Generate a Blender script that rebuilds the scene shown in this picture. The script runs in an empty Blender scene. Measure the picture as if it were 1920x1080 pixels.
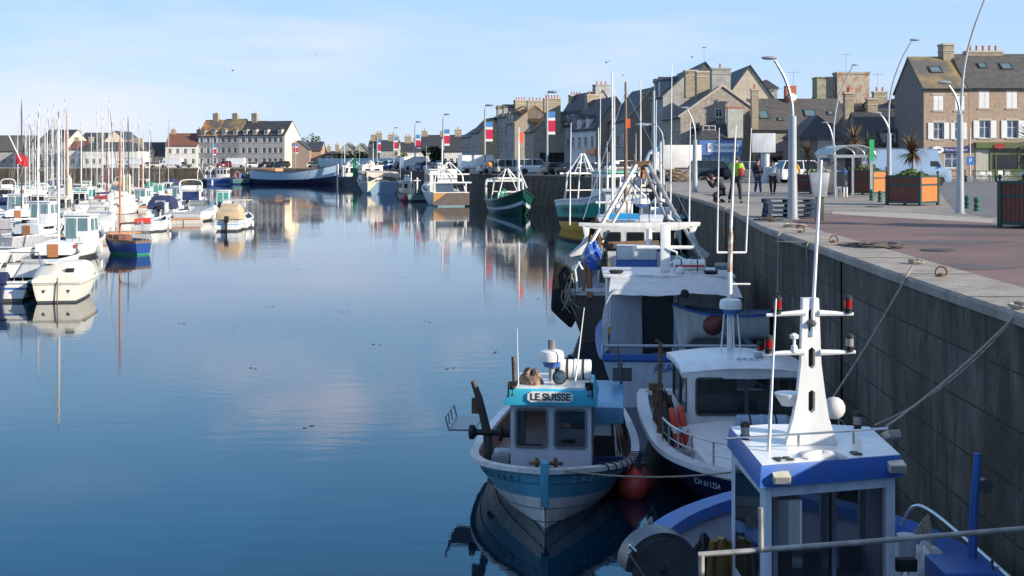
import bpy, bmesh, math, random
from mathutils import Vector, Matrix
rad=math.radians; R=random.Random(7); sc=bpy.context.scene; COL=sc.collection
# ---------------- camera / light ----------------
CZ=5.4; QZ=3.75; HY=302.0; F=2400.0
cd=bpy.data.cameras.new('camera'); cam=bpy.data.objects.new('camera',cd); COL.objects.link(cam); sc.camera=cam
cd.sensor_width=36; cd.lens=45; cd.shift_y=-(540-HY)/1920; cd.clip_end=6000; cd.clip_start=.1
cam.location=(0,0,CZ); cam.rotation_euler=(rad(90),0,0)
SUN=Vector((.90,-.435,0)).normalized(); ELV=rad(20.3)
sv=Vector((SUN.x*math.cos(ELV),SUN.y*math.cos(ELV),math.sin(ELV)))
sl=bpy.data.lights.new('sun','SUN'); so=bpy.data.objects.new('sun',sl); COL.objects.link(so)
sl.energy=4.2; sl.angle=rad(.5); sl.color=(1,.89,.73); so.rotation_euler=sv.to_track_quat('Z','Y').to_euler(); so.location=(50,-50,60)
w=bpy.data.worlds.new('World'); sc.world=w; w.use_nodes=True; nt=w.node_tree; nd=nt.nodes; lk=nt.links
bg=nd['Background']; sky=nd.new('ShaderNodeTexSky'); sky.sky_type='NISHITA'; sky.sun_disc=False
sky.sun_elevation=ELV; sky.sun_rotation=math.atan2(SUN.x,SUN.y); sky.air_density=.8; sky.dust_density=.2; sky.ozone_density=4
tc=nd.new('ShaderNodeTexCoord'); mp=nd.new('ShaderNodeMapping'); mp.inputs['Scale'].default_value=(1.2,1.2,7)
ns=nd.new('ShaderNodeTexNoise'); ns.inputs['Scale'].default_value=2.3; ns.inputs['Detail'].default_value=7; ns.inputs['Roughness'].default_value=.55
cr=nd.new('ShaderNodeValToRGB'); cr.color_ramp.elements[0].position=.47; cr.color_ramp.elements[1].position=.80
cr.color_ramp.elements[1].color=(.6,.6,.6,1)
mx=nd.new('ShaderNodeMixRGB'); mx.inputs[2].default_value=(5.2,4.7,5.2,1)
hs=nd.new('ShaderNodeHueSaturation'); hs.inputs['Saturation'].default_value=.9; hs.inputs['Value'].default_value=1
lk.new(tc.outputs['Generated'],mp.inputs[0]); lk.new(mp.outputs[0],ns.inputs[0]); lk.new(ns.outputs[0],cr.inputs[0])
lk.new(cr.outputs[0],mx.inputs[0]); lk.new(sky.outputs[0],hs.inputs['Color']); m0=nd.new('ShaderNodeMixRGB'); m0.inputs[0].default_value=.86; sx_=nd.new('ShaderNodeSeparateXYZ'); gr=nd.new('ShaderNodeValToRGB'); lk.new(tc.outputs['Generated'],sx_.inputs[0]); lk.new(sx_.outputs[2],gr.inputs[0]); ge=gr.color_ramp.elements; ge[0].position=0; ge[0].color=(.345,.425,.515,1); ge[1].position=1; ge[1].color=(.13,.20,.33,1); e_=ge.new(.12); e_.color=(.25,.385,.545,1); e_=ge.new(.17); e_.color=(.20,.41,.62,1); e_=ge.new(.28); e_.color=(.10,.36,.70,1); e_=ge.new(.45); e_.color=(.12,.22,.38,1); gm_=nd.new('ShaderNodeMixRGB'); gm_.blend_type='MULTIPLY'; gm_.inputs[0].default_value=1; gm_.inputs[2].default_value=(8.9,8.75,8.9,1); lk.new(gr.outputs[0],gm_.inputs[1]); lk.new(gm_.outputs[0],m0.inputs[2]); lk.new(hs.outputs[0],m0.inputs[1]); lk.new(m0.outputs[0],mx.inputs[1]); lk.new(mx.outputs[0],bg.inputs[0])
# a soft cloud bank standing over the far end of the basin
vs_=nd.new('ShaderNodeVectorMath'); vs_.operation='SUBTRACT'; vs_.inputs[1].default_value=(-.125,.97,.178); lk.new(tc.outputs['Generated'],vs_.inputs[0])
vm_=nd.new('ShaderNodeVectorMath'); vm_.operation='MULTIPLY'; vm_.inputs[1].default_value=(8.5,0,22); lk.new(vs_.outputs[0],vm_.inputs[0])
vl_=nd.new('ShaderNodeVectorMath'); vl_.operation='LENGTH'; lk.new(vm_.outputs[0],vl_.inputs[0])
n3=nd.new('ShaderNodeTexNoise'); n3.inputs['Scale'].default_value=13; n3.inputs['Detail'].default_value=7; mp3=nd.new('ShaderNodeMapping'); mp3.inputs['Scale'].default_value=(1,1,3); lk.new(tc.outputs['Generated'],mp3.inputs[0]); lk.new(mp3.outputs[0],n3.inputs[0])
s3=nd.new('ShaderNodeMath'); s3.operation='MULTIPLY_ADD'; s3.inputs[1].default_value=-.32; lk.new(vl_.outputs['Value'],s3.inputs[0]); lk.new(n3.outputs[0],s3.inputs[2])
r3=nd.new('ShaderNodeValToRGB'); r3.color_ramp.elements[0].position=.27; r3.color_ramp.elements[1].position=.52; r3.color_ramp.elements[1].color=(.48,.48,.48,1); lk.new(s3.outputs[0],r3.inputs[0])
m3=nd.new('ShaderNodeMixRGB'); m3.inputs[2].default_value=(7.5,6.3,6.6,1); lk.new(r3.outputs[0],m3.inputs[0]); lk.new(mx.outputs[0],m3.inputs[1]); lk.new(m3.outputs[0],bg.inputs[0])
bg.inputs[1].default_value=.11
sc.view_settings.view_transform='Standard'; sc.view_settings.look='None'; sc.view_settings.exposure=.93
sc.cycles.max_bounces=6; sc.cycles.transparent_max_bounces=8
def onp(px,py,z=QZ):
    d=F*(CZ-z)/(py-HY); return Vector(((px-960)/F*d,d,z))
def atd(px,py,d): return Vector(((px-960)*d/F,d,CZ-(py-HY)*d/F))
# ---------------- materials ----------------
_M={}
def mat(name,c,c2=None,rough=.55,metal=0,scale=3,bump=0,det=5,lo=.35,hi=.65,stretch=None,emit=0,alpha=1,tex='noise',bw=.6,bh=.25,mortar=None,bscale=None,coat=0,dirt=0,trans=0,ior=1.45):
    if name in _M: return _M[name]
    m=bpy.data.materials.new(name); m.use_nodes=True; t=m.node_tree; n=t.nodes; l=t.links; b=n['Principled BSDF']
    b.inputs['Base Color'].default_value=(*c,1); b.inputs['Roughness'].default_value=rough; b.inputs['Metallic'].default_value=metal
    if coat: b.inputs['Coat Weight'].default_value=coat
    if trans: b.inputs['Transmission Weight'].default_value=trans; b.inputs['IOR'].default_value=ior
    if alpha<1: b.inputs['Alpha'].default_value=alpha
    if emit: b.inputs['Emission Color'].default_value=(*c,1); b.inputs['Emission Strength'].default_value=emit
    tc=n.new('ShaderNodeTexCoord'); out=tc.outputs['UV' if tex=='wall' else 'Object']
    if stretch:
        mp=n.new('ShaderNodeMapping'); mp.inputs['Scale'].default_value=stretch; l.new(out,mp.inputs[0]); sv_=mp.outputs[0]
    else: sv_=out
    col=None
    if c2:
        ns=n.new('ShaderNodeTexNoise'); ns.inputs['Scale'].default_value=scale; ns.inputs['Detail'].default_value=det; l.new(sv_,ns.inputs[0])
        r=n.new('ShaderNodeValToRGB'); r.color_ramp.elements[0].position=lo; r.color_ramp.elements[1].position=hi
        r.color_ramp.elements[0].color=(*c,1); r.color_ramp.elements[1].color=(*c2,1); l.new(ns.outputs[0],r.inputs[0]); col=r.outputs[0]
        l.new(col,b.inputs['Base Color'])
    if tex=='brick' and mortar:
        # stones: facade uses x/z or y/z; add x+y
        sp=n.new('ShaderNodeSeparateXYZ'); l.new(out,sp.inputs[0]); ad=n.new('ShaderNodeMath'); l.new(sp.outputs[0],ad.inputs[0]); l.new(sp.outputs[1],ad.inputs[1])
        cb=n.new('ShaderNodeCombineXYZ'); l.new(ad.outputs[0],cb.inputs[0]); l.new(sp.outputs[2],cb.inputs[1])
        bt=n.new('ShaderNodeTexBrick'); bt.inputs['Scale'].default_value=1; bt.inputs['Brick Width'].default_value=bw; bt.inputs['Row Height'].default_value=bh
        bt.inputs['Mortar Size'].default_value=.02; bt.inputs['Mortar'].default_value=(*mortar,1); l.new(cb.outputs[0],bt.inputs[0])
        if col: 
            l.new(col,bt.inputs['Color1'])
            g=n.new('ShaderNodeHueSaturation'); g.inputs['Value'].default_value=.76; l.new(col,g.inputs['Color']); l.new(g.outputs[0],bt.inputs['Color2'])
        col=bt.outputs[0]; l.new(col,b.inputs['Base Color'])
    if dirt:
        n2=n.new('ShaderNodeTexNoise'); n2.inputs['Scale'].default_value=1.7; n2.inputs['Detail'].default_value=8
        mp2=n.new('ShaderNodeMapping'); mp2.inputs['Scale'].default_value=(3,3,.7); l.new(out,mp2.inputs[0]); l.new(mp2.outputs[0],n2.inputs[0])
        r2=n.new('ShaderNodeValToRGB'); r2.color_ramp.elements[0].position=.45; r2.color_ramp.elements[1].position=.75; r2.color_ramp.elements[0].color=(0,0,0,1); r2.color_ramp.elements[1].color=(dirt,dirt,dirt,1)
        l.new(n2.outputs[0],r2.inputs[0]); m2=n.new('ShaderNodeMixRGB'); m2.inputs[2].default_value=(.13,.10,.075,1); m2.inputs[1].default_value=(*c,1)
        if col: l.new(col,m2.inputs[1])
        l.new(r2.outputs[0],m2.inputs[0]); l.new(m2.outputs[0],b.inputs['Base Color']); col=m2.outputs[0]
    if bump:
        nb=n.new('ShaderNodeTexNoise'); nb.inputs['Scale'].default_value=bscale or scale*3; nb.inputs['Detail'].default_value=6; l.new(out,nb.inputs[0])
        bp=n.new('ShaderNodeBump'); bp.inputs['Strength'].default_value=bump; bp.inputs['Distance'].default_value=.05; l.new(nb.outputs[0],bp.inputs['Height']); l.new(bp.outputs[0],b.inputs['Normal'])
    _M[name]=m; return m
def pt(name,c,rough=.35,dirt=.35): return mat(name,c,rough=rough,dirt=dirt,tex='noise')
WHITE=pt('white_paint',(.72,.72,.70)); WHITE2=pt('white_paint_clean',(.78,.78,.76),.3,.22); BLUE=pt('blue_paint',(.035,.13,.45),.4,.4)
NAVY=pt('navy_paint',(.012,.03,.11),.35,.08); CYAN=pt('cyan_paint',(.05,.48,.66),.4,.15); TEAL=pt('teal_paint',(.09,.35,.50),.4,.3)
LBLUE=pt('light_blue_paint',(.30,.48,.66)); DGREEN=pt('dark_green_paint',(.008,.06,.05),.35,.08); GREEN=pt('green_paint',(.03,.28,.20))
YELLOW=pt('ochre_paint',(.62,.33,.04)); RED=pt('red_paint',(.55,.04,.03)); ORANGE=pt('orange_paint',(.75,.16,.03)); BLACK=mat('black_rubber',(.012,.012,.013),rough=.6)
GREY=pt('grey_paint',(.22,.23,.24)); DGREY=pt('dark_grey_paint',(.07,.075,.08)); RUST=mat('rusty_steel',(.10,.05,.03),(.20,.11,.06),rough=.8,scale=8,bump=.3)
STEEL=mat('stainless_steel',(.55,.55,.55),rough=.28,metal=1); GALV=mat('galvanised_steel',(.42,.44,.46),(.33,.35,.37),rough=.45,metal=.6,scale=6)
GLASS=mat('dark_glass',(.015,.02,.025),rough=.05); GLASSB=mat('blue_glass',(.06,.10,.14),rough=.08); TGLASS=mat('tinted_clear_glass',(.05,.05,.055),rough=.03,alpha=.28)
CLEAR=mat('clear_acrylic',(.55,.62,.66),rough=.05,alpha=.3)
WOOD=mat('varnished_wood',(.32,.13,.05),(.42,.19,.08),rough=.4,scale=5,stretch=(8,8,1)); BWOOD=mat('brown_wood',(.14,.09,.06),(.22,.15,.10),rough=.8,scale=4)
ROPE=mat('rope',(.38,.34,.27),(.25,.22,.17),rough=.95,scale=20); DROPE=mat('dark_rope',(.06,.055,.05),(.13,.11,.09),rough=.95,scale=15)
NET=mat('fishing_net',(.05,.055,.05),(.16,.14,.11),rough=1,scale=14,bump=.8); GNET=mat('green_net',(.015,.16,.09),(.03,.25,.15),rough=1,scale=12,bump=.8)
CANV=mat('canvas_white',(.70,.69,.66),(.58,.57,.55),rough=.85,scale=2.5,bump=.25); CBLUE=mat('canvas_navy',(.02,.03,.09),rough=.85,scale=4); CTAN=mat('canvas_tan',(.52,.40,.26),(.42,.31,.20),rough=.9,scale=3,bump=.5)
RBUOY=mat('buoy_red',(.55,.05,.035),(.40,.05,.05),rough=.5,scale=6); DBUOY=mat('buoy_dull',(.16,.04,.04),rough=.5)
CREAM=pt('cream_paint',(.66,.60,.44)); DECK=pt('grey_deck',(.20,.24,.28)); SKIN=mat('skin',(.50,.30,.22),rough=.6); HAIR=mat('dark_hair',(.02,.015,.01),rough=.7)
# ---------------- mesh helpers ----------------
class MB:
    def __init__(s): s.v=[];s.f=[];s.m=[]
    def add(s,vs,fs,m=0):
        o=len(s.v); s.v+= [tuple(p) for p in vs]; s.f+=[tuple(i+o for i in f) for f in fs]; s.m+=[m]*len(fs); return s
    def box(s,x0,x1,y0,y1,z0,z1,m=0,M=None):
        vs=[Vector((x,y,z)) for z in (z0,z1) for y in (y0,y1) for x in (x0,x1)]
        if M: vs=[M@p for p in vs]
        return s.add(vs,[(0,2,3,1),(4,5,7,6),(0,1,5,4),(2,6,7,3),(0,4,6,2),(1,3,7,5)],m)
    def cb(s,c,sz,m=0,rz=0):
        M=Matrix.Translation(Vector(c))@Matrix.Rotation(rz,4,'Z'); a,b,e=[q/2 for q in sz]
        return s.box(-a,a,-b,b,-e,e,m,M)
    def bar(s,p,q,w,h=None,m=0):
        h=h or w; p=Vector(p);q=Vector(q); d=(q-p); L=d.length; M=Matrix.Translation(p)@d.to_track_quat('Z','Y').to_matrix().to_4x4()
        return s.box(-w/2,w/2,-h/2,h/2,0,L,m,M)
    def tube(s,pts,r,n=8,m=0,caps=True):
        pts=[Vector(p) for p in pts]; k=len(pts); rs=r if isinstance(r,(list,tuple)) else [r]*k; vs=[];fs=[]
        u=None
        for i,p in enumerate(pts):
            d=(pts[min(i+1,k-1)]-pts[max(i-1,0)]).normalized()
            if u is None: u=d.cross(Vector((0,0,1))) if abs(d.z)<.9 else d.cross(Vector((1,0,0)))
            u=u-d*u.dot(d)
            if u.length<1e-4: u=d.orthogonal()
            u.normalize(); v=d.cross(u)
            for j in range(n):
                a=2*math.pi*j/n; vs.append(p+(u*math.cos(a)+v*math.sin(a))*rs[i])
        for i in range(k-1):
            for j in range(n): fs.append((i*n+j,i*n+(j+1)%n,(i+1)*n+(j+1)%n,(i+1)*n+j))
        if caps: fs+= [tuple(range(n))[::-1],tuple((k-1)*n+j for j in range(n))]
        return s.add(vs,fs,m)
    def lathe(s,prof,c=(0,0,0),n=14,m=0,M=None):
        vs=[];fs=[];k=len(prof); c=Vector(c)
        for r,z in prof:
            for j in range(n):
                a=2*math.pi*j/n; p=Vector((r*math.cos(a),r*math.sin(a),z)); 
                if M: p=M@p
                vs.append(p+c)
        for i in range(k-1):
            for j in range(n): fs.append((i*n+j,i*n+(j+1)%n,(i+1)*n+(j+1)%n,(i+1)*n+j))
        fs+=[tuple(range(n))[::-1],tuple((k-1)*n+j for j in range(n))]
        return s.add(vs,fs,m)
    def prism(s,poly,a,b,ax='y',m=0,M=None):
        k=len(poly)
        def P(p,t): 
            q=Vector((p[0],t,p[1])) if ax=='y' else Vector((t,p[0],p[1])) if ax=='x' else Vector((p[0],p[1],t))
            return M@q if M else q
        vs=[P(p,a) for p in poly]+[P(p,b) for p in poly]
        return s.add(vs,[(i,(i+1)%k,k+(i+1)%k,k+i) for i in range(k)]+[tuple(range(k))[::-1],tuple(range(k,2*k))],m)
    def loft(s,rows,m=0,close=False,caps=False,mf=None):
        n=len(rows[0]); vs=[p for r in rows for p in r]; k=len(rows); o=len(s.v); s.v+=[tuple(p) for p in vs]
        for i in range(k-1):
            for j in range(n if close else n-1):
                s.f.append((o+i*n+j,o+i*n+(j+1)%n,o+(i+1)*n+(j+1)%n,o+(i+1)*n+j)); s.m.append(mf(i,j) if mf else m)
        if caps: s.f+=[tuple(o+j for j in range(n))[::-1],tuple(o+(k-1)*n+j for j in range(n))]; s.m+=[m,m]
        return s
    def sphere(s,c,r,n=12,m=0,sc_=(1,1,1)):
        k=n//2; prof=[(max(1e-4,math.sin(math.pi*i/k))*r,-math.cos(math.pi*i/k)*r) for i in range(k+1)]
        return s.lathe(prof,c,n,m,Matrix.Diagonal(Vector((*sc_,1))))
    def mesh(s,name,mats,bevel=0,smooth=True):
        me=bpy.data.meshes.new(name); me.from_pydata(s.v,[],s.f)
        for m in (mats if isinstance(mats,(list,tuple)) else [mats]): me.materials.append(m)
        me.polygons.foreach_set('material_index',s.m); 
        bm=bmesh.new(); bm.from_mesh(me)
        bmesh.ops.recalc_face_normals(bm,faces=bm.faces)
        if bevel:
            es=[e for e in bm.edges if len(e.link_faces)==2 and e.calc_face_angle(0)>.6]
            bmesh.ops.bevel(bm,geom=es,offset=bevel,segments=2,affect='EDGES',profile=.6,clamp_overlap=True)
        if smooth:
            for f in bm.faces: f.smooth=True
            for e in bm.edges: 
                if len(e.link_faces)!=2 or e.calc_face_angle(0)>.55: e.smooth=False
        bm.to_mesh(me); bm.free(); return me
    def build(s,name,mats,parent=None,bevel=0,loc=None,rz=0,smooth=True):
        return link(name,s.mesh(name,mats,bevel,smooth),parent,loc,rz)
def link(name,me,parent=None,loc=None,rz=0):
    o=bpy.data.objects.new(name,me); COL.objects.link(o)
    if parent: o.parent=parent
    if loc is not None: o.location=loc
    if rz: o.rotation_euler.z=rz
    return o
def tag(o,label,cat,group=None):
    o['label']=label; o['category']=cat
    if group: o['group']=group
    return o
def thing(name,label,cat,loc=(0,0,0),rz=0,group=None):
    o=bpy.data.objects.new(name,None); COL.objects.link(o); o.location=loc; o.rotation_euler.z=rz; return tag(o,label,cat,group)
def struct(o): o['kind']='structure'; return o
def kids(o): return [c for c in COL.objects if c.parent==o]
def dup(o,loc,rz=0,label=None,scale=None,top=True,par=None):
    c=o.copy(); COL.objects.link(c)
    if top:
        c.location=loc; c.rotation_euler.z=rz
        if label: c['label']=label
        if scale: c.scale=scale if isinstance(scale,(tuple,list)) else (scale,)*3
    else: c.parent=par
    for k in kids(o): dup(k,None,top=False,par=c)
    return c
def text(s,size,O,U,V,m,parent=None,name='lettering',ext=.004,align='CENTER',bold=0):
    cu=bpy.data.curves.new('t','FONT'); cu.body=s; cu.size=size; cu.extrude=ext; cu.align_x=align; cu.align_y='CENTER'; cu.offset=bold
    to=bpy.data.objects.new('t',cu); COL.objects.link(to); bpy.context.view_layer.update()
    me=bpy.data.meshes.new_from_object(to.evaluated_get(bpy.context.evaluated_depsgraph_get())); bpy.data.objects.remove(to)
    U=Vector(U).normalized(); V=Vector(V).normalized(); N=U.cross(V); M=Matrix((U,V,N)).transposed().to_4x4(); M.translation=Vector(O)
    me.transform(M); me.materials.clear(); me.materials.append(m); return link(name,me,parent)
# ---------------- water, quay ----------------
def water_mat():
    m=bpy.data.materials.new('harbour_water'); m.use_nodes=True; t=m.node_tree; n=t.nodes; l=t.links; b=n['Principled BSDF']
    b.inputs['Base Color'].default_value=(.0012,.012,.026,1); b.inputs['Roughness'].default_value=.035; b.inputs['IOR'].default_value=1.42
    tc=n.new('ShaderNodeTexCoord')
    def N(scl,st,det=3):
        mp=n.new('ShaderNodeMapping'); mp.inputs['Scale'].default_value=scl; l.new(tc.outputs['Object'],mp.inputs[0])
        x=n.new('ShaderNodeTexNoise'); x.inputs['Scale'].default_value=st; x.inputs['Detail'].default_value=det; l.new(mp.outputs[0],x.inputs[0]); return x.outputs[0]
    a=N((.55,1.4,1),1.6,4); c=N((.05,.12,1),1.0,2); r=N((.02,.05,1),1.0,2)
    b1=n.new('ShaderNodeBump'); b1.inputs['Distance'].default_value=.007
    rr=n.new('ShaderNodeValToRGB'); rr.color_ramp.elements[0].position=.40; rr.color_ramp.elements[1].position=.66
    rr.color_ramp.elements[0].color=(.15,.15,.15,1); l.new(r,rr.inputs[0]); l.new(rr.outputs[0],b1.inputs['Strength']); l.new(a,b1.inputs['Height'])
    b2=n.new('ShaderNodeBump'); b2.inputs['Distance'].default_value=.06; b2.inputs['Strength'].default_value=.13; l.new(c,b2.inputs['Height']); l.new(b1.outputs[0],b2.inputs['Normal'])
    l.new(b2.outputs[0],b.inputs['Normal']); return m
wm=MB().add([(-1500,-60,0),(800,-60,0),(800,1500,0),(-1500,1500,0)],[(0,1,2,3)]); struct(wm.build('water',water_mat()))
EDGE=[(5.2,-60),(5.2,.8),(5.47,13.9),(5.63,18.5),(5.78,21.6),(5.95,24.9),(6.27,31.7),(6.7,36.3),(7.5,45),(8.05,56),(8.5,70.7),(9.9,88),(10.9,104),(10.6,122),(6.5,145),(-2,164),(-8,187),(-14,212),(-20,240),(-27,270),(-33,290),(-40,306),(-70,309),(-100,310),(-170,312),(-260,330)]
def smooth_line(P,n=4):
    out=[]
    for i in range(len(P)-1):
        p0=Vector(P[max(i-1,0)]);p1=Vector(P[i]);p2=Vector(P[i+1]);p3=Vector(P[min(i+2,len(P)-1)])
        for k in range(n):
            t=k/n; out.append(.5*((2*p1)+(-p0+p2)*t+(2*p0-5*p1+4*p2-p3)*t*t+(-p0+3*p1-3*p2+p3)*t**3))
    out.append(Vector(P[-1])); return out
EL=[Vector(p) for p in EDGE[:2]]+smooth_line(EDGE[1:22],5)[1:]+[Vector(p) for p in EDGE[22:]]
def offs(L,d):
    o=[]
    for i,p in enumerate(L):
        t=(L[min(i+1,len(L)-1)]-L[max(i-1,0)]).normalized(); o.append(p+Vector((t.y,-t.x))*d)
    return o
from mathutils.geometry import tessellate_polygon
def sheet(name,poly,z,m,label=None):
    P=[Vector((p[0],p[1],z)) for p in poly]; fs=tessellate_polygon([P]); mb=MB().add(P,fs); o=mb.build(name,m)
    for p in o.data.polygons:
        if p.normal.z<0: p.flip()
    return struct(o)
PAVE=mat('quay_paving',(.30,.27,.235),(.22,.20,.18),rough=.85,scale=.6,bump=.25,det=8,bscale=20,dirt=.5)
far_poly=[tuple(p) for p in EL]+[(-1400,420),(-1400,1500),(800,1500),(800,-60)]
sheet('ground',far_poly,QZ,PAVE)
sheet('pavement',[(-60,-60),(5.2,-60),(5.2,.8),(-60,.8)],QZ-.001,PAVE)
MBx=MB().box(-60,5.19,-60,.8,-1,QZ-.05); tag(MBx.build('quay_wall',mat('pier_stone',(.2,.19,.18),rough=.9)),'stone cross quay the view is taken from','wall')
def wall_mat():
    m=bpy.data.materials.new('quay_wall_concrete'); m.use_nodes=True; t=m.node_tree; n=t.nodes; l=t.links; b=n['Principled BSDF']; b.inputs['Roughness'].default_value=.9
    tc=n.new('ShaderNodeTexCoord'); uv=tc.outputs['UV']
    br=n.new('ShaderNodeTexBrick'); br.offset=.5; br.inputs['Scale'].default_value=1; br.inputs['Brick Width'].default_value=7.0; br.inputs['Row Height'].default_value=.62
    br.inputs['Mortar Size'].default_value=.014; br.inputs['Mortar Smooth'].default_value=.3; br.inputs['Color1'].default_value=(.95,.81,.68,1); br.inputs['Color2'].default_value=(.70,.60,.50,1); br.inputs['Mortar'].default_value=(.02,.018,.016,1)
    l.new(uv,br.inputs[0])
    def N(s,scl,det=8,dist=0):
        mp=n.new('ShaderNodeMapping'); mp.inputs['Scale'].default_value=scl; l.new(uv,mp.inputs[0]); x=n.new('ShaderNodeTexNoise'); x.inputs['Scale'].default_value=s; x.inputs['Detail'].default_value=det; x.inputs['Distortion'].default_value=dist; l.new(mp.outputs[0],x.inputs[0]); return x.outputs[0]
    def ramp(s,p0,p1,c0,c1):
        r=n.new('ShaderNodeValToRGB'); r.color_ramp.elements[0].position=p0; r.color_ramp.elements[1].position=p1; r.color_ramp.elements[0].color=c0; r.color_ramp.elements[1].color=c1; l.new(s,r.inputs[0]); return r.outputs[0]
    def mix(a,bb,f,mode='MIX'):
        x=n.new('ShaderNodeMixRGB'); x.blend_type=mode
        for i,q in ((0,f),(1,a),(2,bb)):
            if isinstance(q,(float,tuple)): x.inputs[i].default_value=q
            else: l.new(q,x.inputs[i])
        return x.outputs[0]
    st=ramp(N(1.0,(2.6,.5,1),9,1.2),.40,.62,(.55,.53,.50,1),(1,1,1,1)); c=mix(br.outputs[0],st,.8,'MULTIPLY')
    c=mix(c,ramp(N(1.0,(.7,.28,1),9,1.5),.42,.58,(.36,.33,.30,1),(1,1,1,1)),.85,'MULTIPLY'); c=mix(c,ramp(N(3.2,(1,1,1),10),.35,.65,(.62,.60,.58,1),(1,1,1,1)),.8,'MULTIPLY'); c=mix(c,(.80,.78,.74,1),ramp(N(1.0,(3.0,.55,1),9,.9),.58,.70,(0,0,0,1),(.6,.6,.6,1))); c=mix(c,(.07,.06,.05,1),ramp(N(1.0,(3.2,.30,1),9,1.0),.54,.66,(0,0,0,1),(.8,.8,.8,1)))
    sp=n.new('ShaderNodeSeparateXYZ'); l.new(uv,sp.inputs[0]); ad=n.new('ShaderNodeMath'); ad.operation='MULTIPLY_ADD'; ad.inputs[1].default_value=1.0; l.new(N(2,(1,1,1)),ad.inputs[0]); l.new(sp.outputs[1],ad.inputs[2])
    c=mix(c,(.022,.02,.013,1),ramp(ad.outputs[0],.14,.46,(.9,.9,.9,1),(0,0,0,1)) if False else ramp(ad.outputs[0],1.7,2.7,(.85,.85,.85,1),(0,0,0,1)))
    l.new(c,b.inputs['Base Color']); bp=n.new('ShaderNodeBump'); bp.inputs['Strength'].default_value=.5; bp.inputs['Distance'].default_value=.04
    h=mix(N(18,(1,1,1)),br.outputs['Fac'],.55,'SUBTRACT'); l.new(h,bp.inputs['Height']); l.new(bp.outputs[0],b.inputs['Normal']); return m
WALLM=wall_mat()
def uvwall(name,L,z0,z1,m,label=None,parent=None):
    me=bpy.data.meshes.new(name); vs=[];fs=[];uv=[];s=0; S=[0]
    for i,p in enumerate(L): 
        if i: s+=(p-L[i-1]).length; S.append(s)
        vs+=[(p.x,p.y,z0),(p.x,p.y,z1)]
    for i in range(len(L)-1): fs.append((2*i,2*i+1,2*i+3,2*i+2)); uv+=[(S[i],z0),(S[i],z1),(S[i+1],z1),(S[i+1],z0)]
    me.from_pydata(vs,[],fs); u=me.uv_layers.new(name='UVMap'); u.data.foreach_set('uv',[q for p in uv for q in p]); me.materials.append(m)
    return link(name,me,parent)
# main wall with ladder recesses as vertical slots
Lw=[]; i0=0; acc=0; nxt=[22.6,44.5,62]
for i,p in enumerate(EL):
    Lw.append(p)
    if i+1<len(EL) and nxt and EL[i+1].y>nxt[0] and p.y<=nxt[0]:
        q=EL[i+1]; t=(q-p).normalized(); nn=Vector((t.y,-t.x)); a=p+(q-p)*((nxt[0]-p.y)/(q.y-p.y)); 
        Lw+=[a,a+nn*.35,a+t*.45+nn*.35,a+t*.45]; nxt.pop(0)
qw=thing('harbour_wall','long stained concrete harbour wall the fishing boats lie against','wall')
uvwall('wall_face',Lw,-1.5,QZ-.11,WALLM,None,qw)
CAP=mat('granite_coping',(.36,.32,.27),(.27,.24,.21),rough=.85,scale=1.3,det=8,bump=.3,bscale=25,dirt=.5)
o1=offs(EL,-.03); o2=offs(EL,1.05); cp=MB(); rows=[]
for a,b_ in zip(o1,o2): rows.append([Vector((a.x,a.y,QZ-.12)),Vector((a.x,a.y,QZ-.02)),Vector((a.x+.0,a.y,QZ+.02)).lerp(Vector((b_.x,b_.y,QZ+.02)),.03),Vector((b_.x,b_.y,QZ+.02)),Vector((b_.x,b_.y,QZ-.25))])
cp.loft(rows); cp.build('coping',CAP,qw)
jn=MB(); 
sa=0;la=-9
for i in range(2,86):
    sa+=(o1[i]-o1[i-1]).length
    if sa-la>2.6:
        la=sa; a=o1[i];b_=o2[i]; d=(b_-a).normalized(); jn.bar((a.x,a.y,QZ+.0235),(b_.x,b_.y,QZ+.0235),.025,.004)
jn.build('coping_joint',mat('joint_dark',(.07,.06,.05),rough=.9),qw)
ASPH=mat('red_asphalt',(.20,.125,.112),(.14,.09,.082),rough=.85,scale=.5,bump=.35,det=9,bscale=30,dirt=.45)
GASP=mat('grey_asphalt',(.17,.165,.165),(.12,.12,.125),rough=.85,scale=.4,bump=.35,det=9,bscale=30,dirt=.3)
ip=[p for p in offs(EL,1.06) if 3<p.y<39]
rp=[(p.x,p.y) for p in ip]+[tuple(onp(*q)[:2]) for q in ((1545,399),(1660,403),(1780,411),(1870,420))]+[(30,30),(60,24),(60,3)]
sheet('asphalt',rp,QZ+.004,ASPH)
sheet('road',[tuple(onp(*q)[:2]) for q in ((1150,336),(1300,339),(1450,345),(1600,352),(1760,358),(1790,395),(1850,408))]+[(60,40),(120,60),(120,130),(40,118),(18,125)],QZ+.004,GASP)
sheet('road_marking',[tuple(onp(*q)[:2]) for q in ((1560,402),(1860,419),(1864,412),(1700,399),(1560,396.5))],QZ+.009,mat('pale_band',(.40,.35,.29),(.33,.29,.25),rough=.8,scale=2))
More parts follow.
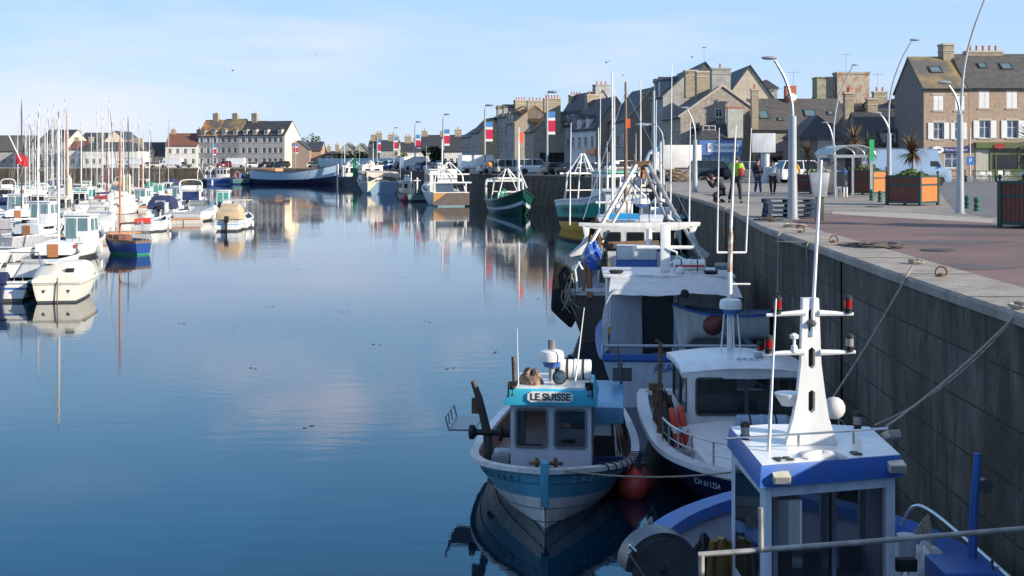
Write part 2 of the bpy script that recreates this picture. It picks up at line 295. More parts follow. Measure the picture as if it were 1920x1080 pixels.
# ---------------- buildings ----------------
def stone(name,c,c2,mo=(.33,.29,.25),bw=.4,bh=.19,**k): return mat(name,c,c2,rough=.9,scale=3,tex='brick',mortar=mo,bw=bw,bh=bh,bump=.3,bscale=8,dirt=.35,**k)
GRAN=stone('granite_wall',(.40,.36,.30),(.27,.24,.205)); TANW=stone('tan_stone_wall',(.42,.34,.26),(.31,.26,.20)); REDST=stone('reddish_stone_wall',(.47,.29,.19),(.36,.28,.21),bw=.34,bh=.15)
GREYW=mat('grey_render',(.37,.37,.36),(.28,.28,.27),rough=.9,scale=1,dirt=.4); BEIGE=mat('beige_render',(.52,.46,.37),(.44,.39,.31),rough=.9,scale=.8,dirt=.45)
CRM=mat('cream_render',(.72,.64,.47),(.64,.56,.42),rough=.9,scale=.8,dirt=.2); WHT=mat('white_render',(.66,.66,.63),(.56,.56,.54),rough=.9,scale=.8,dirt=.3)
BLK=stone('dark_and_shaded_stone_wall',(.17,.16,.15),(.10,.10,.10)); ORB=stone('orange_brick_wall',(.50,.24,.13),(.42,.20,.12),bw=.25,bh=.09); BRK=stone('brown_brick_wall',(.22,.13,.10),(.17,.11,.09),bw=.25,bh=.09)
SLATE=mat('slate_roof',(.045,.048,.058),(.028,.03,.038),rough=.6,scale=2.2,bump=.3,bscale=14,stretch=(1,1,3),dirt=.25)
SLATEG=mat('grey_slate_roof',(.09,.086,.082),(.055,.055,.055),rough=.75,scale=2,bump=.3,bscale=14,dirt=.5)
LICH=mat('lichen_slate_roof',(.50,.22,.04),(.11,.10,.085),rough=.85,scale=.55,lo=.40,hi=.56,bump=.4,bscale=12,dirt=.3)
LICH2=mat('mossy_slate_roof',(.26,.19,.08),(.10,.095,.09),rough=.85,scale=.45,lo=.36,hi=.56,bump=.4,bscale=12,dirt=.3)
TILE=mat('red_tile_roof',(.19,.075,.05),(.13,.055,.04),rough=.8,scale=3,bump=.4,bscale=12,dirt=.3); POT=mat('terracotta',(.42,.13,.07),rough=.8); CHB=stone('chimney_stone',(.42,.34,.22),(.30,.25,.17))
FRAME=pt('window_white',(.62,.62,.62)); SHUT=pt('shutter_white',(.70,.70,.70),.5,.1); BROWNF=pt('frame_brown',(.10,.05,.03)); CURT=mat('window_curtain_blue',(.10,.14,.22),(.03,.05,.09),rough=.12,scale=2)
DGRY=mat('shop_dark',(.03,.03,.035),rough=.3); STSUR=mat('dressed_granite',(.46,.42,.35),(.38,.34,.29),rough=.85,scale=3)
def window_me(w,h,st):
    k=('W',round(w,2),round(h,2),st)
    if k in _M: return _M[k]
    a=MB(); b=MB(); f=.07
    # frame set 0.1 behind the wall face, surround proud
    for x0,x1,z0,z1 in ((0,w,0,f),(0,w,h-f,h),(0,f,f,h-f),(w-f,w,f,h-f),(w/2-f/2,w/2+f/2,f,h-f),(f,w/2-f/2,h*.6,h*.6+.04),(w/2+f/2,w-f,h*.6,h*.6+.04)): a.box(x0,x1,.09,.14,z0,z1)
    a.box(-.1,w+.1,-.07,.16,-.12,-.003,1)
    if 's' in st or 'S' in st:
        a.box(-.14,w+.14,-.035,.02,h+.003,h+.2,1)
    if 's' in st: # open shutters
        for x0 in (-w*.5-.04,w+.04): 
            a.box(x0,x0+w*.5,-.075,-.03,0,h,2); 
            for q in range(int(h/.12)): a.box(x0+.06,x0+w*.5-.06,-.086,-.074,.06+q*.12,.11+q*.12,2)
    if 'S' in st: 
        for x0 in (.02,w/2+.015): 
            a.box(x0,x0+w*.5-.035,.01,.05,.02,h-.02,2)
            for q in range(int((h-.2)/.12)): a.box(x0+.06,x0+w*.5-.1,-.004,.012,.09+q*.12,.14+q*.12,2)
    fm=BROWNF if 'b' in st else FRAME
    m1=a.mesh('window_frame',[fm,STSUR,SHUT],smooth=False)
    b.box(f,w-f,.108,.118,f,h-f); m2=b.mesh('window_pane',CURT if 'c' in st else GLASS,smooth=False)
    _M[k]=(m1,m2); return _M[k]
def facade(mb,O,U,W,H,holes,rev=.16,m=0):
    holes=[h for h in holes if h[1]+h[3]<=H]
    O=Vector(O);U=Vector(U); N=Vector((U.y,-U.x,0)) # outward
    xs=sorted({0,W,*[h[0] for h in holes],*[h[0]+h[2] for h in holes]}); zs=sorted({0,H,*[h[1] for h in holes],*[h[1]+h[3] for h in holes]})
    P=lambda x,z,dd=0:O+U*x+Vector((0,0,z))-N*dd
    for i in range(len(xs)-1):
        for j in range(len(zs)-1):
            cx=(xs[i]+xs[i+1])/2;cz=(zs[j]+zs[j+1])/2
            if any(h[0]<cx<h[0]+h[2] and h[1]<cz<h[1]+h[3] for h in holes): continue
            mb.add([P(xs[i],zs[j]),P(xs[i+1],zs[j]),P(xs[i+1],zs[j+1]),P(xs[i],zs[j+1])],[(0,1,2,3)],m)
    for (x,z,w_,h_) in [h[:4] for h in holes]:
        if rev is None: continue
        c=[(x,z),(x+w_,z),(x+w_,z+h_),(x,z+h_)]
        for q in range(4):
            a,b=c[q],c[(q+1)%4]; mb.add([P(*a),P(*b),P(*b,rev),P(*a,rev)],[(0,1,2,3)],m)
        mb.add([P(*p,rev) for p in c],[(0,1,2,3)],1)
def autowin(W,H,nx,floors,w=.95,h=1.35,st='w',z0=1.0,fh=2.8,skip0=False,mx=.9):
    out=[]
    for f in range(floors):
        if f==0 and skip0: continue
        for i in range(nx):
            x=mx+(W-2*mx-w)*(i/(nx-1) if nx>1 else .5); z=z0+f*fh
            if z+h<H-.15: out.append((x,z,w,h,st))
    return out
def house(label,A,ang,W,D,E,Rg,wall,roof,mode='x',proud=False,front=(),left=(),right=(),chim=(),dorm=(),sky=(),shop=None,name='house',oh=.25,cat='house',gz=QZ,gcol=None,verge=None,group=None):
    """A: front-left ground corner, local +x along the front, +y into the depth"""
    t=thing(name,label,cat,(A[0],A[1],gz),ang,group)
    mb=MB(); gm=2
    facade(mb,(0,0,0),(1,0,0),W,E,[] if proud else front)
    facade(mb,(0,D,0),(0,-1,0),D,E,left,m=gm); facade(mb,(W,0,0),(0,1,0),D,E,right,m=gm); mb.add([(0,D,0),(W,D,0),(W,D,E),(0,D,E)],[(0,1,2,3)])
    t_=.14; rf=MB()
    if mode=='x':
        for x in (0,W): mb.add([(x,0,E),(x,D,E),(x,D/2,Rg-.08)],[(0,1,2)],gm)
        s=(Rg-E)/(D/2); rf.prism([(-oh,E-oh*s),(D/2,Rg),(D+oh,E-oh*s),(D+oh,E-oh*s-t_),(D/2,Rg-t_),(-oh,E-oh*s-t_)],-.12,W+.12,'x')
    elif mode=='y':
        for y in (0,D): mb.add([(0,y,E),(W,y,E),(W/2,y,Rg-.08)],[(0,1,2)])
        s=(Rg-E)/(W/2); rf.prism([(-oh,E-oh*s),(W/2,Rg),(W+oh,E-oh*s),(W+oh,E-oh*s-t_),(W/2,Rg-t_),(-oh,E-oh*s-t_)],-.12,D+.12,'y')
    elif mode=='hip':
        k=min(W,D)/2; a=[(-oh,-oh,E),(W+oh,-oh,E),(W+oh,D+oh,E),(-oh,D+oh,E)]
        r=[(k,D/2,Rg),(W-k,D/2,Rg)] if W>=D else [(W/2,k,Rg),(W/2,D-k,Rg)]
        f=[(0,1,5,4),(1,2,5),(2,3,4,5),(3,0,4)] if W>=D else [(0,1,4),(1,2,5,4),(2,3,5),(3,0,4,5)]
        rf.add(a+r,f+[(0,3,2,1)])
    elif mode=='mansard':
        b0=[(-oh,-oh,E),(W+oh,-oh,E),(W+oh,D+oh,E),(-oh,D+oh,E)]; k=.9; h1=E+(Rg-E)*.8
        b1=[(k,k,h1),(W-k,k,h1),(W-k,D-k,h1),(k,D-k,h1)]; k2=k+1.6; b2=[(k2,k2,Rg),(W-k2,k2,Rg),(W-k2,D-k2,Rg),(k2,D-k2,Rg)]
        rf.add(b0+b1+b2,[(0,1,5,4),(1,2,6,5),(2,3,7,6),(3,0,4,7),(4,5,9,8),(5,6,10,9),(6,7,11,10),(7,4,8,11),(8,9,10,11),(0,3,2,1)])
    elif mode=='flat': rf.box(-.15,W+.15,-.15,D+.15,E+.003,Rg)
    mb.build('walls',[wall,DGRY,gcol or wall],t,smooth=False); ro=rf.build('roof',roof,t,smooth=False)
    if verge: 
        v=MB()
        for x in (-.14,W+.14):
            if mode=='x': 
                s=(Rg-E)/(D/2); v.bar((x,-oh,E-oh*s),(x,D/2,Rg+.02),.06,.22); v.bar((x,D/2,Rg+.02),(x,D+oh,E-oh*s),.06,.22)
        for y in (-.14,):
            if mode=='y': 
                s=(Rg-E)/(W/2); v.bar((-oh,y,E-oh*s),(W/2,y,Rg+.02),.22,.06); v.bar((W/2,y,Rg+.02),(W+oh,y,E-oh*s),.22,.06)
        v.build('verge_board',verge,ro)
    for side,lst in (('f',front),('l',left),('r',right)):
        for h in lst:
            st=h[4] if len(h)>4 else 'w'
            if st=='n': continue
            if side=='f': loc=(h[0],0,h[1]);rz=0
            elif side=='l': loc=(0,D-h[0],h[1]);rz=-math.pi/2
            else: loc=(W,h[0],h[1]);rz=math.pi/2
            if h[1]+h[3]>E or (proud and side=='f'): loc=(loc[0]+(.16 if side=='r' else -.16 if side=='l' else 0),loc[1]-(.16 if side=='f' else 0),loc[2])
            a,b=window_me(h[2],h[3],st); wo=link('window',a,t,loc,rz); link('pane',b,wo)
    for c in chim:
        x,y,w_,d_,z1,n=c[:6]; m_=c[6] if len(c)>6 else CHB
        z0=min(E,Rg-1)-.3 if mode!='mansard' else E; q=MB().box(x-w_/2,x+w_/2,y-d_/2,y+d_/2,z0,z1,0).box(x-w_/2-.08,x+w_/2+.08,y-d_/2-.08,y+d_/2+.08,z1+.002,z1+.2,1)
        q.box(x-w_/2-.05,x+w_/2+.05,y-d_/2-.05,y+d_/2+.05,z1-.55,z1-.45,1)
        co=q.build('chimney',[m_,STSUR if m_ is not GREYW else GREYW],t,smooth=False)
        for i in range(n):
            f=(i+.5)/n-.5; px,py=(x+f*w_*.9,y) if w_>d_ else (x,y+f*d_*.9)
            MB().lathe([(.14,0),(.12,.1),(.10,.42),(.13,.44),(.13,.5),(.09,.5)],(px,py,z1+.2),8).build('chimney_pot',POT,co)
    for d in dorm:
        x,w_,h_=d[:3]; st=d[3] if len(d)>3 else 'w'; z0=d[4] if len(d)>4 else E-.1
        s=(Rg-E)/(D/2); yb=max(.05,(z0-E)/s+.05); dep=min(D/2-yb,(h_+.9)/s+.2)
        q=MB().box(x-w_/2-.12,x+w_/2+.12,yb,yb+dep,z0-.1,z0+h_+.1); q.prism([(x-w_/2-.28,z0+h_+.1),(x,z0+h_+.1+w_*.45),(x+w_/2+.28,z0+h_+.1)],yb-.15,yb+dep+.5,'y',1)
        do=q.build('dormer',[wall if st!='g' else SLATE,roof],t,smooth=False); a,b=window_me(w_*.9,h_*.85,'w'); wo=link('window',a,do,(x-w_*.45,yb-.13,z0+h_*.08)); link('pane',b,wo)
    for s_ in sky:
        x,f,w_,h_=s_; sl_=math.atan2(Rg-E,D/2); y=f*D/2; z=E+(Rg-E)*f; M=Matrix.Translation((x,y,z))@Matrix.Rotation(sl_,4,'X')
        k=MB(); 
        for b_ in ((-w_/2,w_/2,-h_/2,-h_/2+.1),(-w_/2,w_/2,h_/2-.1,h_/2),(-w_/2,-w_/2+.1,-h_/2+.1,h_/2-.1),(w_/2-.1,w_/2,-h_/2+.1,h_/2-.1)): k.box(*b_,.0,.13,0,M)
        so_=k.build('skylight',DGREY,t,smooth=False); MB().box(-w_/2+.1,w_/2-.1,-h_/2+.1,h_/2-.1,.02,.08,0,M).build('pane',SKYG,so_,smooth=False)
    g=MB().tube([(-.1,-oh-.06,E-oh*.7),(W+.1,-oh-.06,E-oh*.7)],.07,6)
    if mode in('x','hip'): g.build('gutter',DGREY,t)
    return t
SKYG=mat('skylight_glass',(.10,.17,.19),rough=.08)
def aerial(t,x,y,z,h=1.6):
    q=MB().tube([(x,y,z),(x,y,z+h)],.025,5).tube([(x-.6,y,z+h*.9),(x+.7,y,z+h*.9)],.018,4)
    for i in range(6): q.tube([(x-.5+i*.2,y-.25,z+h*.9),(x-.5+i*.2,y+.25,z+h*.9)],.012,4)
    q.build('aerial',GALV,t)
GX=lambda px,d:(px-960)/F*d
def zat(py,d): return CZ-QZ-(py-HY)/F*d   # height above quay of an image row at distance d
# --- right hand big stone house, two halves ---
d=118
W1=GX(1816,d)-GX(1732,d); x1=GX(1732,d); e=zat(163,d); r=zat(106,d+4.5); Dp=9
def sh(px0,px1,y0,y1,st): return (GX(px0,d)-x1,zat(y1,d),GX(px1,d)-GX(px0,d),zat(y0,d)-zat(y1,d),st)
t=house('stone corner house with closed white shutters and mossy roof above the blue optician sign',(x1,d),0,W1,Dp,e,r,REDST,LICH2,front=[sh(1750,1769,179,207,'S'),sh(1790,1809,179,207,'S'),sh(1750,1769,230,261,'sc'),sh(1790,1804,230,261,'sc'),sh(1771,1800,287,315,'c'),sh(1752,1762,289,331,'b')],
   chim=[(GX(1804,d)-x1+.1,Dp/2+.2,1.0,1.6,zat(86,d+4.5),0)],sky=[(GX(1771,d)-x1,.55,1.15,1.15)],gcol=BLK)  # gable sides in darker stone: their shade is put into the colour
sg=MB().box(GX(1743,d)-x1,W1-.12,-.16,-.02,zat(285,d),zat(276,d)).build('shop_sign',pt('sign_navy',(.02,.03,.18)),t)
ov=MB().lathe([(.01,0),(1,0),(1,.05),(.01,.05)],(0,0,0),24,0,Matrix.Rotation(rad(90),4,'X')@Matrix.Diagonal((.55,.34,1,1))).build('oval_sign',pt('sign_white',(.75,.75,.73)),t,loc=(GX(1757,d)-x1,-.2,zat(281,d)))
text('KRYS',.3,(0,-.06,0),(1,0,0),(0,0,1),BLACK,ov,bold=.012) if False else text('OPTIC',.19,(0,-.06,0),(1,0,0),(0,0,1),BLACK,ov,bold=.012)
text('Marine Créateur',.31,(GX(1792,d)-x1,-.17,zat(281,d)),(1,0,0),(0,0,1),pt('sign_letter_white',(.7,.7,.75)),t)
x2=x1+W1+.02; W2=13; 
t2=house('long stone house with white shutters over the green bar front at the right edge',(x2,d),0,W2,Dp,e+.05,r+.25,REDST,SLATEG,front=[(GX(a,d)-x2,zat(y1,d),1.0,zat(y0,d)-zat(y1,d),st) for a,y0,y1,st in ((1835,170,203,'S'),(1887,170,203,'S'),(1836,226,259,'sc'),(1888,226,259,'sc'),(1938,226,259,'sc'),(1938,170,203,'S'))],
   chim=[(GX(1879,d)-x2,Dp/2+.3,3.4,1.1,zat(99,d+4.5),5)],sky=[(GX(1863,d)-x2,.62,.8,.9),(GX(1908,d)-x2,.60,1.1,1.1)])
GRN=pt('bar_front_green',(.09,.13,.045)); q=MB(); sx=GX(1827,d)-x2; ex=W2-1
q.box(sx,ex,-.5,-.02,zat(278,d),zat(267,d)).box(sx+1.4,sx+1.6,-.12,-.02,0,zat(279,d)); 
for i in range(5): q.box(sx+1.9+i*2.1,sx+2.0+i*2.1,-.12,-.02,0,zat(279,d)); 
q.box(sx+1.62,ex,-.10,-.02,0,.9).box(sx+1.62,ex,-.10,-.03,zat(290,d),zat(287,d)); fr=q.build('bar_front',GRN,t2,smooth=False)
MB().box(sx+1.62,ex,-.06,-.022,.9,zat(279,d)).build('shop_window',GLASS,t2,smooth=False); MB().box(sx+.1,sx+1.35,-.05,-.022,0,zat(280,d)).build('door',pt('door_cream',(.42,.40,.34)),t2,smooth=False)
MB().lathe([(.01,0),(1,0),(1,.05),(.01,.05)],(0,0,0),20,0,Matrix.Rotation(rad(90),4,'X')@Matrix.Diagonal((.55,.26,1,1))).build('bar_emblem',pt('emblem_red',(.28,.03,.03)),fr,loc=(GX(1870,d)-x2,-.52,zat(274,d)))
# low dark roof between
x=GX(1620,126); house('low house with wide dark slate roof and one stone dormer behind the light blue van',(x,126),0,GX(1732,126)-x+.6,9,zat(268,126),zat(210,130),GRAN,SLATE,dorm=[(GX(1668,126)-x,1.1,1.6,'w',zat(280,126))],front=[(1,.9,1,1.2,'w'),(6.5,.9,1,1.2,'w')])
x=GX(1586,131); house('granite gable house half hidden between the hipped roof and the wide dark slate roof',(x,131),0,4,9,zat(262,131),zat(212,131),GRAN,SLATEG,mode='y',verge=STSUR,chim=[(2.8,.6,1,.9,zat(187,131),0),(.5,.9,.9,.9,zat(176,131),2)])
x=GX(1646,150); house('set back house with twin potted chimney above the dark slate roof',(x,150),0,9,9,zat(205,150),zat(184,150),BEIGE,SLATE,chim=[(GX(1663,150)-x,3,1.6,1,zat(172,150),2)],dorm=[(3,1.0,1.0),(5,1.0,1.0)])
x=GX(1543,155); t=house('tall house behind showing a huge square stained stone chimney block',(x,155),0,7,10,zat(205,155),zat(178,155),BEIGE,SLATE)
MB().box(0,2.3,3,5.5,6,zat(143,155)).box(-.1,2.4,2.9,5.6,zat(143,155)+.002,zat(141,155)).build('chimney',[mat('stained_render',(.36,.33,.25),(.22,.2,.16),rough=.9,scale=2)],t,smooth=False)
MB().box(2.35,6.3,2.4,4.6,5,zat(136,155)).box(2.25,6.4,2.3,4.7,zat(136,155)+.002,zat(132,155)).build('chimney',[mat('peeling_render',(.42,.38,.30),(.36,.20,.13),rough=.9,scale=1.2,lo=.45,hi=.6,dirt=.4)],t,smooth=False)
aerial(t,3.6,3,zat(132,155),2.4); aerial(t,7.5,3,zat(170,155),2.4); 
# long low slate roof with skylights
x=GX(1414,140); W=GX(1588,140)-x
t=house('long low stone house with slate roof and skylights behind the round white column',(x,140),0,W,8,zat(241,140),zat(184,143),GRAN,SLATEG,sky=[(GX(1438,140)-x,.45,1.1,1.4),(GX(1527,140)-x,.5,1.3,1.2),(GX(1566,140)-x,.5,.7,.7),(GX(1468,140)-x,.3,.6,.6)],chim=[(.1,.3,.75,.8,zat(170,140),1)],front=[(2,.8,1.1,1.3,'w'),(5,.8,1.1,1.3,'w')])
MB().box(.4,W-.3,-2.4,-.05,0,2.3).build('shop_awning',DGRY,t,smooth=False) if False else None
MB().prism([(-2.2,2.2),(0,2.75),(0,2.65),(-2.2,2.1)],.5,W-3,'x').build('shop_awning',pt('awning_brown',(.08,.06,.05)),t,smooth=False)
MB().box(4.2,5.4,3.5,4.5,6,zat(161,144)).build('chimney',POT,t,smooth=False)
MB().lathe([(.02,.1),(.35,.02),(.45,-.1),(.47,-.1),(.36,.0),(.02,.08)],(4.9,3.2,zat(181,143)),14,0,Matrix.Rotation(rad(70),4,'X')).build('satellite_dish',WHITE2,t); aerial(t,5.2,4,zat(161,144),1.7); aerial(t,3.2,4,zat(184,144),1.2)
# hipped pavilion with the sign wall
x=GX(1500,128); W=GX(1585,128)-x; t=house('low hipped pavilion with a pale board wall sign beside the bus shelter',(x,128),0,W,8,zat(258,128),zat(216,131),BLK,SLATE,mode='hip',front=[(.8,.5,1.0,1.4,'w')])
sb=MB().box(GX(1532,128)-x,GX(1562,128)-x,-.14,-.03,.4,zat(259,128)).build('sign_board',mat('board_beige',(.40,.37,.31),(.33,.3,.26),rough=.8,scale=2),t,smooth=False)
MB().box(GX(1542,128)-x,GX(1555,128)-x,-.17,-.143,zat(302,128),zat(297,128)).build('sign_plate',pt('plate_blue',(.04,.06,.16)),sb,smooth=False)
for i,s in enumerate(('Hôtel','Café')): text(s,.55,(GX(1547,128)-x,-.145,zat(280+i*9,128)),(1,0,0),(0,0,1),DGREY,sb,bold=.01)
# fish shop (blue) with mansard roof
x=GX(1310,138); W=GX(1373,138)-x; t=house('small fish shop with blue front, white sign band and steep slate mansard roof',(x,138),0,W+1,6,zat(262,138),zat(226,138),GRAN,SLATE,mode='mansard',name='fish_shop',cat='shop')
SB=pt('shop_blue',(.09,.19,.42)); q=MB().box(0,W+1,-.35,-.02,2.3,zat(262,138)-.05); 
for i in range(5): q.box(i*(W+.8)/4,i*(W+.8)/4+.15,-.2,-.02,0,2.3)
q.box(.16,W+.8,-.2,-.02,0,.5).build('shop_front',SB,t,smooth=False); MB().box(.2,W+.8,-.12,-.03,.5,2.3).build('shop_window',mat('shop_window_light',(.42,.55,.66),(.12,.2,.28),rough=.1,scale=1.2),t,smooth=False)
MB().box(.9,W+.6,-.42,-.36,2.6,3.55).build('sign_board',pt('sign_white2',(.70,.76,.82)),t,smooth=False); text('POISSONNERIE',.46,(.75+W/2,-.43,3.05),(1,0,0),(0,0,1),NAVY,t,bold=.004)
a,b=window_me(1.4,1.2,'w'); wo=link('window',a,t,(.5,.35,zat(262,138)+.35)); link('pane',b,wo)
MB().box(W-.5,W+1.15,-.1,.8,zat(262,138),zat(203,138)).box(W-.55,W+1.2,-.15,.85,zat(203,138)+.002,zat(200,138),1).build('chimney',[mat('chimney_render_pale',(.46,.46,.42),(.38,.38,.35),rough=.9,scale=1.5,dirt=.3),POT],t,smooth=False)
# big stone gable house (gable to us) : front faces the water
def wrow(label,pxc,pxf,dg,gw,hl,ey,ry,gwall,fwall,roof,side=(),floors=3,nx=3,chim=(),dorm=(),st='w',verge=None,mode='x',skip0=True,name='house',right=(),sky=(),w=1.15,fh=2.7,h=1.5):
    """house of the right hand row: near-left corner at image x pxc, distance dg; gable to camera gw m wide, facade hl m long ending at image x pxf"""
    A=Vector((GX(pxc,dg),dg)); best=None
    # find heading so that the far corner projects at pxf
    for k in range(-200,900):
        a=k/1000; P=A+Vector((-math.sin(a),math.cos(a)))*hl; px=960+F*P.x/P.y
        if best is None or abs(px-pxf)<best[0]: best=(abs(px-pxf),a)
    a=best[1]; Bf=A+Vector((-math.sin(a),math.cos(a)))*hl; E=zat(ey,dg); Rg=zat(ry,dg)
    fr=autowin(hl,E,nx,floors,st=st,skip0=skip0,fh=fh,w=w,h=h); ang=math.atan2(A.y-Bf.y,A.x-Bf.x)
    return house(label,Bf,ang,hl,gw,E,Rg,fwall,roof,proud=True,front=fr,right=list(side)+list(right),chim=chim,dorm=dorm,gcol=gwall,verge=verge,sky=sky,name=name)
t=wrow('big granite gable house with wide chimney block and pale verges above the fish shop',1276,1244,142,9.4,11,216,160,GRAN,GRAN,SLATE,side=[(3.9,zat(217,142)-.1-.05,.75,.95,'w'),(6.0,zat(214,142)-.1,.75,.95,'w'),(1.1,zat(254,142),1.1,1.4,'w')],chim=[(10.3,4.6,1.2,2.1,zat(130,142),1,GREYW),(3,4.6,1.3,2.6,zat(131,145),0)],verge=STSUR,floors=3)
# building behind with beige gable
x=GX(1352,160); house('pale beige rendered gable building rising behind the fish shop',(x,160),0,GX(1460,160)-x,14,zat(196,160),zat(122,160),BEIGE,SLATE,mode='y',verge=DGREY)

x=GX(1424,172); house('dark flat roofed attic behind the beige gable',(x,172),0,2.4,6,zat(165,172),zat(148,172),GREYW,SLATE,mode='hip')
t=wrow('tall slate roofed block rising behind the big granite gable',1262,1234,158,8,15,188,115,SLATEG,GREYW,SLATE,chim=[(13.5,4.8,1.0,1.6,zat(134,158),0,CHB)],nx=3,floors=3,sky=[(7,.6,1.2,1.2)]); aerial(t,14,4,zat(115,158),2)
t=wrow('tall narrow blue grey townhouse next to the big granite gable',1243,1221,155,7,9,178,128,GREYW,mat('bluegrey_render',(.28,.32,.37),(.23,.27,.31),rough=.9,scale=1,dirt=.3),SLATE,chim=[(1,3.5,1.2,1.7,zat(138,155),0,CHB),(8.4,3.5,1.4,1.5,zat(134,155),0,CHB)],dorm=[(2.4,1.1,1.9),(6,1.1,1.9)],floors=4,nx=3)
t=wrow('narrow tan gabled house with a long sloping verge left of the blue grey townhouse',1176,1143,168,6.8,10,222,163,TANW,GREYW,SLATE,chim=[(9.4,3.2,.9,2,zat(176,168),0,CHB)],verge=STSUR,nx=3,side=[(3,zat(248,168),1,1.4,'w')])
t=wrow('house with plain tan stone gable and steep slate roof behind the orange shop sign',1117,1070,178,6,12,238,180,TANW,WHT,SLATE,chim=[(1.2,3,1.3,2.0,zat(172,178),2)],nx=4,dorm=[(4,1.8,1.3,'w'),(8,1.3,1.3)])
MB().box(9,13,-.5,-.1,2.6,3.3).build('shop_sign',[pt('sign_orange',(.75,.20,.04))],t,smooth=False)
t=wrow('tall dark roofed house with grey rendered chimney gable and two rows of dormers',1093,1040,192,6.4,14,230,168,GREYW,mat('pale_blue_render',(.34,.38,.42),(.28,.31,.35),rough=.9,scale=1,dirt=.3),SLATE,chim=[(13.2,3.2,1.4,2.3,zat(160,192),3,GREYW),(1,3.2,1.3,2.0,zat(172,192),4)],dorm=[(3,1.3,1.5),(6,1.3,1.5),(9,1.3,1.5)],floors=3,nx=5)
t=wrow('stone gable house with orange lichen on its roof behind the parked white car',1000,984,200,6,9,244,214,TANW,GRAN,LICH,side=[(1.0,.1,4.2,2.9,'b')],chim=[(8.6,3,1.2,2.6,zat(186,200),5,CHB)],nx=3,dorm=[(4,1.5,1.3)])
t=wrow('house whose roof ridge is covered with bright orange lichen',965,950,214,7,10,228,197,TANW,GREYW,LICH,chim=[(9.4,3.5,1.2,2.6,zat(190,214),4,CHB)],nx=3,dorm=[(3,1.2,1.4),(6.5,1.2,1.4)],floors=4)
t=wrow('tall grey fronted house with a many potted yellow chimney',952,925,224,6,12,216,198,TANW,GREYW,LICH2,chim=[(9,3,1.4,2.2,zat(188,224),4,CHB)],nx=4,floors=4,dorm=[(3,1.3,1.5),(8,1.3,1.5)])
t=wrow('sunlit ochre building with slate roof beside the red banner at the bend',898,884,232,5,9,246,220,mat('ochre_render',(.62,.46,.27),(.54,.40,.24),rough=.9,scale=1,dirt=.25),GREYW,SLATEG,nx=3,side=[],floors=3)
t=wrow('small grey slate roofed house at the far end of the quay row',884,866,242,5,11,254,238,WHT,GREYW,SLATE,nx=4,floors=2)
# centre background, facing us
def cb_(label,p0,p1,d,ey,ry,wall,roof,D=9,mode='x',chim=(),nx=0,fl=1,dorm=(),gcol=None,ang=0,st='w',fh=2.6,skip0=False,oh=.25,ww=.8,hh=1.2,verge=None,lift=0):
    x=GX(p0,d); W=GX(p1,d)-x; E=zat(ey,d);Rg=zat(ry,d)
    ch=[(GX(c[0],d)-x,D/2,c[2],1.1,zat(c[1],d),c[3]) for c in chim]; dm=[(GX(q[0],d)-x,*q[1:]) for q in dorm]
    return house(label,(x,d),ang,W,D,E,Rg,wall,roof,mode=mode,front=autowin(W,E,nx,fl,st=st,fh=fh,w=ww,h=hh,skip0=skip0,mx=.7) if nx else (),chim=ch,dorm=dm,gcol=gcol,oh=oh,verge=verge)
cb_('wide white house with tall navy roof and three chimneys at the basin head',788,868,262,282,252,WHT,SLATE,chim=[(793,246,1.2,1),(828,246,1.2,1),(857,243,1.4,1)],nx=6,D=10)
cb_('pale house with low slate roof left of the wide navy roofed house',745,788,308,283,266,WHT,SLATE,nx=5,chim=[(762,256,1.6,2),(777,259,1.2,1)])
cb_('grey house with dark roof and cream chimney behind the red banners',712,746,302,280,262,GREYW,SLATE,nx=3,chim=[(731,253,1.7,2),(740,256,1.4,1)])
cb_('stone house with a tall tapering chimney left of the banners',690,714,306,276,262,GRAN,SLATEG,nx=2,chim=[(697,253,1.4,0),(707,250,1.5,2)])
cb_('grey gabled shed with a pale roof behind the shrubs',637,664,326,281,267,GREYW,SLATEG,mode='y',nx=2); cb_('second grey gabled shed right of the first behind the shrubs',662,688,328,282,268,GREYW,SLATEG,mode='y',nx=2)
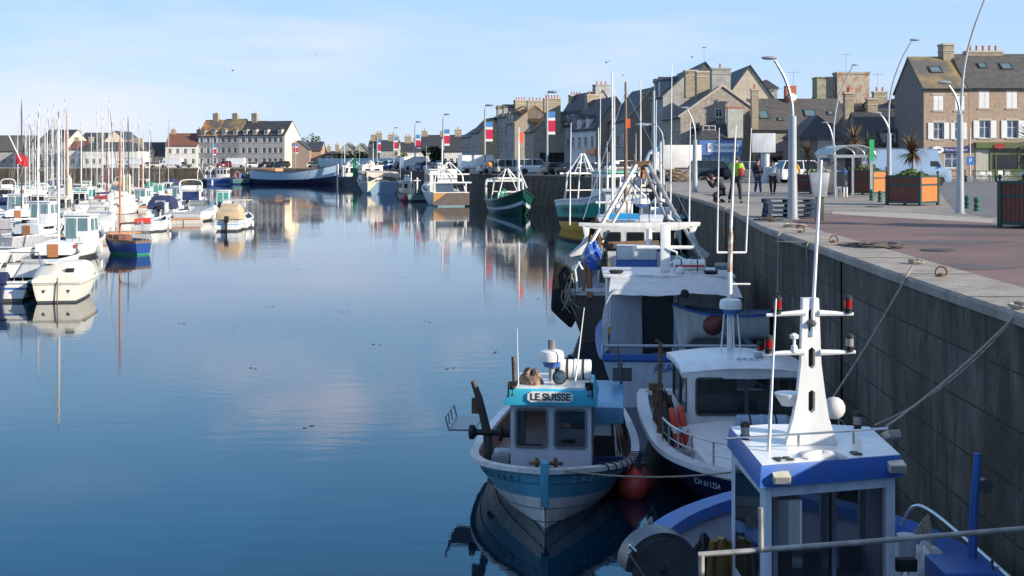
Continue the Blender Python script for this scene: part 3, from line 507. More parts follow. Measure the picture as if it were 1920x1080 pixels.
# left row
cb_('cream two storey terrace with small dormers left of the shrubs',600,634,335,300,283,CRM,SLATE,chim=[(628,272,1.0,1),(612,275,.9,1)],dorm=[(608,1.1,1.2),(618,1.1,1.2),(627,1.1,1.2)],nx=4,fl=1)
cb_('orange brick annex with slate roof beside the gabled workshop',578,602,332,281,265,ORB,SLATE,nx=1)
cb_('dark brick gabled workshop with wide window and pale walls below',538,580,328,279,263,BRK,SLATE,mode='y',nx=3,fl=2,verge=GREY,skip0=True)
TR=mat('terrace_render',(.50,.48,.45),(.42,.40,.38),rough=.9,scale=1,dirt=.4); TA=Vector((GX(371,331),331)); TD=Vector((math.cos(rad(-16)),math.sin(rad(-16))))
def onrow(px): k=(px-960)/F; return (k*TA.y-TA.x)/(TD.x-k*TD.y)
for lb,p0,p1,ey,ry,wl,rf,gc,nx,ch,dm,st in (('terrace house with rusty orange lichen roof and tan chimney',371,410,254,224,GREYW,LICH,None,3,.5,(.25,.75),'s'),('grey stone terrace house with mossy roof and tan chimney',410,448,253,222,GREYW,LICH2,None,3,.45,(.25,.8),'w'),('grey terrace house with dark slate roof and a single chimney at its left',448,487,252,226,TR,SLATE,None,3,.4,(.3,.75),'w'),('tall grey terrace house with plain cream sunlit gable end',487,534,252,226,TR,SLATE,CRM,4,None,(.25,.8),'w')):
    k0=onrow(p0);k1=onrow(p1); A=TA+TD*k0; W=k1-k0-.02; dd=A.y; E=zat(ey,dd);Rg=zat(ry,dd)
    house(lb,A,rad(-16),W,8.5,E,Rg,wl,rf,front=autowin(W,E,nx,3,st=st,fh=2.7,w=.75 if st=='s' else .95,h=1.35,mx=.7),gcol=gc,chim=[(W*ch,4.25,1.5,1.1,zat(213,dd),1)] if ch else (),dorm=[(W*q,.95,1.3) for q in dm])
cb_('white shop house with a low dark red tiled roof',310,370,330,272,249,WHT,TILE,nx=4,fl=2,chim=[(317,243,1.2,1),(366,243,1.2,1)])
cb_('low dark slate house with small dormers left of the red tiled roof',256,308,332,291,266,GREYW,SLATE,nx=4,fl=1,dorm=[(285,1,1.3)])
cb_('white building with mansard windows and brick chimneys behind the masts',155,258,322,283,266,WHT,SLATE,mode='mansard',nx=8,fl=2,chim=[(231,263,2.2,0),(249,260,2.2,0)],D=10)
cb_('cream gabled house with dark roof rising over the mansard building',196,236,345,262,245,CRM,SLATE,mode='y',nx=0,D=14)
cb_('small cream gables behind the masts',150,196,348,264,248,CRM,SLATE,mode='x',nx=0)
cb_('white house with small red brown tiled roof below the tall cream gable',128,160,324,279,263,WHT,TILE,nx=2,fl=1,chim=[(133,258,1,0),(160,258,1,0)])
cb_('large slate roofed building with tall cream gable behind the masts',72,128,334,264,242,GREYW,SLATE,gcol=CRM,D=12,nx=5,fl=3,dorm=[(105,1.2,1.2)],ang=rad(-8))
cb_('long plain grey slate roofed hall at the left edge',-60,60,338,282,253,GREYW,SLATEG,nx=8,fl=2)
cb_('small dark blue roofed house between the grey hall and the tall cream gable',58,73,333,274,258,GREYW,SLATE,nx=1)
# trees
LEAF=mat('leaves',(.05,.085,.025),(.025,.045,.015),rough=.8,scale=2); LEAFD=mat('leaves_dark',(.030,.045,.02),(.015,.022,.012),rough=.85,scale=2); BARK=mat('bark',(.10,.08,.06),rough=.9)
def tree(label,x,y,h,w_,m=LEAF,n=700,trunk=.3,z=QZ,name='tree',cat='tree',leaf=.34):
    t=thing(name,label,cat,(x,y,z)); th=h*trunk
    q=MB().tube([(0,0,-.1),(.05,0,th*.6),(0,.05,h*.75)],[.16,.12,.04],7)
    for i in range(6):
        a=R.uniform(0,6.28); q.tube([(0,0,th*(.7+.1*i)),(math.cos(a)*w_*.3,math.sin(a)*w_*.3,th+h*.35)],[.06,.02],5)
    q.build('trunk',BARK,t); c=MB(); cl=[(Vector((R.gauss(0,w_*.22),R.gauss(0,w_*.22),th+(h-th)*R.uniform(.15,.85))),R.uniform(.28,.5)*w_*.5) for _ in range(14)]
    for i in range(n):
        cc,rr=R.choice(cl); u=Vector((R.gauss(0,1),R.gauss(0,1),R.gauss(0,1))).normalized()*rr*R.uniform(.5,1.05); p=cc+u
        if p.z<th*.5: continue
        s=R.uniform(.5,1.2)*leaf; M=Matrix.Translation(p)@Matrix.Rotation(R.uniform(0,6.3),4,'Z')@Matrix.Rotation(R.uniform(0,3.1),4,'X')
        c.add([M@Vector(v) for v in ((-s,0,0),(0,-s*.6,.05),(s,0,0),(0,s*.6,-.05))],[(0,1,2,3)])
    c.build('crown',m,t,smooth=False); return t
tree('round dark clipped tree in front of the white wall of the navy roofed house',GX(817,255),255,zat(273,255),4.6,LEAFD,1100,.18)
for i,(px,y0,w_) in enumerate(((645,284,4),(660,281,4.5),(677,283,4),(693,282,3.6),(708,287,4))):
    tree(['bushy dark tree at the left end of the clump behind the pale hoarding','dark tree second from the left in the clump behind the hoarding','dark tree in the middle of the clump behind the hoarding','narrow dark tree fourth in the clump behind the hoarding','low dark tree at the right end of the clump behind the hoarding'][i],GX(px,320),320+i%2,zat(y0,320),w_*1.2,LEAFD,650,.1)
tree('olive green bush between the banner lamps and the pale low house',GX(757,290),290,zat(285,290),3,mat('leaves_olive',(.12,.12,.03),(.06,.06,.02),rough=.8,scale=3),450,.1)
tree('leafy tree top showing above the brick workshop roof',GX(585,352),352,zat(255,352),8,LEAF,700,.4)
hb=thing('hoarding','long pale aqua painted hoarding along the head of the basin','fence'); L=[Vector((GX(596,316),316)),Vector((GX(648,304),304)),Vector((GX(700,290),290)),Vector((GX(762,272),272))]
uvwall('panel',L,QZ,QZ+2.3,mat('hoarding_paint',(.46,.55,.62),(.22,.50,.55),rough=.6,scale=.5,lo=.45,hi=.6),None,hb)
q=MB()
for i in range(3):
    for k in range(5): p=L[i].lerp(L[i+1],k/5); q.bar((p.x,p.y-.06,QZ),(p.x,p.y-.06,QZ+1.95),.07)
q.build('post',GALV,hb)
# ---------------- quay furniture ----------------
def q2(px,py): v=onp(px,py); return (v.x,v.y)
LAMP=mat('lamp_paint',(.36,.39,.42),(.30,.33,.36),rough=.35,scale=1.5,metal=.3)
def curvept(P,d,base): return [Vector((GX(px,d)-base[0],0,zat(py,d))) for px,py in P]
def sm3(P,n=5):
    out=[]
    for i in range(len(P)-1):
        p0=P[max(i-1,0)];p1=P[i];p2=P[i+1];p3=P[min(i+2,len(P)-1)]
        for k in range(n): t=k/n; out.append(.5*((2*p1)+(-p0+p2)*t+(2*p0-5*p1+4*p2-p3)*t*t+(-p0+3*p1-3*p2+p3)*t**3))
    return out+[P[-1]]
def lamp(label,px,d,ytop,arms,rb=.17,rt=.11,banner=None,group=None,head=.2,y0=0):
    x=GX(px,d); t=thing('street_lamp',label,'street lamp',(x,d,QZ),0,group); h=zat(ytop,d)
    MB().lathe([(rb*1.25,0),(rb*1.25,.03),(rb,.05),(rb*.8,h*.55),(rt*1.15,h-.02),(rt*1.15,h),(rt*.7,h+.02)],n=16).build('pole',LAMP,t)
    for P in arms:
        pts=sm3([Vector((0,0,h-.15))]+curvept(P[:-1],d,(x,)) ,5); ra=max(.035,rt*.55); n=len(pts)
        MB().tube(pts,[ra*(1-.45*i/n) for i in range(n)],8).build('arm',LAMP,t)
        e=pts[-1]; hx=GX(P[-1][0],d)-x; hz=zat(P[-1][1],d); L=max(abs(hx-e.x),.12); cx=(e.x+hx)/2
        MB().sphere((0,0,0),1,12,0,(L*.75+.02,L*.42,L*.2)).build('lamp_head',LAMP,t,loc=(cx,0,(e.z+hz)/2+.02))
    if banner:
        bx0,bx1,by0,by1=banner; a,b,c_,e_=GX(bx0,d)-x,GX(bx1,d)-x,zat(by1,d),zat(by0,d); H=e_-c_
        bo=MB().box(a,b,-.02,.0,c_,c_+H*.12,1).box(a,b,-.02,0,c_+H*.12,c_+H*.62,0).box(a,b,-.02,0,c_+H*.62,c_+H*.74,1).box(a,b,-.02,0,c_+H*.74,e_,2).build('banner',[BAN,WHITE2,pt('banner_blue',(.08,.25,.55))],t,smooth=False)
        q=MB().tube([(0,0,e_+.03),(b,0,e_+.03)],.025,5).tube([(0,0,c_-.03),(b,0,c_-.03)],.025,5).build('banner_arm',LAMP,t)
    return t
BAN=pt('banner_red',(.62,.02,.08))
lamp('thick white street lamp with one curved arm standing by the blue pallets',1486,36.2,218,[[(1484,190),(1473,150),(1458,122),(1452,113),(1433,107)]],.15,.10)
lamp('tall street lamp with one high curved arm and one low arm beside the green bollards',1800,40.4,215,[[(1803,180),(1809,120),(1824,60),(1846,0),(1868,-55),(1878,-62)],[(1797,196),(1789,175),(1779,160),(1762,152)]],.13,.085)
lamp('double armed street lamp between the bus shelter and the first wooden planter',1667,60,250,[[(1667,200),(1676,150),(1692,108),(1709,78),(1721,73)],[(1665,238),(1657,222),(1650,214),(1637,211)]],.14,.09)
lamp('double armed street lamp rising behind the left side of the bus shelter',1563,62,272,[[(1564,232),(1573,180),(1588,145),(1599,124),(1607,121)],[(1561,258),(1556,240),(1551,232),(1543,229)]],.14,.09)
lamp('single armed street lamp in front of the fish shop near the quay edge',1303,68,262,[[(1303,245),(1297,222),(1289,206),(1277,200)]],.16,.10)
lamp('single armed street lamp between the white lorry and the net pile',1243,88,262,[[(1242,252),(1237,242),(1231,235),(1224,231)]],.14,.09)
lamp('slim tall pole lamp with low left pointing head at the quay edge',1226,99,170,[[(1225,232),(1218,231),(1214,233),(1196,236)]],.12,.08)
bl='lamp with red and blue banner '
for lb,px,d,y,hx,bn in (('nearest the parked white car',1026,156,180,1042,(1028,1041,210,252)),('at the bend before the ochre building',909,170,205,923,(911,924,229,265)),('in front of the navy roofed house',831,206,222,842,(833,843,243,273)),('between the pale low house and the navy roofed house',778,238,236,788,(780,788,253,279)),('above the left end of the parked cars',738,262,247,746,(739,746,257,282)),('over the pale aqua hoarding',707,282,258,712,(709,714,261,286))):
    lamp(bl+lb,px,d,y,[[(px+1,y-4),(px+3,y-7),(hx,y-8)]],.16,.09,bn)
lamp('far lamp with banner in front of the orange brick annex',554,318,262,[[(555,259),(557,257),(560,257)]],.14,.09,(551,559,270,288)); lamp('far lamp with small red banner in front of the lichen roof terrace',399,316,262,[[(400,259),(403,257),(407,257)]],.14,.09,(400,405,272,291))
# column with blank panel
d=96; x=GX(1435,d); t=thing('advertising_column','thick round pale column with a blank sign panel behind the strolling couple','column',(x,d,QZ)); h=zat(250,d)
MB().lathe([(.36,0),(.34,.1),(.33,h-.1),(.30,h),(.05,h+.03)],n=20).build('column',LAMP,t); MB().box(GX(1408,d)-x,GX(1452,d)-x,-.45,-.36,zat(286,d),zat(250,d)).build('panel',pt('panel_grey',(.52,.55,.58)),t,bevel=.03)
# info stand
t=thing('information_stand','tapered grey steel information stand right of the blue pallets','stand',(GX(1536,35.2),35.2,QZ))
s=1/68.; MB().prism([(-.26,1.33),(.28,1.33),(.20,.66),(-.16,.66)],-.05,.12,'y').build('panel',GALV,t,bevel=.01); MB().box(-.10,.14,0,.08,0,.655).build('post',DGREY,t,bevel=.005)
# pallets
PB=mat('pallet_blue',(.015,.05,.11),(.03,.07,.12),rough=.8,scale=4,dirt=.5)
def pallet_me():
    a=MB(); L=1.36;W=.9
    for i in range(6): a.box(-L/2,L/2,-W/2+i*.16,-W/2+i*.16+.10,.112,.132)
    for x in (-L/2+.001,-.05,L/2-.101): a.box(x,x+.1,-W/2,W/2,.092,.110)
    b=MB()
    for x in (-L/2,-.07,L/2-.14):
        for y in (-W/2+.002,-.06,W/2-.122): b.box(x,x+.14,y,y+.12,.022,.09)
    c=MB()
    for y in (-W/2,-.05,W/2-.1): c.box(-L/2,L/2,y,y+.1,0,.02)
    return a.mesh('deck_boards',PB,smooth=False),b.mesh('blocks',PB,smooth=False),c.mesh('bottom_boards',PB,smooth=False)
pm=pallet_me()
for i,lb in enumerate(('bottom','second','third','top')):
    t=thing('pallet',f'dark blue wooden pallet, {lb} of the stack behind the lamp' if lb in('bottom','top') else f'dark blue wooden pallet, {lb} from the bottom of its stack','pallet',(GX(1480,37)+R.uniform(-.03,.03),37.1,QZ+.023+i*.136),R.uniform(-.03,.03),'stack of blue pallets')
    for n_,m_ in zip(('deck_boards','blocks','bottom_boards'),pm): link(n_,m_,t)
# planters
PSHADE=mat('planter_slats_shaded',(.16,.055,.035),(.12,.04,.028),rough=.6,scale=6,stretch=(6,6,.6)); PSUN=mat('planter_slats_sunlit',(.62,.17,.03),(.52,.13,.025),rough=.55,scale=6,stretch=(6,6,.6)); PG=pt('planter_frame_green',(.012,.05,.045),.4,.1)  # same slats twice: shade and sunlight are put into their colours
FLW=mat('low_foliage',(.16,.20,.03),(.07,.10,.02),rough=.8,scale=9); COR=mat('cordyline_leaves',(.13,.055,.045),(.16,.12,.05),rough=.5,scale=2.5); CORG=mat('cordyline_leaves_green',(.07,.09,.03),(.13,.12,.05),rough=.5,scale=2.5)
def planter(label,near,s=1.34,h=1.12,th=rad(46),m=PSHADE,flowers=True):
    """near = corner closest to the camera"""
    c=Vector((near[0]+(-s*math.cos(th)+s*math.sin(th))/2,near[1]+(s*math.sin(th)+s*math.cos(th))/2))
    t=thing('planter',label,'planter',(c.x,c.y,QZ),-th); H=s/2
    for sx in (-1,1):
        for sy in (-1,1):
            MB().box(sx*H-.05,sx*H+.05,sy*H-.05,sy*H+.05,0,h).lathe([(.02,h),(.035,h+.02),(.02,h+.04),(.06,h+.09),(.06,h+.12),(.01,h+.17)],(sx*H,sy*H,0),8).build('post',PG,t,smooth=False)
    for k in range(4):
        M=Matrix.Rotation(k*math.pi/2,4,'Z'); q=MB(); n=11
        w_=(s-.1)/n
        for i in range(n): q.box(-s/2+.05+i*w_+.006,-s/2+.05+(i+1)*w_-.006,-H-.012,-H+.012,.16,h-.08,0,M)
        q.box(-s/2+.05,s/2-.05,-H+.013,-H+.02,.16,h-.08,1,M)
        q.build('side_panel',[m if isinstance(m,bpy.types.Material) else m[k],BLACK],t,smooth=False)
        MB().box(-s/2+.05,s/2-.05,-H-.025,-H+.025,.08,.158,0,M).box(-s/2+.05,s/2-.05,-H-.025,-H+.025,h-.078,h,0,M).box(-s/2+.05,s/2-.05,-H-.03,-H-.0125,h*.66,h*.66+.07,0,M).build('rail',PG,t,smooth=False)
    MB().box(-H+.03,H-.03,-H+.03,H-.03,h-.25,h-.12).build('soil',mat('soil',(.05,.035,.025),rough=1),t,smooth=False)
    return t,(c.x,c.y)
def leafmass(name,label,c,rx,ry,h,m,n=220,s=.06,cat='plant'):
    q=MB()
    for i in range(n):
        a=R.uniform(0,6.28);r=math.sqrt(R.random()); z=h*(1-r*r*.7)*R.uniform(.3,1); p=Vector((math.cos(a)*r*rx,math.sin(a)*r*ry,z)); M=Matrix.Translation(p)@Matrix.Rotation(R.uniform(0,6.3),4,'Z')@Matrix.Rotation(R.uniform(0,3),4,'X'); k=s*R.uniform(.6,1.4)
        q.add([M@Vector(v) for v in ((-k,0,0),(0,-k*.5,0),(k,0,0),(0,k*.5,0))],[(0,1,2,3)])
    t=thing(name,label,cat,c); q.build('foliage',m,t,smooth=False); 
    st=MB()
    for i in range(7): a=i*.9; st.tube([(0,0,-.05),(math.cos(a)*rx*.5,math.sin(a)*ry*.5,h*.6)],.012,4)
    st.build('stem',BARK,t); return t
def cordyline(label,c,h,L,m=COR,n=80,tr=.035):
    t=thing('cordyline_palm',label,'palm',c); MB().tube([(0,0,0),(.02,0,h*.5),(0,.01,h)],[tr*1.3,tr,tr],8).build('trunk',BARK,t); q=MB()
    for i in range(n):
        a=R.uniform(0,6.28); el=R.uniform(-.75,1.5); l_=L*R.uniform(.75,1.1)*(1 if el>0 else .85); w_=.034*L/.7; pts=[]
        d=Vector((math.cos(a)*math.cos(el),math.sin(a)*math.cos(el),math.sin(el))); side=Vector((-math.sin(a),math.cos(a),0)); p=Vector((0,0,h)); k=6
        rowA=[]
        for j in range(k+1):
            f=j/k; ww=w_*(.5+1.2*f if f<.4 else (1-f)*1.65)
            rowA.append((p-side*ww,p+side*ww)); d=(d+Vector((0,0,-.10-.10*f*(1.2 if el<.9 else .3)))).normalized(); p=p+d*l_/k
        q.loft([[a_,b_] for a_,b_ in rowA])
    q.build('crown',m,t,smooth=False); return t
pn=(GX(1725,47.1),47.1); t,c=planter('wooden planter with sunlit and shaded side colours holding a tall cordyline',pn,m=[PSHADE,PSUN,PSUN,PSHADE]); cordyline('tall reddish cordyline palm growing from the planter with sunlit side colour',(c[0]-.02,c[1],QZ+1.0),.95,.85,COR,150); leafmass('flower_bed_plant','yellow green low plants round the foot of the tall reddish cordyline',(c[0],c[1],QZ+1.0),.58,.58,.38,FLW,420)  # sides turned to the sun get the sunlit slat colour, others the shaded
pn=(13.0,30.7); t,c=planter('large dark planter cut by the right edge of the photo',pn,h=1.16,m=PSHADE); cordyline('big green cordyline palm at the right edge of the photo',(c[0]+.05,c[1]+.1,QZ+1.0),1.0,1.05,CORG,170,.05); leafmass('flower_bed_plant','low green plants in the planter at the right edge',(c[0],c[1],QZ+1.05),.55,.55,.25,FLW,300)
pn=(GX(1636,62),62); t,c=planter('planter with sunlit orange side colour half hidden behind the bus shelter',pn,s=1.3,h=1.2,m=[PSHADE,PSUN,PSUN,PSHADE]); cordyline('red and yellow cordyline palm standing behind the bus shelter',(c[0]-.4,c[1]+1,QZ+1),1.7,1.0,COR,100); leafmass('flower_bed_plant','green bushy plants on the planter behind the bus shelter',(c[0],c[1],QZ+1.1),.6,.6,.5,FLW,300)
cordyline('second yellowish cordyline palm just right of the bus shelter roof',(c[0]+.35,c[1]+1.2,QZ+1),1.2,1.0,CORG,80)
pn=(GX(1538,64),64); t,c=planter('dark red planter between the thick lamp and the blue bin',pn,s=1.5,h=.98,m=mat('planter_red',(.12,.025,.02),(.09,.02,.018),rough=.6)); cordyline('small reddish cordyline palm above the dark red planter',(c[0]-.35,c[1]+.3,QZ+.9),1.1,.85,COR,80); leafmass('flower_bed_plant','grassy plants and orange blooms on the dark red planter',(c[0],c[1],QZ+.95),.6,.6,.5,FLW,300)
# bollards
bm_=MB().lathe([(.10,0),(.11,.03),(.07,.10),(.10,.2),(.065,.27),(.095,.36),(.085,.43),(.03,.47)],n=14).mesh('bollard',pt('bollard_green',(.01,.09,.06),.35,.1))
for px,py,lb in ((1634,376,'small green bollard nearest the bus shelter'),(1650,379,'small green bollard second from the bus shelter'),(1813,391,'small green bollard just right of the tall double lamp'),(1831,396,'small green bollard farther right from the tall double lamp')):
    p=onp(px,py); tag(link('bollard',bm_,None,p),lb,'bollard','green bollards')
wp=MB().tube([(0,0,0),(0,0,.45)],.035,8).mesh('marker_post',WHITE2)
for px,lb in ((1582,'short white marker post left of its pair in the shelter'),(1588,'short white marker post right of its pair in the shelter')): tag(link('marker_post',wp,None,onp(px,369)),lb,'post','white marker posts')
hp=MB().tube(sm3([Vector(v) for v in ((-.2,0,0),(-.2,0,.3),(-.12,0,.42),(.12,0,.42),(.2,0,.3),(.2,0,0))]),.022,6).mesh('cycle_hoop',GALV)
for k in range(4): tag(link('cycle_hoop',hp,None,onp(1566+k*3.5,371-k*1.2)+Vector((0,0,0)),rad(75)),'low grey cycle hoop in the row before the bus shelter','cycle hoop','row of low cycle hoops')
# bus shelter
d=58; x=GX(1600,d); t=thing('bus_shelter','glazed bus shelter with a curved translucent roof','bus shelter',(x,d,QZ)); w_=.82; L=3.2; H=zat(290,d)
for sx in (-1,1):
    for y in (0,L): MB().box(sx*w_-.05,sx*w_+.05,y-.05,y+.05,0,H).build('post',LAMP,t,smooth=False)
ar=[Vector((math.cos(a)*(w_+.12),0,math.sin(a)*.42+H)) for a in [math.pi*i/12 for i in range(13)]]
MB().loft([[p+Vector((0,-.15,0)) for p in ar],[p+Vector((0,L+.15,0)) for p in ar]]).build('roof',mat('polycarbonate',(.45,.50,.55),rough=.25,alpha=.55),t)
q=MB().box(-w_-.1,w_+.1,-.04,.04,H-.13,H-.005).box(-w_-.1,w_+.1,L-.04,L+.04,H-.13,H-.005)
for y in (-.15,L/2,L+.15): MB().tube([p+Vector((0,y,0)) for p in ar],.04,6).build('roof_arch',LAMP,t)
q.build('crossbar',LAMP,t,smooth=False)
MB().box(-w_+.05,w_-.35,L-.012,L+.012,.1,H-.3).build('back_pane',TGLASS,t); MB().box(-w_-.01,-w_+.01,.1,L-.1,.15,H-.3).build('side_pane',TGLASS,t); MB().box(-w_+.1,w_-.4,L-.2,L-.05,.15,1.15).build('poster_case',mat('case_grey',(.10,.11,.12),rough=.2),t); MB().box(-w_+.1,-.4,.5,L-.5,.42,.48).box(-w_+.15,-w_+.2,.6,.7,0,.418).box(-w_+.15,-w_+.2,L-.7,L-.6,0,.418).build('bench',GALV,t)
# green pharmacy-like sign post
t=thing('sign_post','slim green sign mast with a vertical green flag sign beside the shelter','sign',(GX(1632,57),57,QZ)); MB().tube([(0,0,0),(0,0,zat(262,57))],.03,8).build('post',LAMP,t); MB().box(-.04,.16,-.03,.03,zat(302,57),zat(262,57)).build('panel',[pt('sign_green',(.02,.38,.14))],t)
t=thing('wheelie_bin','blue plastic bin beside the bus shelter','bin',(GX(1557,64),64,QZ)); MB().prism([(-.22,0),(.22,0),(.28,.85),(-.28,.85)],-.3,.3,'y').build('bin_body',pt('bin_blue',(.02,.10,.45)),t,bevel=.03); MB().box(-.3,.3,-.34,.34,.852,.93).build('lid',pt('bin_blue',(.02,.1,.45)),t,bevel=.02)
d=105; t=thing('wheelie_bin','grey container with a red cross mark by the net pile','bin',(GX(1281,d),d,QZ)); MB().prism([(-.55,0),(.55,0),(.62,1.0),(-.62,1.0)],-.5,.5,'y').build('bin_body',GREY,t,bevel=.03); MB().box(-.66,.66,-.54,.54,1.003,1.12).build('lid',DGREY,t,bevel=.02); MB().bar((-.4,-.53,.15),(.4,-.53,.9),.12,.03).bar((.4,-.56,.15),(-.4,-.56,.9),.12,.03).build('cross_mark',RED,t,smooth=False)
# parking sign
d=104; t=thing('parking_sign','blue parking sign on a thin pole before the bar','sign',(GX(1819,d),d,QZ)); MB().tube([(0,0,0),(0,0,zat(240,d))],.05,8).build('pole',GALV,t); sp=MB().box(-.32,.32,-.06,-.03,1.35,2.0).build('panel',pt('parking_blue',(.03,.16,.5)),t); text('P',.5,(0,-.07,1.67),(1,0,0),(0,0,1),WHITE2,sp)
# fence with blocks
t=thing('low_railing','low black railing with pale concrete blocks before the houses','railing',(0,0,QZ)); 
for i in range(8):
    p=Vector((GX(1768,102)+i*2.3,102-i*.3,0)); q=Vector((p.x+1.7,p.y-.2,0)); MB().bar(p+Vector((0,0,.85)),q+Vector((0,0,.85)),.06).bar(p+Vector((0,0,.45)),q+Vector((0,0,.45)),.05).bar(p,p+Vector((0,0,.95)),.07).bar(q,q+Vector((0,0,.95)),.07).build('rail',BLACK,t,smooth=False); MB().cb((q.x+.3,q.y,.25),(.5,.5,.5)).build('concrete_block',GREY,t,bevel=.02)
# cafe chairs
ch=MB(); ch.box(-.22,.22,-.22,.22,.43,.46).box(-.22,.22,.19,.22,.5,.85)
for a in(-.2,.2):
    for b in(-.2,.2): ch.bar((a,b,0),(a,b,.43),.03)
chm=ch.mesh('cafe_chair',GALV,smooth=False)
for i in range(7): tag(link('cafe_chair',chm,None,(GX(1845,106)+i*.75,106+(i%2)*.5,QZ),R.uniform(-.6,.6)),'grey metal cafe chair outside the green bar front','chair','cafe chairs outside the green bar')
# ---------------- vehicles ----------------
def cpaint(n,c): return mat('car_'+n,c,rough=.22,coat=.6,metal=.15)
TY=BLACK; RIM=mat('rim',(.40,.41,.42),rough=.3,metal=.9)
_wh=None
def car(label,x,y,rz,kind,paint,group='vehicles parked along the quay',name=None,cat=None):
    global _wh
    L,W,H={'hatch':(4.0,1.72,1.48),'suv':(4.5,1.85,1.70),'jeep':(4.6,1.85,1.9),'sedan':(4.5,1.78,1.44),'mpv':(4.4,1.8,1.62),'van':(5.4,2.0,2.45),'kombi':(4.6,1.8,1.85)}[kind]
    t=thing(name or ('parked_van' if kind=='van' else 'parked_car'),label,cat or ('van' if kind=='van' else 'car'),(x,y,QZ+.004),rz,group)
    h=L/2; wr=.32 if kind!='jeep' else .37; wy=(-h+.8,h-.85); bel={'van':1.25,'jeep':1.12,'suv':1.05}.get(kind,.92); hood={'van':1.15,'kombi':.95}.get(kind,bel-.1)
    def arch(c): return [(c-wr-.07,.28)]+[(c+math.cos(a)*(wr+.07),.30+math.sin(a)*(wr+.07)) for a in [math.pi*(1-k/8) for k in range(9)]]+[(c+wr+.07,.28)]
    prof=[(-h+.06,.28)]+arch(wy[0])+arch(wy[1])+[(h-.08,.28),(h,.45),(h-.04,hood-.12),(h-.25,hood),(h-1.1 if kind not in('van','kombi') else h-.5,bel),(-h+.02,bel),(-h,.6)]
    MB().prism(prof,-W/2,W/2,'x').build('body',paint,t,bevel=.045)
    f0=h-1.15 if kind not in('van','kombi') else h-.55; f1=f0-(.75 if kind not in('van','jeep') else .5 if kind=='jeep' else .38); r0=-h+.06; r1=r0+({'hatch':.45,'sedan':1.1,'suv':.3,'mpv':.35}.get(kind,.08)); r00=r0+(.55 if kind=='sedan' else 0)
    ins=.16 if kind not in('van','jeep') else .06
    lo=[(-W/2+.04,r00,bel),(W/2-.04,r00,bel),(W/2-.04,f0,bel),(-W/2+.04,f0,bel)]; hi=[(-W/2+ins+.04,r1,H-.06),(W/2-ins-.04,r1,H-.06),(W/2-ins-.04,f1,H-.06),(-W/2+ins+.04,f1,H-.06)]
    pan=kind=='van'
    MB().add(lo+hi,[(0,1,5,4),(1,2,6,5),(2,3,7,6),(3,0,4,7),(4,5,6,7)],0).build('windows' if not pan else 'load_body',GLASS if not pan else paint,t,smooth=False)
    if pan:
        q=MB()
        for s in(-1,1):
            for yy in(-h+1.0,-h+2.3,h-2.0): q.box(s*(W/2)-.006,s*(W/2)+.006,yy,yy+.025,.4,bel)
            q.box(s*(W/2+.004)-.012,s*(W/2+.004)+.012,-h+.1,h-.4,.62,.72)
        q.build('side_moulding',GREY,t,smooth=False)
        for s in(-1,1): MB().add([(s*(W/2-.035),f0-.15,bel+.05),(s*(W/2-.035),f0-.85,bel+.05),(s*(W/2-.10+.02),f0-.85,H-.55),(s*(W/2-.10+.02),f1-.1,H-.55)],[(0,1,2,3)]).build('side_window',GLASS,t)
        MB().add([(-W/2+.15,f0+.01,bel+.05),(W/2-.15,f0+.01,bel+.05),(W/2-.2,f1+.14,H-.5),(-W/2+.2,f1+.14,H-.5)],[(0,1,2,3)]).build('windscreen',GLASS,t)
    MB().box(-W/2+ins,W/2-ins,r1-.03,f1+.03,H-.07,H).build('roof',paint,t,bevel=.03)
    if not pan:
        q=MB(); 
        for s in(-1,1):
            bx=s*(W/2-.03); tx=s*(W/2-ins-.03); yc=(f0+r0)/2
            for yb,yt in ((f0,f1),(yc,yc),(r00,r1),(yc-1.05 if L>4.3 else yc,yc-1.0 if L>4.3 else yc)): q.bar((bx,yb,bel),(tx,yt,H-.05),.07,.05)
        q.build('pillars',paint,t,smooth=False)
    if _wh is None:
        M=Matrix.Rotation(rad(90),4,'Y'); _wh=(MB().lathe([(.2,-.1),(.31,-.1),(.32,-.05),(.32,.05),(.31,.1),(.2,.1)],n=20,M=M).mesh('tyre',TY),MB().lathe([(.02,-.08),(.2,-.09),(.2,.09),(.02,.08)],n=12,M=M).mesh('rim',RIM))
    for s in(-1,1):
        for y_ in wy:
            wo=bpy.data.objects.new('wheel',_wh[0]); COL.objects.link(wo); wo.parent=t; wo.location=(s*(W/2-.1),y_,wr); wo.scale=(1,wr/.32,wr/.32); link('rim',_wh[1],wo)
        MB().sphere((s*(W/2-.3),h-.05,hood-.2),.16,8,0,(1,.4,.55)).build('headlight',mat('headlight',(.7,.72,.75),rough=.1),t)
        MB().box(s*(W/2-.17)-.09,s*(W/2-.17)+.09,-h-.02,-h+.06,bel-.22,bel-.02).build('tail_light',mat('tail_light',(.4,.01,.01),rough=.2),t)
        MB().box(s*(W/2+.08)-.08,s*(W/2+.08)+.08,f0-.25,f0-.13,bel,bel+.14).build('wing_mirror',paint,t,bevel=.02)
    MB().box(-.26,.26,h-.02,h+.012,.42,.53).build('number_plate',WHITE2,t); return t
cD=cpaint('dark_blue',(.02,.03,.055)); cG=cpaint('grey',(.12,.13,.14)); cS=cpaint('silver',(.42,.44,.46)); cW=cpaint('white',(.72,.72,.72)); cB=cpaint('blue',(.03,.10,.30)); cK=cpaint('black',(.01,.01,.012)); cR=cpaint('red',(.3,.02,.02)); cL=cpaint('light_blue',(.25,.36,.50)); cC=cpaint('cream',(.62,.58,.48))
def C(px,d,rz,kind,p,label,**k): return car(label,GX(px,d),d,rad(rz),kind,p,**k)
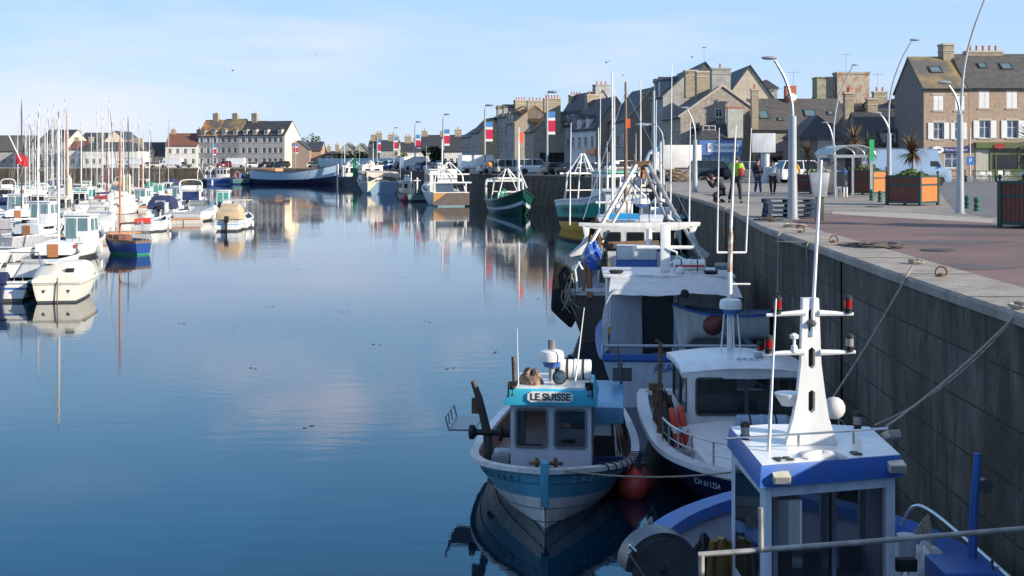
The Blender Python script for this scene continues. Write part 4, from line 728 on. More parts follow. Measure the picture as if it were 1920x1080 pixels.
C(1340,114,-78,'suv',cD,'dark blue people carrier parked before the fish shop'); C(1408,112,-76,'mpv',cG,'grey car half hidden behind the man in the green jacket'); C(1470,100,-60,'hatch',cS,'silver car behind the woman in the pale jumper'); C(1512,96,-82,'suv',cW,'white car seen behind the thick lamp'); C(1560,104,-80,'hatch',cB,'blue car behind the left posts of the bus shelter')
C(1698,84,-88,'van',cL,'long light blue panel van parked behind the wooden planter')
C(1003,160,-78,'jeep',cW,'white off-road car nearest the lamp with banner'); C(962,166,-75,'kombi',cC,'cream camper van behind the white off-road car'); C(1075,150,-50,'sedan',cK,'black car behind the green roofed wheelhouse'); C(1098,142,-55,'hatch',cB,'dark blue hatchback beyond the green trawler'); C(1122,136,-55,'sedan',cD,'navy saloon parked right of the dark blue hatchback'); C(1150,130,-55,'hatch',cS,'silver hatchback near the quay behind the masts'); C(1175,126,-60,'suv',cG,'grey estate beside the white lorry cab')
rows=[(897,172,-70,'van',cW,'white van parked at the bend of the quay'),(926,168,-65,'sedan',cS,'silver saloon behind the mast of the dark green boat'),(940,176,-60,'hatch',cB,'blue hatchback in the back row of the bend'),(860,193,-55,'hatch',cD,'dark hatchback behind the white stern trawler'),(842,201,-60,'suv',cG,'grey car left of the white van at the bend'),(820,211,-50,'sedan',cS,'pale saloon behind the stern trawler wheelhouse'),(800,219,-50,'hatch',cB,'small blue car beside the round clipped tree'),(778,233,-60,'van',cW,'small white van behind the grey stern boat'),(757,249,-55,'hatch',cK,'black hatchback behind the awning boat'),(738,263,-50,'suv',cB,'bright blue car near the right end of the hoarding'),(716,277,-50,'hatch',cS,'silver hatchback in front of the hoarding'),(696,286,-55,'sedan',cW,'white saloon in front of the hoarding'),(985,176,-70,'hatch',cR,'dark red hatchback hidden behind the white off-road car'),(1046,152,-60,'hatch',cG,'grey hatchback right of the lamp with banner')]
for px,d,rz,k,p,l in rows: C(px,d,rz,k,p,l)
lr=[(212,'white panel van on the far left quay before the low slate house','van',cW),(253,'white van beside the dark car on the far quay','van',cW),(276,'silver car on the far quay below the low slate house','hatch',cS),(296,'pale car on the far quay left of the tall grey mast','hatch',cC),(322,'white camper van on the far quay below the red tiled roof','van',cW),(478,'white car on the far quay above the pale blue hull','hatch',cW),(497,'black car on the far quay above the pale blue hull','sedan',cK),(512,'silver people carrier on the far quay above the pale blue hull','mpv',cS),(527,'dark blue car on the far quay near the corner','suv',cD),(590,'cream car parked before the white wall under the annex','hatch',cC),(345,'grey car on the far quay in front of the shop house','hatch',cG),(420,'red car on the far quay behind the blue fishing boat','suv',cR),(440,'white delivery van on the far quay behind the blue fishing boat','van',cW)]
for px,l,k,p in lr: C(px,316,R.choice((-88,-80,92,84)),k,p,l,group='vehicles on the far left quay')
# lorry
d=118; x=GX(1272,d); t=thing('lorry','white box lorry with a wind deflector parked on the quay','lorry',(x,d,QZ)); 
MB().box(GX(1238,d)-x,GX(1312,d)-x,-1.1,1.2,.9,zat(272,d)).build('cargo_box',mat('lorry_white',(.78,.76,.72),(.70,.68,.64),rough=.5,scale=1,dirt=.12),t,bevel=.04)
q0=GX(1207,d)-x; q1=GX(1234,d)-x; MB().prism([(q0,.5),(q1,.5),(q1,2.5),(q0+.5,2.5),(q0+.05,1.5)],-1.05,1.05,'y').build('cab',cW,t,bevel=.05); MB().prism([(q0+.45,2.52),(q1,2.52),(q1,zat(274,d))],-.9,.9,'y').build('wind_deflector',LBLUE,t,bevel=.03); MB().prism([(q0+.3,1.5),(q1-.35,1.5),(q1-.35,2.3),(q0+.5,2.3)],-1.065,-1.04,'y').build('side_window',GLASS,t)
MB().box(q0+.2,GX(1310,d)-x,-.9,.9,.5,.89).build('chassis',DGREY,t,smooth=False)
for yy in (-.95,.95):
    for xx in (q0+.9,GX(1262,d)-x,GX(1296,d)-x): MB().lathe([(.25,-.13),(.46,-.13),(.46,.13),(.25,.13)],(xx,yy,.46),18,0,Matrix.Rotation(rad(90),4,'X')).build('wheel',BLACK,t)
# ---------------- people ----------------
def skin_me(V,E,Rr,name,m,sub=1):
    me=bpy.data.meshes.new('s'); me.from_pydata(V,E,[]); o=bpy.data.objects.new('s',me); COL.objects.link(o)
    o.modifiers.new('k','SKIN'); 
    for i,v in enumerate(me.skin_vertices[0].data): r=Rr[i]; v.radius=(r,r) if not isinstance(r,tuple) else r; v.use_root=(i==0)
    sb=o.modifiers.new('b','SUBSURF'); sb.levels=sub; sb.render_levels=sub; bpy.context.view_layer.update()
    out=bpy.data.meshes.new_from_object(o.evaluated_get(bpy.context.evaluated_depsgraph_get())); bpy.data.objects.remove(o); out.name=name; out.materials.clear(); out.materials.append(m)
    for p in out.polygons: p.use_smooth=True
    return out
def person(label,loc,rz,J,top,legs,hair=HAIR,shoe=BLACK,k=1.,extra=None):
    """J: joints; pelvis chest neck head, sh/el/ha L,R, hip/kn/an L,R"""
    t=thing('person',label,'person',loc,rz); t.scale=(k,)*3
    g=lambda n:Vector(J[n]); pe,ch,ne,he=g('pe'),g('ch'),g('ne'),g('he'); up=(he-ne).normalized(); fc=Vector(J.get('face',(0,-1,0))).normalized()
    V=[pe,pe.lerp(ch,.5),ch,ne,he-up*.05,he+up*.05,he+up*.10]; E=[(0,1),(1,2),(2,3),(3,4),(4,5),(5,6)]; Rr=[.125,.115,.125,.05,.075,.088,.055]
    V.append(he-up*.01+fc*.105); E.append((4,7)); Rr.append(.016)
    for s in 'LR':
        i=len(V); sh,el,ha=g('sh'+s),g('el'+s),g('ha'+s); V+=[sh,el,ha]; E+=[(2,i),(i,i+1),(i+1,i+2)]; Rr+=[.058,.042,.028]
        hd=(ha-el).normalized(); sd=hd.cross(Vector((0,0,1))); sd=sd.normalized() if sd.length>.1 else Vector((1,0,0))
        V.append(ha+hd*.06); E.append((i+2,i+3)); Rr.append(.032); j=i+3
        for f in range(4): V.append(V[j]+hd*(.085-.01*abs(f-1.3))+sd*(f-1.5)*.022+fc*.02); E.append((j,len(V)-1)); Rr.append(.0095)
        V.append(ha+hd*.07+sd*.055+fc*.02); E.append((i+2,len(V)-1)); Rr.append(.011)
        i=len(V); hp,kn,an=g('hi'+s),g('kn'+s),g('an'+s); V+=[hp,kn,an]; E+=[(0,i),(i,i+1),(i+1,i+2)]; Rr+=[.085,.058,.04]
    link('body',skin_me(V,E,Rr,'body',SKIN),t)
    V=[pe.lerp(ch,-.05),pe.lerp(ch,.5),ch,ch.lerp(ne,.75)]; E=[(0,1),(1,2),(2,3)]; Rr=[(.185,.145),(.17,.14),(.17,.145),.075]
    for s in 'LR': i=len(V); el,ha=g('el'+s),g('ha'+s); V+=[g('sh'+s),el,el.lerp(ha,.93)]; E+=[(2,i),(i,i+1),(i+1,i+2)]; Rr+=[.083,.062,.048]
    link('jacket',skin_me(V,E,Rr,'jacket',top),t)
    V=[pe]; E=[]; Rr=[.15]
    for s in 'LR': i=len(V); V+=[g('hi'+s),g('kn'+s),g('kn'+s).lerp(g('an'+s),.95)]; E+=[(0,i),(i,i+1),(i+1,i+2)]; Rr+=[.108,.078,.062]
    link('trousers',skin_me(V,E,Rr,'trousers',legs),t)
    for s in 'LR': a=g('an'+s); f2=Vector((fc.x,fc.y,0)).normalized(); link('shoe',skin_me([a+Vector((0,0,-.03))-f2*.03,a+Vector((0,0,-.045))+f2*.07,a+Vector((0,0,-.05))+f2*.17],[(0,1),(1,2)],[.045,.045,.035],'shoe',shoe),t)
    q=MB().sphere(he+up*.035-fc*.022,.108,12,0,(1,1,1)); link('hair',q.mesh('hair',hair),t)
    sdv=fc.cross(up)
    for s in(-1,1): MB().sphere(he+fc*.093+sdv*s*.032+up*.012,.011,6).build('eye',BLACK,t)
    return t
ST=dict(pe=(0,0,.95),ch=(0,0,1.30),ne=(0,0,1.50),he=(0,-.02,1.64),shL=(.19,0,1.42),elL=(.25,.02,1.14),haL=(.24,-.08,.90),shR=(-.19,0,1.42),elR=(-.25,.02,1.14),haR=(-.24,-.08,.90),hiL=(.09,0,.90),knL=(.11,-.02,.50),anL=(.11,.02,.09),hiR=(-.09,0,.90),knR=(-.11,-.10,.51),anR=(-.10,-.02,.09))
JN=mat('jeans',(.05,.08,.16),(.03,.05,.11),rough=.9,scale=8); BK=mat('black_cloth',(.012,.012,.014),(.025,.025,.028),rough=.9,scale=6); NVJ=mat('navy_jacket',(.02,.02,.035),rough=.85,scale=4)
p=onp(1421,365); person('man in a dark jacket and jeans walking with hands in pockets',p,rad(12),{**ST,'haL':(.16,-.1,.98),'haR':(-.16,-.1,.98),'anR':(-.10,.14,.11),'anL':(.10,-.14,.09),'knR':(-.1,-.03,.5)},NVJ,JN,shoe=WHITE2,k=1.0)
p=onp(1449,365.5); person('woman in a pale grey jumper and black trousers walking',p,rad(-8),{**ST,'haL':(.10,-.2,1.05),'haR':(-.10,-.2,1.05),'elL':(.26,0,1.16),'elR':(-.26,0,1.16),'anR':(-.07,-.1,.09),'anL':(.07,.1,.1)},mat('grey_jumper',(.42,.46,.50),rough=.9,scale=5),BK,hair=mat('brown_hair',(.12,.06,.03),rough=.7),k=.94)
gj=mat('green_jacket',(.28,.48,.03),(.22,.38,.03),rough=.7,scale=3)
p=onp(1380,381); t=person('person in a bright green jacket with a red bag on one shoulder',p,rad(150),{**ST,'haL':(-.02,-.32,1.42),'elL':(.24,-.15,1.22),'haR':(-.12,-.35,1.40),'elR':(-.26,-.12,1.22),'hiL':(.09,0,.90),'anL':(.26,.05,.09),'knL':(.17,0,.5),'anR':(-.2,.05,.09),'knR':(-.15,0,.5)},gj,BK,k=1.06)
b=thing('shoulder_bag','red shoulder bag on the back of the green jacket','bag',p+Vector((.16,-.16,1.02)),rad(-20)); MB().cb((0,0,.2),(.19,.13,.32)).build('bag_body',RED,b,bevel=.05); MB().tube([(-.1,.05,.4),(-.3,.1,.55),(-.25,.12,.62)],.018,6).build('strap',mat('strap_yellow',(.6,.5,.05),rough=.8),b)
# crouching photographer
p=onp(1345,381); J=dict(pe=(.24,.10,.44),ch=(.02,0,.76),ne=(-.13,-.03,.86),he=(-.23,-.05,.93),face=(-1,-.12,-.05),shL=(.0,-.19,.80),elL=(-.16,-.25,.58),haL=(-.32,-.13,.84),shR=(.02,.17,.80),elR=(-.16,.18,.56),haR=(-.35,.02,.82),hiL=(.18,.02,.42),knL=(-.16,-.05,.30),anL=(.08,-.08,.09),hiR=(.18,.2,.42),knR=(-.12,.25,.08),anR=(.28,.22,.09))
person('photographer in black crouching at the quay edge aiming left',p,rad(-4),J,BK,BK,k=1.1)
c=thing('camera','black camera with lens held up by the crouching photographer','camera',p+Vector((-.45,-.06,1.0)),rad(-4)); MB().box(-.05,.05,-.08,.08,-.06,.06).build('camera_body',BLACK,c,bevel=.01); MB().lathe([(.045,0),(.045,.16),(.05,.2),(.01,.2)],(-.05,0,0),14,0,Matrix.Rotation(rad(-90),4,'Y')).build('lens',DGREY,c)
p=onp(1501,352); person('person in an orange jacket mostly hidden behind the thick lamp',Vector((GX(1489,66),66,QZ)),rad(20),{**ST,'elL':(.32,.0,1.16),'elR':(-.32,0,1.16)},mat('orange_jacket',(.72,.30,.03),rough=.8,scale=3),JN)
p=Vector((GX(918,160),160,QZ)); person('distant person in orange standing by the parked cars at the bend',p,0,ST,mat('orange_jacket',(.72,.30,.03),rough=.8,scale=3),JN)
for i,(px,d,m_,lb) in enumerate(((505,311,BK,'distant onlooker in black left of the group above the pale blue hull'),(531,311,NVJ,'distant onlooker in a dark jacket in the middle of the far group'),(540,311,BK,'distant onlooker in black at the right of the far group'))):
    person(lb,Vector((GX(px,d),d,QZ)),0,ST,m_,BK)
# ---------------- quay edge clutter ----------------
def edge_at(y,off=.45):
    for a,b_ in zip(EL,EL[1:]):
        if a.y<=y<b_.y: f=(y-a.y)/(b_.y-a.y); p=a.lerp(b_,f); t_=(b_-a).normalized(); return p+Vector((t_.y,-t_.x))*off,math.atan2(t_.y,t_.x)
ring=[Vector((0,math.cos(a)*.08,math.sin(a)*.08+.06)) for a in [2*math.pi*i/14 for i in range(15)]]
rm=MB().tube(ring,.015,8,caps=False).lathe([(.05,0),(.05,.03),(.02,.05)],n=10).mesh('mooring_ring',RUST)
def rope(label,pts,r=.018,m=ROPE,sag=0,name='mooring_rope',cat='rope',n=10,group=None):
    pts=[Vector(p) for p in pts]
    if sag: 
        a,b=pts[0],pts[-1]; pts=[a.lerp(b,i/n)-Vector((0,0,sag*4*(i/n)*(1-i/n))) for i in range(n+1)]
    elif len(pts)>2: pts=sm3(pts,5)
    o=MB().tube(pts,r,6).build(name,m); return tag(o,label,cat,group)
for i,(y,lb) in enumerate(((18.1,'rusty ring on the sunlit coping nearest the camera'),(25.6,'rusty mooring ring on the coping between the two dark rope tangles'),(29.2,'rusty mooring ring farther along with a frayed white rope'),(34.5,'rusty mooring ring near the blue pallets'),(52,'small rusty mooring ring on the coping beside the photographer'))):
    p,a=edge_at(y); tag(link('mooring_ring',rm,None,(p.x,p.y,QZ+.02),a),lb,'mooring ring','mooring rings along the coping')
def tangle(label,c,rx,ry,h,r,m,n=60,name='rope_pile',cat='rope pile'):
    pts=[];a=0
    for i in range(n):
        a+=R.uniform(.5,1.5); rr=R.uniform(.3,1); pts.append(Vector((math.cos(a)*rx*rr,math.sin(a)*ry*rr,r+R.random()*h*(1-rr*.6))))
    o=MB().tube(sm3(pts,4),r,5).build(name,m,loc=c); return tag(o,label,cat)
c=onp(1640,465); tangle('tangle of dark rope lying on the coping and asphalt',(c.x,c.y,QZ+.02),.55,.5,.10,.016,DROPE,70); c=onp(1610,462); tangle('small dark rope tangle at the ladder recess',(c.x,c.y,QZ+.02),.5,.3,.05,.014,DROPE,30)
c=onp(1488,428); tangle('loose coil of grey rope looped over a ring beside the pallets',(c.x,c.y,QZ+.02),.35,.35,.12,.018,ROPE,26); c=onp(1445,414); tangle('flat dark rope tangle in front of the pallets',(c.x,c.y,QZ+.02),.5,.5,.05,.02,DROPE,36)
d=104; tangle('brown heap of fishing net and rope by the slim pole lamp',(GX(1262,d),d,QZ),1.5,1.3,1.15,.05,mat('net_brown',(.22,.17,.12),(.12,.09,.07),rough=1,scale=6),230,'net_heap','net heap')
p,a=edge_at(28.8,-.08); rope('frayed white rope hanging down the harbour wall',[(p.x+.5,p.y,QZ+.1),(p.x,p.y,QZ+.05),(p.x-.06,p.y-.1,QZ-.4),(p.x-.05,p.y,QZ-1.0),(p.x-.1,p.y-.2,QZ-1.3)],.022)
p,a=edge_at(25.4,-.08); rope('thin grey rope end hanging near the ladder recess',[(p.x+.5,p.y,QZ+.1),(p.x,p.y,QZ+.05),(p.x-.06,p.y-.1,QZ-.4),(p.x-.05,p.y,QZ-1.2)],.012)
p,a=edge_at(44,-.08); rope('short white rope hanging from the coping beside the photographer',[(p.x+.5,p.y,QZ+.1),(p.x,p.y,QZ+.03),(p.x-.05,p.y-.1,QZ-.9)],.03)
# birds
gm=MB().sphere((0,0,0),.09,8,0,(1,2.4,1)).add([(0,-.06,.03),(0,.1,.03),(-.5,.08,.16),(-.5,.0,.16)],[(0,1,2,3)]).add([(0,-.06,.03),(0,.1,.03),(.5,.08,.16),(.5,.0,.16)],[(0,1,2,3)]).mesh('gull',GREY)
for px,py,d,lb in ((1137,117,120,'gull in flight left of the large roofs'),(1298,107,130,'gull in flight above the tall slate roof'),(1168,141,150,'lower gull flying left of the twin chimneys'),(437,132,180,'lone gull high over the marina'),(592,102,200,'lone gull high over the middle of the basin')):
    tag(link('gull',gm,None,atd(px,py,d),R.uniform(0,3)),lb,'gull','gulls in flight')
# ---------------- boats ----------------
class Boat:
    def __init__(s,label,cat,name,loc,hd,L,B,fb,bow,stern,bands,mats,gmat,draft=.45,ws=.8,bp=2.4,rake=.6,bw=.35,group=None,deck=None,gw=.09,gh=.07,n=18,pmin=.22,tm=.4,gunw=True,bowp=.85):
        s.t=thing(name,label,cat,(loc[0],loc[1],0),hd,group); s.L,s.B=L,B
        s.sheer=lambda t:fb+(bow-fb)*max(0,(t-.35)/.65)**2.2+(stern-fb)*max(0,(.35-t)/.35)**1.6
        s.b=lambda t:B/2*((ws+(1-ws)*(1-((tm-t)/tm)**2)) if t<tm else max(.012,(1-((t-tm)/(1-tm))**bp)))
        ss=sorted({0,.12,.25,.4,.55,.7,.85,1,*[z for z,_ in bands]}); rows=[]
        def P(t,q,sg):
            zk=-draft*(1 if t<.75 else 1-.5*((t-.75)/.25)**2); sh=s.sheer(t); p=pmin+(bowp-pmin)*t**3
            return (sg*s.b(t)*q**p, -L/2+t*L-rake*(1-q)*t**5, zk+(sh-zk)*q)
        s.P=P
        for i in range(n+1):
            t=i/n; t=t*(1+.0*t) ; t=1-(1-t)**1.25
            rows.append([Vector(P(t,q,-1)) for q in ss[::-1]]+[Vector(P(t,q,1)) for q in ss[1:]])
        k=len(ss)
        def mf(i,j):
            q=ss[k-2-j] if j<k-1 else ss[j-k+1]; q+=1e-3
            for z,m in bands[::-1]:
                if q>=z: return m
            return 0
        mb=MB().loft(rows,mf=mf); 
        r0=rows[0]
        for j in range(len(r0)//2): a,b,c,d=r0[j],r0[j+1],r0[-2-j],r0[-1-j]; mb.add([a,b,c,d],[(0,1,2,3)] if (b-c).length>1e-6 else [(0,1,3)],mf(0,j))
        s.hull=mb.build('hull',mats,s.t)
        dk=MB(); dr=[]; 
        for i in range(n+1):
            t=1-(1-i/n)**1.25; z=s.sheer(t); zd=z-bw; b=max(.005,s.b(t)-.05); zk=-draft*(1 if t<.75 else 1-.5*((t-.75)/.25)**2); qd=max(.02,(zd-zk)/(z-zk)); bd=max(.004,min(b,s.b(t)*qd**(pmin+(bowp-pmin)*t**3)-.05)); y=-L/2+t*L-(.06 if i==n else 0)+(.05 if i==0 else 0)
            dr.append([Vector(p) for p in ((-b,y,z),(-bd,y-(rake*(1-qd)*t**5),zd),(0,y-(rake*(1-qd)*t**5),zd+.03),(bd,y-(rake*(1-qd)*t**5),zd),(b,y,z))])
        dk.loft(dr); dk.add([dr[0][0],dr[0][1],dr[0][3],dr[0][4]],[(0,1,2,3)]); dk.build('deck',deck or DECK,s.t)
        if gunw:
            g=MB(); gr=[]
            pts=[Vector((-s.b(t),-L/2+t*L,s.sheer(t))) for t in [1-(1-i/24)**1.3 for i in range(25)]]; pts=[Vector((0,-L/2,pts[0].z))]+pts; pts+= [Vector((-p.x,p.y,p.z)) for p in pts[::-1][1:]]
            N=len(pts)
            for i,p in enumerate(pts):
                d=(pts[min(i+1,N-1)]-pts[max(i-1,0)]); d.z=0; d.normalize(); o=Vector((-d.y,d.x,0))
                gr.append([p+o*gw*.4+Vector((0,0,gh*.5)),p-o*gw*.6+Vector((0,0,gh*.5)),p-o*gw*.6-Vector((0,0,gh*.5)),p+o*gw*.4-Vector((0,0,gh*.5))])
            g.loft(gr,close=True); g.build('gunwale',gmat,s.t,smooth=False)
    def loc(s,t,side=0,dz=0): return Vector((side*s.b(t),-s.L/2+t*s.L,s.sheer(t)+dz))
    def rail(s,t0,t1,h,side,m=STEEL,r=.018,n=6,mid=True,ins=.08,name='railing'):
        q=MB(); top=[];ml=[]
        for i in range(n+1):
            t=t0+(t1-t0)*i/n; p=s.loc(t,side); p.x-=math.copysign(min(ins,abs(p.x)),p.x); q.tube([p,p+Vector((0,0,h))],r*.9,5); top.append(p+Vector((0,0,h))); ml.append(p+Vector((0,0,h*.5)))
        q.tube(sm3(top,3),r,6)
        if mid: q.tube(sm3(ml,3),r*.7,5)
        return q.build(name,m,s.t)
def hull_text(b,s,t0,t1,q,sg,size,m,name='lettering'):
    n=len(s); a=[t0+(t1-t0)*(i+.5)/n for i in range(n)]
    if sg<0: a=a[::-1] if t1>t0 else a
    for ch,t_ in zip(s,a):
        if ch==' ': continue
        p=Vector(b.P(t_,q,sg)); U=(Vector(b.P(t_+.01,q,sg))-Vector(b.P(t_-.01,q,sg))).normalized()*sg; V=(Vector(b.P(t_,q+.05,sg))-Vector(b.P(t_,q-.05,sg))); V=(V-U*V.dot(U)).normalized(); N=U.cross(V)
        text(ch,size,p+N*.02,U,V,m,b.hull,name,ext=.012 if size>.3 else .003,bold=.012 if size>.3 else 0)
def cabin(t,x0,x1,y0,y1,z0,z1,wall,roof,front=(),back=(),sides=(),slope=0,taper=.04,oh=.08,rt=.07,name='wheelhouse',fr=None,glass=None,band=None):
    """box cabin, front is +y. windows = (u0,u1,v0,v1) fractions"""
    c=[(x0,y0,z0),(x1,y0,z0),(x1,y1,z0),(x0,y1,z0),(x0+taper,y0+taper,z1),(x1-taper,y0+taper,z1),(x1-taper,y1-slope,z1),(x0+taper,y1-slope,z1)]
    c=[Vector(p) for p in c]; mb=MB().add(c,[(0,1,5,4),(1,2,6,5),(2,3,7,6),(3,0,4,7),(4,5,6,7),(3,2,1,0)])
    w=mb.build(name,wall,t,bevel=.02)
    def face(A,B_,D,C_,lst):
        N=((B_-A).cross(C_-A)).normalized()
        for (u0,u1,v0,v1) in lst:
            def Q(u,v): return (A.lerp(B_,u)).lerp(C_.lerp(D,u),v)
            for e,o,m_,nm in ((.03,.006,fr or DGREY,'window_frame'),(0,.014,glass or GLASS,'window')):
                Wd=(B_-A).length;Hd=(C_-A).length; a,b_,c_,d_=u0-e/Wd,u1+e/Wd,v0-e/Hd,v1+e/Hd
                ps=[]; rr=.05; 
                for (cu,cv,a0) in ((b_,c_,-90),(b_,d_,0),(a,d_,90),(a,c_,180)):
                    su=-1 if cu==b_ else 1; svv=-1 if cv==d_ else 1
                    for k in range(4): an=rad(a0+k*30); ps.append(Q(cu+su*rr/Wd+math.cos(an)*rr/Wd,cv+svv*rr/Hd+math.sin(an)*rr/Hd)+N*o)
                f=len(ps); pb=[p-N*(o+.01) for p in ps]
                ob=MB().add(ps+pb,[tuple(range(f))]+[(i,(i+1)%f,f+(i+1)%f,f+i) for i in range(f)]).build(nm,m_,w if nm=='window_frame' else wf,smooth=False)
                if nm=='window_frame': wf=ob
    face(c[2],c[3],c[7],c[6],front) if front else None
    face(c[0],c[1],c[5],c[4],back) if back else None
    if sides: face(c[1],c[2],c[6],c[5],sides); face(c[3],c[0],c[4],c[7],sides)
    if roof: MB().box(x0-oh,x1+oh,y0-oh,y1-slope+oh*1.6,z1+.002,z1+rt).build('roof',roof,t,bevel=.03)
    if band: MB().box(x0-.004,x1+.004,y0-.004,y1+.004,z0,z0+band[0]).build('cabin_band',band[1],t)
    return w
def ringframe(t,O,U,V,u0,u1,v0,v1,e,m,pane,par=None):
    O=Vector(O);U=Vector(U).normalized();V=Vector(V).normalized();N=U.cross(V)
    def loop(g,rr,o):
        out=[]
        for (cu,cv,a0,su,sv_) in ((u1,v0,-90,-1,1),(u1,v1,0,-1,-1),(u0,v1,90,1,-1),(u0,v0,180,1,1)):
            for k in range(5):
                an=rad(a0+k*22.5); cc=(cu+(-su)*g+su*rr, cv+(-sv_)*g+sv_*rr); out.append(O+U*(cc[0]+math.cos(an)*rr)+V*(cc[1]+math.sin(an)*rr)+N*o)
        return out
    fr_=MB().loft([loop(e,.07,.001),loop(e,.07,.02),loop(-e*.6,.04,.02),loop(-e*.6,.04,-.01)],close=True).build('window_frame',m,t,smooth=False)
    # the loops are closed on themselves
    l=loop(0,.05,-.006); MB().add(l,[tuple(range(len(l)))]).build('window',pane,fr_,smooth=False)
def hollow_cabin(t,x0,x1,y0,y1,z0,z1,wall,fr,pane,front=(),back=(),sides=(),name='wheelhouse'):
    H=z1-z0; mb=MB()
    faces=(((x1,y1,z0),(-1,0,0),x1-x0,front),((x0,y0,z0),(1,0,0),x1-x0,back),((x0,y1,z0),(0,-1,0),y1-y0,sides),((x1,y0,z0),(0,1,0),y1-y0,sides))
    for O,U,W,hs in faces:
        hh=[(a*W,c*H,(b-a)*W,(d-c)*H) for a,b,c,d in hs]; N=Vector((U[1],-U[0],0)); facade(mb,O,U,W,H,hh,None); 
        n0=len(mb.v); facade(mb,Vector(O)-N*.03,U,W,H,hh,None)
        for (x,z,w_,h_) in hh:
            c=[(x,z),(x+w_,z),(x+w_,z+h_),(x,z+h_)]
            for q in range(4):
                a,b=c[q],c[(q+1)%4]; P=lambda p,d_: Vector(O)+Vector(U)*p[0]+Vector((0,0,p[1]))-N*d_
                mb.add([P(a,0),P(b,0),P(b,.03),P(a,.03)],[(0,1,2,3)])
    w=mb.build(name,wall,t,smooth=False)
    for O,U,W,hs in faces:
        for a,b,c,d in hs: ringframe(w,O,U,(0,0,1),a*W,b*W,c*H,d*H,.022,fr,pane)
    return w
def radar(t,p,r=.22,h=.17,post=.3,m=WHITE2,base=BLUE):
    q=MB().lathe([(r*.62,-.10),(r*.75,-.02),(r*.8,0)],p,18,1).lathe([(r,0),(r*1.02,h*.5),(r*.92,h*.9),(r*.6,h*1.05),(.01,h*1.08)],p,20,0); q.tube([Vector(p)-Vector((0,0,post)),Vector(p)-Vector((0,0,.1))],.05,8,2)
    return q.build('radar',[m,base,GALV],t)
def whip(t,p,q,r=.012,m=WHITE2): return MB().tube([p,Vector(p).lerp(Vector(q),.5),q],[r*1.5,r,r*.6],6).build('whip_antenna',m,t)
LRED=mat('lamp_red_lens',(.26,.008,.010),rough=.12)
def navlight(t,p,m=LRED,s=1,name='navigation_light'):
    return MB().lathe([(.05*s,0),(.05*s,.03*s),(.03*s,.04*s),(.06*s,.05*s),(.06*s,.07*s)],p,12,1).lathe([(.052*s,.07*s),(.052*s,.17*s)],p,12,0).lathe([(.06*s,.17*s),(.06*s,.2*s),(.03*s,.23*s)],p,12,1).build(name,[m,BLACK],t)
def flood(t,p,s=.15,d=(0,-1,-.2),m=CREAM):
    M=Matrix.Translation(p)@Vector(d).to_track_quat('-Y','Z').to_matrix().to_4x4()
    q=MB().box(-s,s,-.05,.07,-s*.5,s*.5,0,M).box(-s*.85,s*.85,-.058,-.05,-s*.38,s*.38,1,M); return q.build('floodlight',[m,mat('lamp_lens',(.25,.26,.24),rough=.1)],t)
def buoy(label,p,r=.25,m=RBUOY,n='fender_buoy',cat='buoy',group=None):
    q=MB().lathe([(.01,-r),(r*.5,-r*.87),(r*.87,-r*.5),(r,0),(r*.87,r*.5),(r*.45,r*.95),(r*.16,r*1.2),(r*.16,r*1.5),(.01,r*1.5)],(0,0,0),18); o=q.build(n,m,None,loc=p); return tag(o,label,cat,group)
def tyre(label,p,n,r=.36,group=None):
    M=Vector(n).to_track_quat('Z','Y').to_matrix().to_4x4(); o=MB().lathe([(r*.62,-.08),(r*.9,-.09),(r,-.04),(r,.04),(r*.9,.09),(r*.62,.08),(r*.62,-.08)],n=20,M=M).build('tyre_fender',BLACK,None,loc=p); return tag(o,label,'tyre',group)
def lump(t,c,sz,m=NET,n=40,name='net_pile',seed=1):
    """irregular heap of net"""
    r_=random.Random(seed); q=MB(); k=8; ph=[(r_.uniform(0,6),r_.uniform(0,6),r_.uniform(.04,.16),r_.randint(2,5),r_.randint(1,4)) for _ in range(6)]; rows=[]
    for i in range(k+1):
        a=math.pi*i/k*.5+.0; row=[]
        for j in range(20):
            b_=2*math.pi*j/20; d=1+sum(A*math.sin(f*b_+p)*math.cos(g*a+s_) for p,s_,A,f,g in ph); row.append(Vector((c[0]+math.cos(b_)*math.cos(a)*sz[0]*d,c[1]+math.sin(b_)*math.cos(a)*sz[1]*d,c[2]+math.sin(a)*sz[2]*d)))
        rows.append(row)
    q.loft(rows,close=True,caps=True); return q.build(name,m,t)
def raft(t,c,L=.55,r=.17,m=WHITE2,stripe=RED,ax='x',straps=True):
    M=Matrix.Translation(c)@(Matrix.Rotation(rad(90),4,'Y') if ax=='x' else Matrix.Rotation(rad(90),4,'X'))
    q=MB().lathe([(.01,-L),(r*.85,-L),(r,-L*.93),(r*.97,-L*.1),(r*1.04,-L*.06),(r*1.04,L*.06),(r*.97,L*.1),(r,L*.93),(r*.85,L),(.01,L)],n=18,M=M); ob=q.build('liferaft_canister',m,t)
    if straps:
        s=MB()
        for z in(-L*.5,L*.5): s.lathe([(r*1.03,z-.015),(r*1.03,z+.015)],n=18,M=M)
        s.build('strap',BLACK,ob)
    if stripe: MB().box(c[0]-L*.9,c[0]+L*.9,c[1]-r-.012,c[1]-r+.01,c[2]-.03,c[2]+.02).build('red_stripe',stripe,ob) if ax=='x' else None
    return ob
